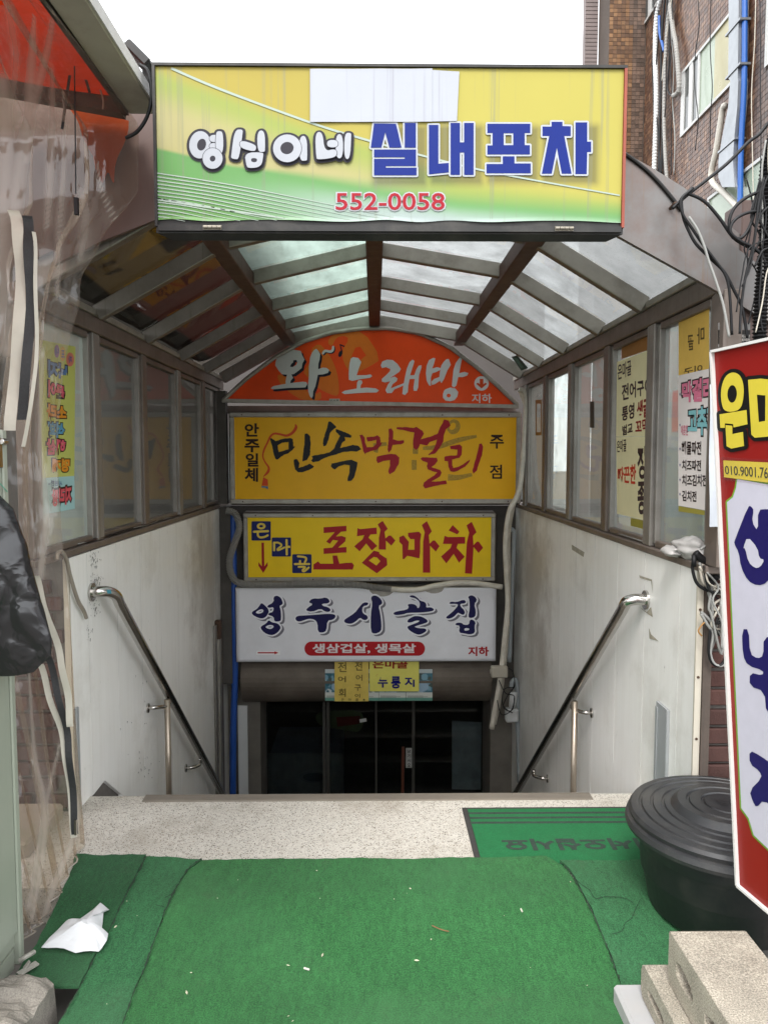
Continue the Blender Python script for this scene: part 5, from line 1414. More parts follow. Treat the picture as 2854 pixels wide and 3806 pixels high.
# cracks in the faded piece
m_slit = M('dark_slit', (.012, .035, .018), .95, var=0)
def crack(px, w, off): return [onG(a[0], a[1], off) for a in px]
for i, pts in enumerate((cZ([(600, 640), (660, 700), (705, 730), (735, 775), (790, 765), (880, 770), (935, 795)]), cZ([(975, 780), (950, 830), (930, 880), (895, 905), (875, 950), (820, 965)]), c0([(1215, 545), (1180, 590), (1130, 620)]), c0([(1070, 670), (1135, 685)]))):
    q = stroke(pts, [1.8] * len(pts), 3, False)
    V, Fc = [], []
    for p in q:
        b = len(V); V += [onG(x, y, .0175 if i < 2 else .0195) for x, y in p]; Fc.append((b, b + 1, b + 2, b + 3))
    solo('turf_crack', ['wandering crack across the faded turf near the tub', 'curved crack below the tub in the faded turf', 'short frayed crack beside the left seam', 'tiny split at the left turf seam'][i], 'crack', (V, Fc), m_slit)
# doormat
dm = thing('doormat', 'green doormat with black border lettered 어서오십시요 upside down', 'doormat', (.75, 3.0, 0))
A_, B_, C2 = onZ(.0, 1716, 3006), onZ(.0, 1770, 3184), onZ(.0, 2480, 2990)
mx0, mx1, my0, my1 = A_.x, A_.x + .80, B_.y - .10, A_.y
m_mat = M('green_doormat_pile', lin(20, 110, 60), .9, var=.10, scale=8, fine=.25, dirt=.15, bump=.5, bscale=200)
part('rubber_base', dm, box(mx0, mx1, my0, my1, .0008, .006), M('mat_rubber', (.045, .042, .04), .8, var=.2, fine=.3), bevel=.002)
part('pile', dm, box(mx0 + .022, mx1 - .022, my0 + .022, my1 - .022, .0062, .0095), m_mat)
m_matblk = M('mat_black_print', (.03, .055, .04), .9, var=.3, scale=30, fine=.4)
for k, w in enumerate((.016, .016, .016)):
    yy = my1 - .055 - k * .042
    part('stripe', dm, box(mx0 + .022, mx1 - .022, yy - w, yy, .0096, .0104), m_matblk)
tx0, tx1 = onZ(.01, 1868, 3140).x, onZ(.01, 2450, 3140).x
ty1, ty0 = onZ(.01, 1868, 3118).y, onZ(.01, 1868, 3162).y
part('lettering', dm, text('어서오십시요', None, None, fn=lambda u, v: Vector((lerp(tx1, tx0, u), lerp(ty0, ty1, v), .0106)), bold=.045), m_matblk)
# crumpled paper
pp = c0([(285, 975), (455, 790), (545, 785), (690, 672), (752, 712), (712, 735), (700, 850), (745, 880), (735, 930), (680, 1002), (520, 1010), (440, 985)])
pc = (600, 880)
def paper():
    cx, cy = c0([pc])[0]
    V = []; Fc = []
    n = len(pp); R_ = 7
    V.append(onG(cx, cy, .02) + Vector((0, 0, .045)))
    for r in range(1, R_ + 1):
        t = r / R_
        for k in range(n * 3):
            a, b = pp[(k // 3) % n], pp[(k // 3 + 1) % n]
            e = (lerp(a[0], b[0], (k % 3) / 3), lerp(a[1], b[1], (k % 3) / 3))
            p = onG(lerp(cx, e[0], t), lerp(cy, e[1], t), .020)
            ridge = abs(mnoise.noise((p.x * 14, p.y * 14, 4)))
            V.append(p + Vector((0, -.0, .045 * (1 - t) ** .8 + .030 * ridge * (1 - .6 * t) + .004)))
    m = n * 3
    for k in range(m): Fc.append((0, 1 + k, 1 + (k + 1) % m))
    for r in range(R_ - 1):
        for k in range(m):
            Fc.append((1 + r * m + k, 1 + (r + 1) * m + k, 1 + (r + 1) * m + (k + 1) % m, 1 + r * m + (k + 1) % m))
    return solid((V, Fc), .0006)
solo('crumpled_paper', 'crumpled sheet of white paper lying on the turf by the curtain', 'paper', paper(), M('thin_white_paper', (.80, .81, .83), .6, var=.02))
# litter flecks
V, Fc = [], []
r = random.Random(11)
for _ in range(24):
    px, py = r.uniform(330, 2250), r.uniform(3230, 3800)
    p = onG(px, py, .0215)
    s = r.choice((.0012, .0016, .0022, .0035)); a = r.uniform(0, 3.1)
    l = s * r.uniform(1, 3.5)
    d1 = Vector((math.cos(a), math.sin(a), 0)) * l; d2 = Vector((-math.sin(a), math.cos(a), 0)) * s
    b = len(V); V += [p - d1, p + d2, p + d1, p - d2, p + Vector((0, 0, s))]
    Fc += [(b, b + 1, b + 4), (b + 1, b + 2, b + 4), (b + 2, b + 3, b + 4), (b + 3, b, b + 4)]
solo('litter_flecks', 'pale specks of litter scattered over the green turf', 'litter', (V, Fc), M('litter', lin(206, 204, 176), .8, var=.3, scale=30), kind='stuff')
for i, (pts, c) in enumerate((([(1605, 3440), (1640, 3455), (1668, 3462)], (.22, .12, .05)), ([(1935, 3378), (1940, 3388)], (.62, .62, .5)), ([(1130, 3598), (1150, 3604)], (.7, .68, .6)))):
    solo('twig' if i == 0 else 'paper_fleck', ['thin brown twig lying on the turf', 'pale fleck near the faded turf seam', 'white fleck in the middle of the turf'][i], 'litter', tube([onG(x, y, .024) for x, y in pts], .003 if i else .0018, 6), M('litter_%d' % i, c, .8))

# ------------------------------------------------------------------ tub, lid, blocks
TC = (1.16, 2.445)
m_tub = M('black_rubber_tub', (.020, .021, .022), .55, var=.25, scale=6, dirt=.35, dirtcol=(.10, .09, .075), dscale=5)
m_lid = M('dusty_black_lid', (.030, .031, .033), .42, var=.3, scale=5, dirt=.6, dirtcol=(.10, .09, .075), dscale=4, fine=.15)
tb = solo('rubber_tub', 'round black rubber tub under the ribbed lid beside the doormat', 'tub', lathe([(0, 0), (.225, 0), (.24, .012), (.262, .12), (.268, .125), (.272, .21), (.278, .215), (.296, .295), (.292, .300), (.268, .22), (.235, .03), (0, .03)], (TC[0], TC[1], .006), 64), m_tub, smooth=True)
lp = [(0, .0), (.29, 0), (.306, -.032), (.318, -.032), (.321, -.02), (.317, -.004), (.306, .0), (.309, .014), (.302, .025), (.290, .029), (.278, .029), (.275, .024), (.269, .024), (.266, .030), (.242, .032), (.239, .027), (.233, .027), (.230, .033), (.205, .035), (.202, .030), (.196, .030), (.193, .036), (.176, .038), (.162, .052), (.154, .057), (.128, .058), (.125, .053), (.119, .053), (.116, .058), (.082, .059), (.079, .054), (.073, .054), (.070, .059), (0, .060)]
ld_ = thing('tub_lid', 'ribbed round black lid lying on the rubber tub', 'lid', (TC[0], TC[1], .30))
o_ = part('disc', ld_, lathe(lp, (TC[0], TC[1], .306), 72), m_lid, smooth=True); o_.data.set_sharp_from_angle(angle=math.radians(28))
part('emblem', ld_, text('장수', None, None, fn=lambda u, v: Vector((lerp(TC[0] - .035, TC[0] + .035, u), lerp(TC[1] + .022, TC[1] - .022, v), .3675)), bold=.02), m_lid)
def holed(x0, x1, outer, holes):
    """prism along X of a y-z outline with through holes"""
    loops = [outer] + holes
    flat = [p for l in loops for p in l]
    tri = tessellate_polygon([[Vector((a, b, 0)) for a, b in l] for l in loops])
    n = len(flat)
    V = [(x0, a, b) for a, b in flat] + [(x1, a, b) for a, b in flat]
    Fc = [tuple(t) for t in tri] + [tuple(i + n for i in t[::-1]) for t in tri]
    o = 0
    for l in loops:
        m = len(l)
        for i in range(m): Fc.append((o + i, o + (i + 1) % m, n + o + (i + 1) % m, n + o + i))
        o += m
    return V, Fc
m_block = M('cement_block', (.46, .415, .335), .95, var=.28, scale=9, fine=.5, dirt=.65, dscale=6, dirtcol=(.20, .17, .13), bump=1.0, bscale=160)
def block(label, corner, zt, w, l, h, seed, holes=True):
    r = random.Random(seed)
    c = onZ(zt, *corner)
    jit = lambda pts: [(a + r.uniform(-.004, .004), b + r.uniform(-.004, .004)) for a, b in pts]
    out = jit(rrect(c.y - l, zt - h, c.y, zt, .018, 4))
    hs_ = [jit(chaikin([(c.y - l * (f - .12), zt - h * .40), (c.y - l * (f - .02), zt - h * .33), (c.y - l * (f + .14), zt - h * .42), (c.y - l * (f + .13), zt - h * .68), (c.y - l * (f - .11), zt - h * .62)], 1)) for f in (.24, .66)] if holes else []
    V, Fc = holed(0, w, out, hs_)
    V = [Vector((c.x + x, y, z)) for x, y, z in V]
    o = solo('cement_block', label, 'block', (V, Fc), m_block, group='cement blocks stacked by the red board')
    bm = bmesh.new(); bm.from_mesh(o.data)
    bmesh.ops.recalc_face_normals(bm, faces=bm.faces)
    es = [e for e in bm.edges if len(e.link_faces) == 2 and e.calc_face_angle(0) > 1.2]
    bmesh.ops.bevel(bm, geom=es, offset=.007, segments=2, affect='EDGES', clamp_overlap=True)
    bm.to_mesh(o.data); bm.free()
    return o
sc_ = onZ(.015, 2277, 3654)
solo('stone_slab', 'pale grey stone slab under the stacked cement blocks', 'slab', box(sc_.x, sc_.x + .42, sc_.y - .62, sc_.y, -.05, .015), M('pale_slab', (.52, .52, .52), .7, var=.12, scale=6, dirt=.4, dirtcol=(.30, .24, .18), bump=.2), bevel=.008)
block('lower cement block resting on the pale slab', (2384, 3576), .115, .26, .42, .098, 5, True)
block('upper cement block with hollow cores, on top of the stack', (2484, 3452), .262, .20, .42, .145, 6)
# white plastic odds behind the tub
wst = thing('plastic_stool', 'white plastic stool just showing behind the tub', 'stool', (1.36, 2.66, .0))
part('seat', wst, box(1.27, 1.47, 2.60, 2.70, .31, .335), m_whiteplastic, bevel=.01)
for xx in (1.285, 1.455):
    for yy in (2.612, 2.688): part('leg', wst, box(xx - .012, xx + .012, yy - .01, yy + .01, .0, .309), m_whiteplastic)

# ------------------------------------------------------------------ standing red board
bTL, bBL = onY(2.02, 2650, 1306), onY(2.02, 2745, 3290)
wd = Vector((.178, -.984, 0)).normalized()
bn = (bBL - bTL).cross(wd)
bn.normalize()
if bn.dot(CAM - bTL) < 0: bn = -bn
BP = Plane(bTL, bn)
bd = thing('standing_sign', 'tall red framed board lettered 은마골 with a phone number slip', 'sign', bBL - Vector((0, 0, .5)))
TRc, BRc = bTL + wd * .46, bBL + wd * .46
part('panel', bd, slab([bTL, TRc, BRc, bBL], bn, .012), M('red_board', lin(150, 30, 26), .4, spec=.25, var=.05, scale=4))
for a, b in ((bTL, bBL), (bTL, TRc), (bBL, BRc), (TRc, BRc)):
    part('edge', bd, bar(a + bn * .001, b + bn * .001, .007, .018, bn), ink(236, 234, 230))
wpoly = [(2704, 1866), (2726, 1848), (2738, 1812), (2742, 1780), (2854, 1800), (3060, 1830), (3060, 3340), (2854, 3152), (2803, 3103), (2784, 3040), (2757, 3003)]
printing('green_border', bd, BP, outline([wpoly], 8), ink(128, 178, 60), .001)
printing('white_field', bd, BP, [wpoly], ink(214, 212, 226), .003)
cN, cM2 = crop(2640, 1240, .2712), crop(2680, 1800, .7318)
yl = [[chaikin([(315, 520), (420, 560), (470, 690), (472, 870), (425, 1055), (205, 1078), (160, 930), (158, 740), (215, 580)], 2), ell(312, 825, 65, 120, .04)], [(138, 1105), (510, 1045), (522, 1240), (330, 1285), (325, 1238), (212, 1228), (210, 1290), (150, 1290)], [(220, 1252), (315, 1262), (315, 1375), (460, 1345), (475, 1538), (300, 1575), (235, 1540)], [[(530, 632), (700, 615), (930, 640), (930, 1400), (620, 1425), (575, 1380)], [(652, 835), (768, 845), (765, 1195), (678, 1210)]]]
printing('lettering_outline', bd, BP, outline([p[0] if isinstance(p[0], list) else p for p in yl], 52), ink(28, 27, 26), .002, cN)
printing('lettering', bd, BP, yl, ink(224, 206, 70), .004, cN)
part('slip_holder', bd, tess([[(168, 1690), (960, 1735), (960, 2110), (185, 2000)]], BP, .0055, cN), glassy('clear_slip_holder', (.97, .95, .95), (.7, .6, .6), .03, .04))
part('phone_slip', bd, tess([[(192, 1735), (960, 1772), (960, 2060), (203, 1965)]], BP, .0045, cN), ink(238, 218, 84))
part('lettering', bd, text('010.9001.7659', None, BP, .0052, cN, .01, None, False, [(213, 1805), (930, 1838), (930, 2000), (222, 1925)]), ink(74, 78, 66))
nv = [[(143, 108), (158, 112), (170, 130), (160, 190), (192, 240), (192, 128), (240, 125), (290, 130), (290, 420), (238, 500), (190, 515), (140, 490), (105, 420), (95, 345), (70, 300), (75, 280)], [(110, 735), (145, 735), (150, 860), (190, 885), (220, 870), (220, 775), (290, 775), (290, 1165), (235, 1165), (225, 1050), (150, 1025), (150, 955), (215, 970), (220, 945), (140, 920), (115, 870)], [(148, 1350), (200, 1375), (290, 1440), (290, 1660), (220, 1600), (185, 1642), (165, 1610), (148, 1555), (212, 1490), (200, 1455), (150, 1420)]]
printing('lettering', bd, BP, [chaikin(p, 1) for p in nv], ink(34, 28, 96), .004, cM2)
printing('letter_counter', bd, BP, [chaikin([(140, 262), (192, 322), (200, 375), (228, 382), (205, 420), (178, 425), (145, 395), (128, 322), (118, 325)], 1)], ink(214, 212, 226), .005, cM2)
for f in (.12, .5):
    b0 = bBL + wd * f - bn * .02
    part('leg', bd, bar(b0 + Vector((0, 0, .3)), Vector((b0.x + .02, b0.y, -.04)), .025, .025, (0, 1, 0)), m_steel)

# ------------------------------------------------------------------ left: cabinet, bag, curtain, awning, neighbour
m_cab = M('pale_green_cabinet', lin(178, 184, 168), .45, .1, var=.06, scale=3, dirt=.15, streak=.12)
cb = thing('metal_cabinet', 'tall pale green metal cabinet at the left edge', 'cabinet', (-1.4, 2.0, -.05))
cxr = onZ(-.03, 75, 3588)
CX0 = -1.075
ycb = onX(CX0, 75, 3000).y
part('body', cb, box(CX0 - .6, CX0 - .016, ycb - .62, ycb - .012, .02, 1.572), m_cab, bevel=.006)
part('corner_post', cb, box(CX0 - .03, CX0, ycb - .028, ycb, -.04, 1.58), m_cab, bevel=.004)
part('side_panel', cb, box(CX0 - .0155, CX0 - .004, ycb - .60, ycb - .032, .07, 1.56), m_cab, bevel=.003)
part('plinth', cb, box(CX0 - .60, CX0 - .0165, ycb - .62, ycb - .034, -.045, .018), m_cab)
hp = onX(CX0, 40, 1640)
part('latch', cb, join(box(CX0 - .003, CX0 + .008, ycb - .09, ycb - .045, 1.47, 1.555), tube([(CX0 + .004, ycb - .05, 1.545), (CX0 + .004, ycb - .02, 1.545)], .011, 10, sub=0)), m_steel, bevel=.002)
solo('green_string', 'pale green string caught on the cabinet side', 'string', tube([(CX0 + .003, ycb - .2, 1.47), (CX0 + .004, ycb - .09, 1.44), (CX0 + .005, ycb - .02, 1.40)], .0013, 5), ink(90, 190, 160))
# black bag
def bag(u, v):
    # u around, v from top to bottom
    pyb = lerp(1780, 2512, v)
    xr_ = np.interp(pyb, [1780, 1850, 1890, 2020, 2100, 2250, 2380, 2440, 2500, 2512], [-60, 10, 52, 105, 118, 165, 200, 196, 130, 60])
    xl_ = -230
    a = 2 * math.pi * u
    Y = 2.14
    pr = onY(Y, xr_, pyb); pl = onY(Y, xl_, pyb)
    cx, hw_ = (pr.x + pl.x) / 2, (pr.x - pl.x) / 2
    th = .07 * math.sin(math.pi * min(1, .12 + v * .86)) + .01
    p = Vector((cx + hw_ * math.cos(a), Y + th * math.sin(a), pr.z))
    w_ = mnoise.voronoi(Vector((p.x * 9, p.y * 6 + 2, p.z * 7 + p.x * 4)))[0]
    w2 = mnoise.voronoi(Vector((p.x * 21, p.y * 12 + 2, p.z * 16 - p.x * 9)))[0]
    k = .06 * abs(mnoise.noise((p.x * 7 + p.z * 3, p.y * 3, p.z * 4 - p.x * 3))) + .022 * (w_[1] - w_[0]) - .012
    return p + Vector((math.cos(a) * .25, math.sin(a), 0)) * (k - .015)
bg_ = grid(bag, 150, 110)
def bag_mat():
    m, t, P, N, L = nodes('black_plastic_bag')
    vec = N('ShaderNodeTexCoord').outputs['Object']
    P.inputs['Base Color'].default_value = (.010, .010, .012, 1)
    P.inputs['Roughness'].default_value = .26
    P.inputs['Specular IOR Level'].default_value = .75
    nz = N('ShaderNodeTexNoise'); nz.inputs['Scale'].default_value = 5; L(vec, nz.inputs['Vector'])
    wv = N('ShaderNodeMix'); wv.data_type = 'VECTOR'; wv.inputs[0].default_value = .25
    L(vec, wv.inputs[4]); L(nz.outputs['Color'], wv.inputs[5])
    h = None
    for sc_v, wgt in ((9, .6), (22, .3), (48, .14)):
        v = N('ShaderNodeTexVoronoi'); v.feature = 'F1'; v.inputs['Scale'].default_value = sc_v; L(wv.outputs[1], v.inputs['Vector'])
        k = N('ShaderNodeMath'); k.operation = 'MULTIPLY_ADD'; k.inputs[1].default_value = wgt; L(v.outputs['Distance'], k.inputs[0])
        if h is not None: L(h, k.inputs[2])
        else: k.inputs[2].default_value = 0
        h = k.outputs[0]
    b = N('ShaderNodeBump'); b.inputs['Strength'].default_value = .4; b.inputs['Distance'].default_value = .03
    L(h, b.inputs['Height']); L(b.outputs[0], P.inputs['Normal'])
    return m
m_bag = bag_mat()
b_o = solo('plastic_bag', 'crumpled black plastic bag hanging in front of the cabinet', 'bag', bg_, m_bag, smooth=True)
# vinyl curtain
RE = [(-60, 120), (0, 163), (200, 313), (455, 492), (700, 482), (880, 335), (1080, 268), (1350, 206), (1650, 176), (2000, 196), (2350, 232), (2700, 264), (2950, 287), (3130, 303)]
def cedge(t):
    py = lerp(-60, 3130, t)
    px = np.interp(py, [a for a, _ in RE], [b for _, b in RE])
    if py < 455:
        k = onZ(2.63, px, py)
        return k
    return onY(2.70, px, py)
def cleft(t):
    py = lerp(-60, 3560, t)
    return onY(2.36, lerp(-260, 95, max(0, (t - .75) / .25)), py)
def cur(u, v):
    a, b = cedge(v), cleft(v)
    p = a.lerp(b, u)
    fold = .060 * (abs(math.sin(u * 13 + 1.2 * math.sin(v * 2.6))) - .5) * (.6 + .5 * math.sin(v * 4)) + .020 * math.sin(u * 43 + 2 * math.sin(v * 3.3)) + .03 * mnoise.noise((u * 6, v * 2.5, 3)) + .010 * mnoise.noise((u * 30, v * 5, 5))
    gather = .03 * mnoise.noise((u * 9, v * 22, 7)) * math.exp(-((v - .31) / .09) ** 2)
    return (p.x + fold * .6 + gather, p.y + fold * .35, max(p.z + .01 * mnoise.noise((u * 6, 0, 1)), -.03))
m_vinyl = glassy('clear_vinyl', (.86, .79, .71), (.70, .62, .54), .11, .85, 1.0, rough=.07, wrinkle=1.0, low=.055, back=.6, stretch=(14, 14, .5), swing=.15, glint='glint')
ct = thing('vinyl_curtain', 'clear vinyl curtain with zip tapes hanging from the awning', 'curtain', (-1.15, 2.5, -.03))
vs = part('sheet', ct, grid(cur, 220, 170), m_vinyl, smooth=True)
def ribbon(pts, w, Y, off=0.0):
    V, Fc = [], []
    P = smooth_path([(x, y, w) for x, y in pts], 6)
    for i, p in enumerate(P):
        a = onY(Y, p.x - p.z / 2, p.y); b = onY(Y, p.x + p.z / 2, p.y)
        k = .006 * math.sin(i * .6)
        V += [a + Vector((0, off + k, 0)), b + Vector((0, off + k + .008, 0))]
    for i in range(len(P) - 1): Fc.append((2 * i, 2 * i + 1, 2 * i + 3, 2 * i + 2))
    return solid((V, Fc), .0015)
m_ztape = M('ivory_zip_tape', (.66, .62, .52), .7, var=.08, scale=20, dirt=.15)
m_zip = M('black_zip', (.02, .02, .021), .6, var=.2, fine=.5)
for pts, w, mt in (([(48, 780), (66, 850), (76, 1000), (72, 1200), (52, 1400), (38, 1600)], 40, m_ztape), ([(100, 800), (106, 900), (112, 1100), (100, 1350), (78, 1560)], 34, m_zip), ([(124, 860), (132, 1000), (134, 1250), (120, 1480), (82, 1660)], 10, m_ztape),
                   ([(133, 2141), (157, 2233), (206, 2380), (233, 2488), (252, 2600), (262, 2700)], 22, m_ztape), ([(150, 2470), (179, 2575), (222, 2705), (244, 2814), (260, 2949), (277, 3112)], 20, m_ztape), ([(178, 2440), (210, 2560), (243, 2700), (258, 2814), (270, 2960), (280, 3100)], 22, m_zip)):
    part('zip_tape', ct, ribbon(pts, w, 2.44 if pts[0][1] < 1700 else 2.56), mt)
part('zip_pull', ct, join(box(*sorted((onY(2.5, 276, 3060).x, onY(2.5, 284, 3060).x)), 2.50, 2.51, onY(2.5, 280, 3105).z, onY(2.5, 280, 3050).z)), m_steel)
part('hem', ct, tube([cur(u, 1) for u in [k / 40 for k in range(41)]], .003, 6, sub=0), M('clear_hem', (.36, .32, .26), .3, var=.1))
# highlight streaks painted along the folds as a milky cover on the vinyl
FOLD_GLINT = (([(214, -40), (178, 180), (120, 400), (84, 560), (52, 800)], [10, 26, 40, 52, 70], .55), ([(128, 60), (118, 260), (112, 430), (96, 600)], [10, 34, 44, 30], .6), ([(194, 240), (196, 420), (190, 600), (176, 840)], [10, 30, 36, 20], .4), ([(236, 330), (240, 560), (226, 800), (214, 1100)], [8, 16, 20, 14], .4), ([(362, 600), (378, 700), (420, 800), (450, 840)], [7, 10, 10, 8], .6), ([(300, 700), (320, 800), (300, 960)], [24, 40, 20], .35), ([(10, 300), (20, 600), (8, 900), (20, 1300)], [60, 80, 90, 60], .5),
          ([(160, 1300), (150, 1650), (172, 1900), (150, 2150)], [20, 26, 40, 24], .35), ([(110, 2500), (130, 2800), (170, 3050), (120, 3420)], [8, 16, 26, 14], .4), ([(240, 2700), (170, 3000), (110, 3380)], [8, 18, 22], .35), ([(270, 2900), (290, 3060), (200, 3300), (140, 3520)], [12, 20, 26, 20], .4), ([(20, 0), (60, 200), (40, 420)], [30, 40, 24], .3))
def paint_glints(o):
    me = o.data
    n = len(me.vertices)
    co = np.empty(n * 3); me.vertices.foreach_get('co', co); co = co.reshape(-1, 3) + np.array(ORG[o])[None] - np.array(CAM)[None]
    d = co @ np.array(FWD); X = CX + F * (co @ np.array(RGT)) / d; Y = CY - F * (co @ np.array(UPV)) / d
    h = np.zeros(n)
    for pts, w, st_ in FOLD_GLINT:
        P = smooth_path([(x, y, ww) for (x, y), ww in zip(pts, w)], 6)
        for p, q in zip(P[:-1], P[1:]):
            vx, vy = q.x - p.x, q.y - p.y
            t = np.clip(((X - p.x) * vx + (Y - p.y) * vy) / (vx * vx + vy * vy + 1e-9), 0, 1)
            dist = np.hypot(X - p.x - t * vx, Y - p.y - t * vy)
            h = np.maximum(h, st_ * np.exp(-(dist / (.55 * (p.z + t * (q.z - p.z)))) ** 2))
    a = me.attributes.new('glint', 'FLOAT', 'POINT')
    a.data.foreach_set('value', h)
paint_glints(vs)
# hanging cord with clip
part('pull_cord', ct, join(tube([onY(2.45, 277, 170), onY(2.45, 280, 400), onY(2.45, 283, 720)], .002, 6), box(onY(2.45, 277, 740).x, onY(2.45, 291, 740).x, 2.445, 2.458, onY(2.45, 283, 798).z, onY(2.45, 283, 735).z)), m_cable)
# awning
aw = thing('awning', 'orange tarpaulin awning with a grimy white edge beam', 'awning', (-1.5, 1.4, 2.6))
bz = 2.64
xl0, xl1 = -.815, -.718
m_beam = M('grimy_white_beam', (.44, .41, .34), .6, var=.15, scale=5, dirt=.6, dirtcol=(.14, .11, .075), dscale=4)
part('beam', aw, box(xl0, xl1, .2, 2.66, bz, bz + .035), m_beam, bevel=.004)
part('beam_lip', aw, box(xl0 - .018, xl0 - .001, .2, 2.66, bz - .004, bz + .04), m_black_metal)
part('beam_lip', aw, box(xl1 + .001, xl1 + .006, .2, 2.66, bz + .003, bz + .04), M('pale_beam_face', (.62, .61, .58), .5, var=.1, dirt=.2))
def tarp_mat():
    m, t, P, N, L = nodes('orange_tarpaulin')
    t.nodes.remove(P)
    tc = N('ShaderNodeTexCoord')
    c = mix(N, L, ramp(N, L, add_noise(N, L, tc.outputs['Object'], 3, 4), .3, .7), (.60, .125, .035), (.48, .085, .024))
    d = N('ShaderNodeBsdfDiffuse'); tl = N('ShaderNodeBsdfTranslucent'); mxs = N('ShaderNodeMixShader'); mxs.inputs[0].default_value = .62
    L(c, d.inputs[0]); L(c, tl.inputs[0]); L(d.outputs[0], mxs.inputs[1]); L(tl.outputs[0], mxs.inputs[2])
    L(mxs.outputs[0], t.nodes['Material Output'].inputs['Surface'])
    return m
m_tarp = tarp_mat()
part('tarpaulin', aw, solid(grid(lambda u, v: (lerp(xl0 - .005, -2.9, u), lerp(.1, 2.72, v), 2.685 + .42 * u - .05 * math.sin(math.pi * u) + .012 * mnoise.noise((u * 7, v * 5, 1))), 24, 20), .002), m_tarp)
part('cross_bar', aw, bar((-.83, 2.66, 2.66), (-2.8, 2.62, 2.985), .05, .055), M('dark_tarp_bar', (.05, .035, .03), .7, var=.3, dirt=.3))
part('torn_flap', aw, solid(grid(lambda u, v: onY(2.78, lerp(lerp(250, 350, v), lerp(470, 385, v), u) + 10 * math.sin(v * 6), lerp(395, 570, v) + 16 * math.sin(u * 9)), 8, 8), .002), m_tarp)
part('torn_flap', aw, solid(grid(lambda u, v: onY(2.77, lerp(lerp(330, 372, v), lerp(480, 420, v), u) + 8 * math.sin(v * 7), lerp(430, 660, v) + 20 * math.sin(u * 7 + 1)), 8, 8), .002), m_tarp)
for i, (a, b) in enumerate((((277, 165), (232, 480)), ((283, 168), (335, 345)))):
    part('strap', aw, bar(onY(2.5, *a), onY(2.55, *b), .008, .003, (0, 1, 0)), m_cable)
solo('cable_tie', 'white cable tie dangling from the awning bar', 'cable tie', tube([onY(2.62, 342, 280), onY(2.6, 372, 330), onY(2.6, 385, 375), onY(2.6, 383, 405)], .0028, 6), ink(200, 196, 186))
# floodlight by the sign
fl_t = thing('floodlight', 'small black floodlight at the upper left corner of the big sign', 'floodlight', onY(2.6, 545, 300))
part('head', fl_t, bar(onY(2.62, 484, 180), onY(2.62, 566, 262), .10, .03, (0, 0, 1)), m_black_metal, bevel=.006)
part('bracket', fl_t, bar(onY(2.63, 542, 240), onY(2.63, 548, 330), .02, .02, (0, 1, 0)), m_black_metal)
solo('floodlight_cable', 'black cable drooping from the floodlight past the sign edge', 'cable', tube([onY(2.5, 520, 242), onY(2.5, 548, 262), onY(2.5, 563, 320), onY(2.5, 562, 380), onY(2.5, 545, 440), onY(2.5, 510, 490), onY(2.52, 470, 512)], .006, 8), m_cable, smooth=True)
pipe('sky_wire', 'thin wire rising into the white sky above the awning', 'wire', YP(2.7), [(390, -20), (430, 80), (478, 185)], .0016, m_cable_g, None, 5)
# neighbour building left
nbw = thing('neighbour_building', 'brown rendered building behind the vinyl curtain on the left', 'building', (-2.4, 5.0, -.13))
m_nb = M('brown_render', (.26, .175, .13), .85, var=.15, scale=3, dirt=.4, bump=.3)
m_nb2 = M('dim_grey_render', (.13, .125, .115), .9, var=.2, scale=3, dirt=.4)
part('front_wall', nbw, box(-4.2, -1.88, 3.30, 3.5, -.13, 3.9), m_nb)
part('front_gable', nbw, slab([(-1.879, 2.83, 2.17), (-1.32, 2.83, 2.17), (-.70, 2.83, 2.42), (-.70, 2.83, 2.74), (-.835, 2.83, 2.77), (-.95, 2.83, 2.98), (-1.879, 2.83, 3.6)], (0, -1, 0), .02), m_fascia2)
part('side_wall', nbw, box(-2.35, -2.2, 3.5, 9.5, -.13, 3.3), m_nb2)
part('eave', nbw, box(-2.45, -1.9, 3.52, 9.5, 3.1, 3.18), m_nb2)
part('step_stone', nbw, box(-1.9, -1.30, 2.80, 3.14, -.13, .06), M('pale_step', (.42, .36, .28), .8, var=.2, dirt=.4), bevel=.01)
# yellow banner lying over the left roof panes
bno = thing('banner', 'dim yellow and red banner lying over the left roof glass, seen from below', 'banner', (-1.1, 4.3, 2.5))
bz0, bz1 = Vector((-1.62, 0, 2.38)), Vector((-.60, 0, 2.86))
def ban(u, v): return (lerp(bz0.x, bz1.x, u), lerp(2.86, 7.2, v), lerp(bz0.z, bz1.z, u) + .03 * math.sin(v * 11) * math.sin(u * 5) + .02 * mnoise.noise((u * 5, v * 9, 2)))
def cloth_print():
    m, t, P, N, L = nodes('banner_print')
    t.nodes.remove(P)
    a = N('ShaderNodeAttribute'); a.attribute_name = 'print'
    d = N('ShaderNodeBsdfDiffuse'); tl = N('ShaderNodeBsdfTranslucent'); mxs = N('ShaderNodeMixShader'); mxs.inputs[0].default_value = .3
    L(a.outputs['Color'], d.inputs[0]); L(a.outputs['Color'], tl.inputs[0]); L(d.outputs[0], mxs.inputs[1]); L(tl.outputs[0], mxs.inputs[2])
    L(mxs.outputs[0], t.nodes['Material Output'].inputs['Surface'])
    return m
m_ban = cloth_print()
bo = part('sheet', bno, grid(ban, 60, 120), m_ban)
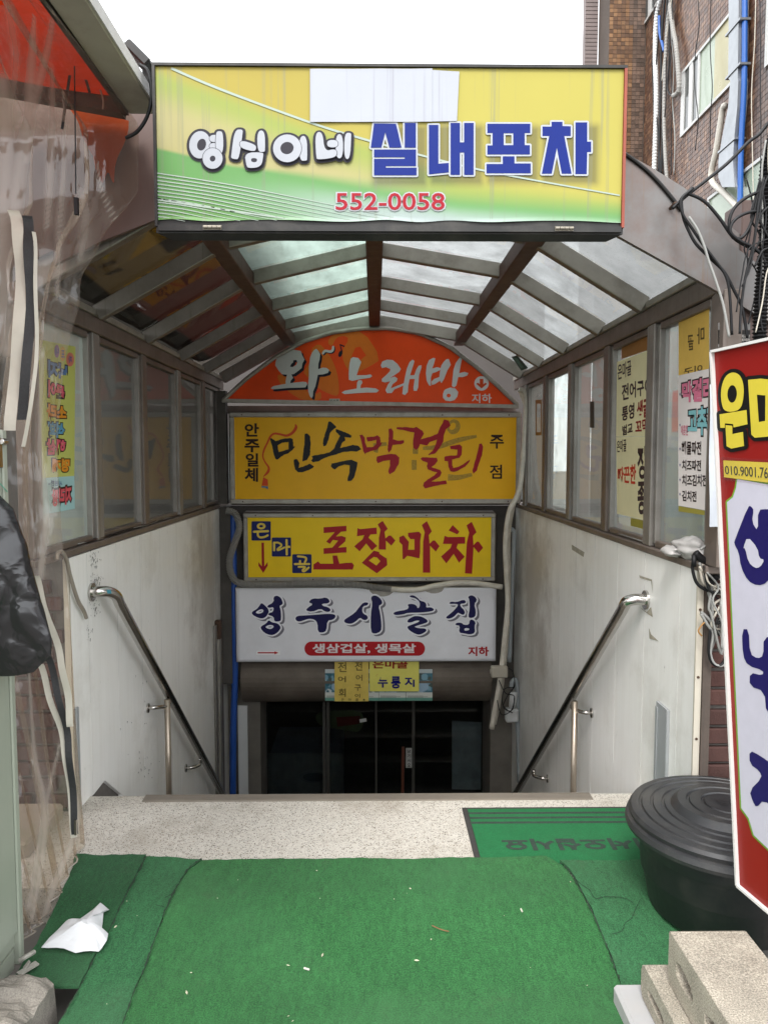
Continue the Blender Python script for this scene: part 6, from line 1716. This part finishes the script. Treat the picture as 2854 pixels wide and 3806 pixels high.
def banc(co):
    y = co[:, 1] + ORG[bo][1]; x = co[:, 0] + ORG[bo][0]
    u = (x - bz0.x) / (bz1.x - bz0.x); v = (y - 2.86) / 3.04
    v0_ = v
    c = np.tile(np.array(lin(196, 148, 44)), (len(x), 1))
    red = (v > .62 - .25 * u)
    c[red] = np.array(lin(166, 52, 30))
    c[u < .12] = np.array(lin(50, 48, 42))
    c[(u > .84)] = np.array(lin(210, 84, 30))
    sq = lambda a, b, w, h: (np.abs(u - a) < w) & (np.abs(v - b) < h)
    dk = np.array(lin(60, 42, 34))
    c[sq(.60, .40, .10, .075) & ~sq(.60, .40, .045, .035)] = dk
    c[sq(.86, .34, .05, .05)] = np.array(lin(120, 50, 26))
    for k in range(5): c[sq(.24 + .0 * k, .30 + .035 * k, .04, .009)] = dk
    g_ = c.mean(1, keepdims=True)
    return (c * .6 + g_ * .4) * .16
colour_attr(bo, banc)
# kerb stone bottom left
def kerb(label, x0, x1, y0, y1, zt, seed):
    V, Fc = [], []
    nx, ny = 30, 34
    def f(u, v):
        x, y = lerp(x0, x1, u), lerp(y0, y1, v)
        e = min(u, 1 - u, v, 1 - v)
        k = min(1, e / .10)
        p = Vector((x, y, zt - .03 * (1 - k) ** 2))
        p += Vector((mnoise.noise((x * 6, y * 6, seed)), mnoise.noise((x * 6, y * 6, seed + 9)), mnoise.noise((x * 9, y * 9, seed + 4)) + .7 * mnoise.noise((x * 27, y * 27, seed)))) * .028
        return p
    V, Fc = grid(f, nx, ny)
    V = [Vector(v) for v in V]
    loop = [i for i in range(nx + 1)] + [(nx + 1) * (j + 1) + nx for j in range(ny)] + [(nx + 1) * ny + nx - 1 - i for i in range(nx)] + [(nx + 1) * (ny - 1 - j) for j in range(ny - 1)]
    b = len(V)
    V += [Vector((V[i].x + .01, V[i].y, -.14)) for i in loop]
    m = len(loop)
    for i in range(m): Fc.append((loop[i], b + i, b + (i + 1) % m, loop[(i + 1) % m]))
    return solo('kerb_stone', label, 'kerb stone', (V, Fc), M('rough_stone', (.27, .245, .21), .9, var=.25, scale=6, dirt=.5, dscale=8, dirtcol=(.10, .085, .07), bump=1.0, bscale=35, fine=.3))
ka, kc_ = onZ(.045, 195, 3605), onZ(.045, 235, 3700)
kerb('rough grey kerb stone at the foot of the cabinet', -1.6, ka.x, 1.72, ka.y, .045, 3)
kerb('lower broken kerb stone at the bottom left corner', -1.5, onZ(.02, 110, 3790).x, 1.2, 1.70, .02, 8)
solo('broken_trim', 'broken white plastic trim poking out under the curtain', 'trim', join(tube([onG(75, 3570, .05), onG(100, 3555, .06), onG(128, 3538, .05)], .007, 7), bar(onG(70, 3622, .03), onG(140, 3578, .03), .022, .004), bar(onG(90, 3600, .03), onG(112, 3572, .045), .012, .004)), M('dirty_white_trim', (.45, .43, .38), .6, var=.3, scale=30, dirt=.6, dscale=25))

# ------------------------------------------------------------------ tiled building on the right
XF, YB = 3.4, 10.0
rb = thing('tiled_building', 'tall brown mosaic tiled building rising behind the canopy on the right', 'building', (4.5, 8.0, -.13))
m_grout = M('dark_grout', (.10, .075, .06), .95, var=.2)
m_tile = M('mosaic_tile', (1, 1, 1), .38, var=.08, attr='print', dirt=.25, dirtcol=(.10, .07, .05), dscale=1.5, streak=.2)
m_tile1 = M('mosaic_tile_single', (.135, .085, .06), .38, var=.08, rand=.45)
part('wall', rb, box(XF + .006, 8.0, 2.5, YB, -.13, 11), m_grout)
part('wall', rb, box(2.94, 8.0, YB + .006, YB + .48, -.13, 11), m_grout)
m_pinkw = M('pale_ribbed_tile', (.24, .19, .18), .7, var=.1, scale=2, dirt=.3)
part('wall', rb, box(2.77, 2.939, YB + .5, YB + .62, -.13, 9.5), m_pinkw)
part('ribs', rb, join(*[box(2.772, 2.938, YB + .494, YB + .4995, 4.0 + k * .05, 4.033 + k * .05) for k in range(104)]), m_pinkw, kind='stuff')
wins = []   # openings on the facade (y0,y1,z0,z1)
W1 = (onX(XF, 2466, 20).y, onX(XF, 2372, 20).y, onX(XF, 2372, 130).z + .02, 9.2)
W2 = (7.43, 8.72, 5.06, 5.70)
W3 = (6.2, 7.95, 3.35, 4.10)
W4 = (6.3, 6.86, 4.9, 6.3)
openings = [W1, W2, W3, W4]
def in_open(y, z): return any(a - .03 < y < b + .03 and c - .03 < z < d + .03 for a, b, c, d in openings)
pit, ts = .05, .0225
cells = []
for j in range(int((8.8 - 2.6) / pit)):
    for i in range(int((YB - 6.0) / pit)):
        y, z = YB - pit * (i + .5), 2.6 + pit * (j + .5)
        if not in_open(y, z): cells.append((0, y, z))
for j in range(int((9.0 - 4.2) / pit)):
    for i in range(9): cells.append((1, 2.94 + pit * (i + .5), 4.2 + pit * (j + .5)))
def seen(c):
    k, a, z = c
    p = (XF, a, z) if k == 0 else (a, YB, z)
    x, y, d = pixel(p)
    ok = 2345 < x < 2850 and 0 < y < (900 if x < 2540 else 640) and not (2700 < x < 2780) and not (2420 < x < 2540 and y < 640)
    ar = (XF * F / a ** 2 if k == 0 else F / YB) * F / (a if k == 0 else YB)
    return ok, ar
sel = sorted([c for c in cells if seen(c)[0]], key=lambda c: -seen(c)[1])[:300]
selset = set(sel)
Vt, Ft, Ct = [], [], []
pal = np.array([lin(*c) for c in ((104, 72, 52), (90, 62, 46), (112, 82, 62), (80, 56, 44), (122, 92, 70), (96, 70, 56))])
palw = np.array([lin(*c) for c in ((118, 86, 56), (106, 76, 50), (88, 62, 42), (128, 96, 66), (98, 70, 48))])
for c in cells:
    if c in selset: continue
    k, a, z = c
    h = .004 + rng.uniform(0, .002)
    b = len(Vt)
    if k == 0:
        q = [(XF + .006, a + s * ts, z + t * ts) for s, t in ((-1, -1), (1, -1), (1, 1), (-1, 1))]; q += [(x - h, y, zz) for x, y, zz in q]
        colr_ = pal[rng.integers(len(pal))] * rng.uniform(.8, 1.2)
    else:
        q = [(a + s * ts, YB + .006, z + t * ts) for s, t in ((-1, -1), (1, -1), (1, 1), (-1, 1))]; q += [(x, y - h, zz) for x, y, zz in q]
        colr_ = palw[rng.integers(len(palw))] * rng.uniform(.8, 1.2)
    Vt += q
    Ft += [(b + 4, b + 5, b + 6, b + 7)] + [(b + i, b + (i + 1) % 4, b + 4 + (i + 1) % 4, b + 4 + i) for i in range(4)]
    Ct += [colr_] * 8
to = part('mosaic_tiles', rb, (Vt, Ft), m_tile, kind='stuff')
Ca = np.array(Ct)
colour_attr(to, lambda co: Ca)
tmesh = mesh('mosaic_tile', *box(0, .0055, -ts, ts, -ts, ts), m_tile1)
tmesh2 = mesh('mosaic_tile', *box(-ts, ts, 0, .0055, -ts, ts), m_tile1)
for k, a, z in sel:
    o = bpy.data.objects.new('mosaic_tile', tmesh if k == 0 else tmesh2)
    COL.objects.link(o); o.parent = rb
    o.location = (Vector((XF + .001, a, z)) if k == 0 else Vector((a, YB + .001, z))) - ORG[rb]
m_wframe = M('white_window_frame', (.68, .68, .66), .45, var=.06, dirt=.2)
m_wpane = M('pale_green_obscured_pane', lin(168, 182, 160), .25, var=.1, scale=2)
m_wpane_y = M('yellowed_pane', lin(180, 172, 126), .3, var=.1, scale=2)
m_wdark = M('grey_window_glass', lin(92, 94, 92), .15, var=.1)
def window(o, sashes):
    y0, y1, z0, z1 = o
    f = part('window', rb, join(box(XF - .022, XF + .005, y0 - .03, y0, z0 - .03, z1 + .03), box(XF - .022, XF + .005, y1, y1 + .03, z0 - .03, z1 + .03), box(XF - .022, XF + .005, y0, y1, z0 - .03, z0), box(XF - .022, XF + .005, y0, y1, z1, z1 + .03)), m_wframe)
    for a, b, mt in sashes:
        part('pane', f, box(XF - .004, XF + .004, lerp(y0, y1, a), lerp(y0, y1, b), z0, z1), mt)
        if mt is m_wdark:
            part('sash', f, join(box(XF - .018, XF - .005, lerp(y0, y1, a), lerp(y0, y1, a) + .045, z0, z1), box(XF - .018, XF - .005, lerp(y0, y1, b) - .045, lerp(y0, y1, b), z0, z1)), m_wframe)
window(W1, [(0, .5, m_wdark), (.5, 1, m_wdark)])
window(W2, [(0, .40, m_wpane_y), (.40, .66, m_wpane), (.66, .83, m_wdark), (.83, 1, m_wdark)])
window(W3, [(0, .5, m_wpane), (.5, 1, m_wpane)])
window(W4, [(0, 1, m_wdark)])
# duct
m_galv = M('galvanised_duct', (.34, .36, .38), .35, .7, var=.12, scale=4, dirt=.2)
PD = Plane((3.12, 0, 0), (-1, 0, 0))
du = thing('exhaust_duct', 'galvanised metal exhaust duct running down the tiled wall', 'duct', (3.2, 6.6, 4.0))
def dsec(px0, px1, py): 
    a, b = onX(3.29, px0, py), onX(3.29, px1, py)
    return a, b
secs = [(2706, 2744, -40), (2706, 2742, 150), (2704, 2740, 290), (2712, 2742, 300), (2704, 2738, 400), (2680, 2726, 520), (2668, 2722, 600), (2668, 2726, 660), (2682, 2730, 695)]
Vd, Fd = [], []
for px0, px1, py in secs:
    a, b = dsec(px0, px1, py)
    for q, x in ((a, 3.29), (b, 3.29), (b, 3.38), (a, 3.38)): Vd.append((x, q.y, q.z))
for i in range(len(secs) - 1):
    for k in range(4): Fd.append((i * 4 + k, i * 4 + (k + 1) % 4, (i + 1) * 4 + (k + 1) % 4, (i + 1) * 4 + k))
Fd += [(0, 1, 2, 3), tuple(4 * (len(secs) - 1) + k for k in range(4))[::-1]]
part('shaft', du, (Vd, Fd), m_galv)
for py in (130, 290, 565):
    a, b = dsec(2700 if py < 400 else 2672, 2746 if py < 400 else 2726, py)
    y0_, y1_ = sorted((a.y, b.y))
    part('flange', du, box(3.28, 3.385, y0_ - .02, y1_ + .02, a.z - .012, a.z + .012), m_galv, bevel=.003)
PF = Plane((XF - .06, 0, 0), (-1, 0, 0))
m_brightblue = M('bright_blue_pipe', (.02, .12, .45), .35, var=.08)
pipe('blue_pipe', 'bright blue pipe running down the tiled facade beside the duct', 'pipe', PF, [(2766, -40), (2764, 300), (2752, 560), (2748, 860)], .026, m_brightblue)
pipe('white_pipe', 'white plastic elbow pipe beside the round duct end', 'pipe', PF, [(2694, 395), (2684, 410), (2660, 560), (2642, 640), (2648, 680), (2690, 718), (2730, 760), (2742, 780)], .03, M('ivory_pvc', (.66, .62, .54), .5, var=.1, dirt=.3))
for i, (pts, r_w, mt, lb, corr) in enumerate((
        ([(2462, -20), (2440, 60), (2434, 200), (2438, 380), (2430, 640)], .035, m_whiteplastic, 'white flexible hose in the cable bundle on the facade', True),
        ([(2470, -20), (2458, 150), (2452, 400), (2446, 650)], .016, m_cable, 'black cable left of the grey ducting in the bundle', False),
        ([(2480, -20), (2470, 180), (2462, 420), (2456, 660)], .014, m_cable, 'black cable in the middle of the facade bundle', False),
        ([(2494, -20), (2478, 100), (2470, 260), (2466, 420), (2470, 560), (2478, 680)], .024, m_hose, 'grey corrugated conduit of the facade bundle', True),
        ([(2488, 20), (2500, 110), (2512, 180), (2522, 320), (2512, 350), (2500, 355)], .03, m_hose, 'grey wrapped hose hanging in a loop by the window', True),
        ([(2496, -10), (2480, 110), (2466, 230), (2460, 300)], .012, m_cable_w, 'white thin pipe crossing the cable bundle', False),
        ([(2448, 60), (2450, 120), (2462, 170), (2466, 190)], .02, m_brightblue, 'short blue hose in the facade cable bundle', False),
        ([(2484, -20), (2486, 200), (2480, 330), (2500, 356)], .012, m_cable, 'black cable dipping to the small window', False))):
    solo('facade_hose' if corr else 'facade_cable', lb, 'hose' if corr else 'cable', corrugated([PF.at(x, y) for x, y in pts], r_w * .85, .10, .018) if corr else tube([PF.at(x, y) for x, y in pts], r_w * .85, 8), mt, smooth=not corr, group='cable bundle on the tiled facade')
# low building far behind the canopy
fb = thing('rear_building', 'dull pinkish low building standing behind the canopy end', 'building', (0, 11.5, -.13))
part('wall', fb, box(-6, 2.4, 11.0, 12.0, -.13, 3.9), M('pinkish_render', (.10, .088, .082), .85, var=.2, scale=1.5, dirt=.4))
for xx in (-4.5, -2.6, .2, 1.5): part('window', fb, box(xx, xx + .7, 10.96, 10.999, .9, 1.8), m_wdark)
# shops across the side alley, seen through the right windows
sh = thing('side_shop', 'pale shop front beyond the right canopy windows', 'shop', (2.6, 5.5, -.13))
part('wall', sh, box(3.0, 3.2, 3.4, 9.4, -.13, 2.9), M('pale_shop_wall', (.62, .62, .58), .7, var=.2, scale=1.2, dirt=.2))
part('signboard', sh, box(2.93, 2.998, 4.2, 7.6, 1.75, 2.15), M('coral_signboard', lin(214, 96, 80), .5, var=.1))
for yy in (4.3, 5.6, 6.9): part('window', sh, box(2.96, 2.998, yy, yy + .9, .7, 1.6), M('shop_glass', lin(150, 168, 164), .2))

# ------------------------------------------------------------------ service cables on the right of the canopy
c6 = crop(2050, 0, .52)
CP = YP(2.52)
cabs = [([(1640, 800), (1546, 880), (1480, 960), (1400, 1020), (1250, 1170), (1100, 1290), (960, 1400), (860, 1490)], .0075, m_cable, 'twisted black service cable slanting from the right edge to the fascia', 0.0),
        ([(1000, 1350), (925, 1420), (918, 1480), (930, 1560), (960, 1640), (1020, 1750), (1120, 1850), (1220, 1950), (1290, 2080), (1350, 2212), (1385, 2420)], .007, m_cable, 'black cable dropping in a bow from the fascia hook', .01),
        ([(985, 1365), (905, 1440), (915, 1540), (985, 1650), (1060, 1760), (1160, 1890), (1225, 1990), (1250, 2120), (1265, 2400)], .0065, m_cable, 'second black cable bowing beside the first below the hook', .02),
        ([(950, 1570), (1010, 1660), (1060, 1780), (1090, 1880), (1140, 2020), (1195, 2200), (1235, 2420)], .006, m_cable_g, 'pale grey cable hanging in front of the corner column', .03),
        ([(960, 1385), (1080, 1440), (1190, 1560), (1290, 1700), (1400, 1770), (1480, 1805), (1600, 1850)], .0075, m_cable, 'black cable running along the fascia edge', .005),
        ([(1640, 1360), (1500, 1382), (1380, 1420), (1280, 1500), (1240, 1610), (1270, 1715), (1340, 1705), (1400, 1600), (1440, 1430), (1500, 1230), (1600, 1080)], .0075, m_cable, 'large black cable loop at the right edge', .025),
        ([(1640, 1540), (1500, 1530), (1360, 1545), (1265, 1600), (1240, 1680), (1310, 1745), (1400, 1790), (1470, 1860), (1500, 1980), (1470, 2212)], .007, m_cable, 'lower black cable loop at the right edge', .035),
        ([(1470, 1300), (1430, 1500), (1400, 1750), (1340, 2000), (1310, 2212), (1300, 2400)], .006, m_cable, 'straight black cable hanging left of the corrugated conduit', .04),
        ([(1490, -30), (1520, 150), (1560, 420), (1530, 750), (1500, 1100), (1505, 1300), (1535, 1500), (1530, 1750), (1520, 1900)], .006, m_cable_w, 'ivory cable hanging along the right edge of the view', .045)]
for pts, r_w, mt, lb, of in cabs:
    pipe('service_cable', lb, 'cable', CP, pts, r_w * .72, mt, c6, 8, 'service cables at the right of the canopy', off=of)
pipe('corrugated_conduit', 'black corrugated conduit standing at the right edge', 'conduit', CP, [(1600, 900), (1530, 1150), (1500, 1400), (1510, 1650), (1495, 1900), (1475, 2100), (1465, 2300), (1460, 2480)], .021, m_cable, c6, corr=True, off=.02)
solo('cable_hook', 'rusty hook on the canopy fascia holding the cables', 'hook', tube([YP(2.60).at(2490, 775, .0), YP(2.60).at(2494, 768, .03), YP(2.60).at(2500, 768, .03)], .006, 8), m_rustdot)
# bag, plug and cords at the right wall end
def blob(c, rx, ry_, rz, seed, nu=28, nv=18, amp=.35):
    def f(u, v):
        a, b = 2 * math.pi * u, math.pi * v
        d = Vector((math.cos(a) * math.sin(b), math.sin(a) * math.sin(b), math.cos(b)))
        k = 1 + amp * mnoise.noise(d * 1.8 + Vector((seed, 0, 0))) + .5 * amp * abs(mnoise.noise(d * 5 + Vector((0, seed, 0))))
        return Vector(c) + Vector((d.x * rx, d.y * ry_, d.z * rz)) * k
    return grid(f, nu, nv)
bc = onX(1.20, 2545, 2075)
bgc = Vector((1.19, 2.86, 1.16))
m_wbag = M('white_thin_bag', (.52, .50, .48), .45, var=.08, bump=.5, bscale=40)
solo('plastic_bag', 'scrunched white plastic bag lying on the right wall end', 'bag', join(blob(bgc, .055, .10, .038, 3), blob(bgc + Vector((-.045, .07, -.02)), .035, .06, .02, 7)), m_wbag, smooth=True)
pl_ = onY(2.70, 2582, 2075)
pg = thing('power_plug', 'black power plug hanging over the right wall end', 'plug', pl_)
part('body', pg, tube([pl_ + Vector((0, 0, .02)), pl_ + Vector((.02, 0, .0)), pl_ + Vector((.04, 0, -.01))], .014, 10), m_cable, smooth=True)
part('nose', pg, tube([pl_ + Vector((-.005, 0, .012)), pl_ + Vector((-.005, -.005, -.03))], .009, 8), m_cable, smooth=True)
BQ = YP(2.70)
cords = [([(1225, 270), (1215, 330), (1235, 410), (1275, 450), (1340, 475), (1420, 470)], .006, m_cable, 'black power cord drooping from the plug'),
         ([(1265, 600), (1300, 660), (1335, 720), (1320, 830), (1345, 895), (1395, 900), (1414, 840), (1395, 750), (1350, 680), (1300, 620), (1265, 590)], .0055, m_cable_g, 'grey cord coiled in a loop against the bricks'),
         ([(1320, 690), (1310, 800), (1325, 880), (1370, 905), (1405, 860), (1400, 760), (1360, 690)], .0055, m_cable, 'black cord coiled inside the grey loop'),
         ([(1255, 300), (1290, 400), (1310, 480), (1330, 560), (1325, 690)], .0055, m_cable_g, 'grey cord dropping from the plug to the coil'),
         ([(1262, 225), (1300, 200), (1390, 195), (1450, 200)], .0055, m_cable_g, 'pale cord arching over the right wall end'),
         ([(1270, 310), (1320, 330), (1390, 320), (1450, 290)], .005, m_cable_w, 'ivory cord running from the plug to the board'),
         ([(1440, 380), (1350, 400), (1320, 430), (1360, 470), (1400, 500), (1345, 540), (1350, 580), (1400, 560)], .005, m_cable_w, 'ivory cord knotted beside the bricks'),
         ([(1258, 330), (1280, 420), (1330, 440), (1390, 425), (1430, 420)], .0055, m_cable_w, 'ivory cord below the black plug'),
         ([(1400, 760), (1420, 900), (1418, 1100), (1440, 1300)], .004, m_cable_g, 'thin grey cord hanging down the brick face'),
         ([(1270, 730), (1250, 700), (1275, 660), (1290, 650)], .003, M('orange_wire', (.40, .20, .05), .5), 'short orange wire beside the coil')]
for pts, r_w, mt, lb in cords:
    pipe('cord', lb, 'cord', BQ, pts, r_w, mt, c4, 8, 'cords at the right wall end')
pipe('corrugated_conduit', 'short black corrugated tube among the cords on the bricks', 'conduit', BQ, [(1460, 290), (1390, 340), (1330, 385), (1300, 420)], .014, m_cable, c4, corr=True, off=.02)

# the finer tangle of wires at the right edge and on the facade
r = random.Random(21)
WD = ['thin black wire swinging past the fascia hook', 'thin black wire curling above the lower loop', 'thin black wire beside the corrugated conduit', 'thin black wire crossing the corner column', 'thin grey wire tied to the cable loops', 'thin black wire drooping from the right edge', 'thin black wire running down behind the red board', 'thin ivory wire looped near the conduit', 'thin black wire kinked over the fascia edge', 'thin black wire nearest the right edge']
for k in range(10):
    x0, x1 = r.uniform(1330, 1620), r.uniform(1250, 1560)
    y0, y1 = r.uniform(900, 1500), r.uniform(1900, 2450)
    pts = [(lerp(x0, x1, t) + r.uniform(-70, 70) * math.sin(math.pi * t), lerp(y0, y1, t) + r.uniform(-60, 60) * math.sin(math.pi * t)) for t in (0, .2, .4, .6, .8, 1)]
    pipe('service_wire', WD[k], 'wire', CP, pts, r.choice((.0022, .003, .0036)), (m_cable_g if k == 4 else m_cable_w if k == 7 else m_cable), c6, 6, 'fine wires at the right of the canopy', off=.01 + .006 * k)
FD = ['leftmost thin wire of the facade bundle', 'thin black wire hugging the white facade hose', 'thin black wire in the middle of the facade bundle', 'thin black wire slanting across the facade bundle', 'thin grey wire hanging over the small window', 'thin black wire right of the facade bundle', 'thin black wire crossing the big facade window', 'thin black wire beside the galvanised duct', 'pale wire between duct and right edge', 'thin black wire at the far right of the facade']
for k in range(10):
    x = (2426, 2442, 2455, 2468, 2500, 2490, 2590, 2640, 2800, 2822)[k]
    pts = [(x + r.uniform(-9, 9) + (10 - 3 * t if k == 3 else 0), lerp(-30, (650 if k < 6 else 560 if k < 8 else 900), t / 5)) for t in range(6)]
    pipe('facade_wire', FD[k], 'wire', PF, pts, r.uniform(.004, .008), m_cable_w if k == 8 else m_cable_g if k == 4 else m_cable, None, 6, 'fine wires on the tiled facade')
for k in range(7):
    a = [(r.uniform(1250, 1300), r.uniform(280, 360)), (r.uniform(1270, 1340), r.uniform(380, 460)), (r.uniform(1290, 1400), r.uniform(460, 560)), (r.uniform(1290, 1420), r.uniform(560, 700)), (r.uniform(1300, 1420), r.uniform(650, 860)), (r.uniform(1330, 1440), r.uniform(500, 700))]
    pipe('cord', ['grey cord tangled low on the bricks', 'black cord tangled behind the ivory knot', 'ivory cord crossing the coil', 'black cord sagging beside the jamb', 'grey cord hooked round the plug cord', 'thin ivory cord of the brick tangle', 'thin black cord of the brick tangle'][k], 'cord', BQ, a, r.uniform(.003, .0055), (m_cable_g, m_cable, m_cable_w)[k % 3], c4, 7, 'cords at the right wall end', off=.008 * k - .01)
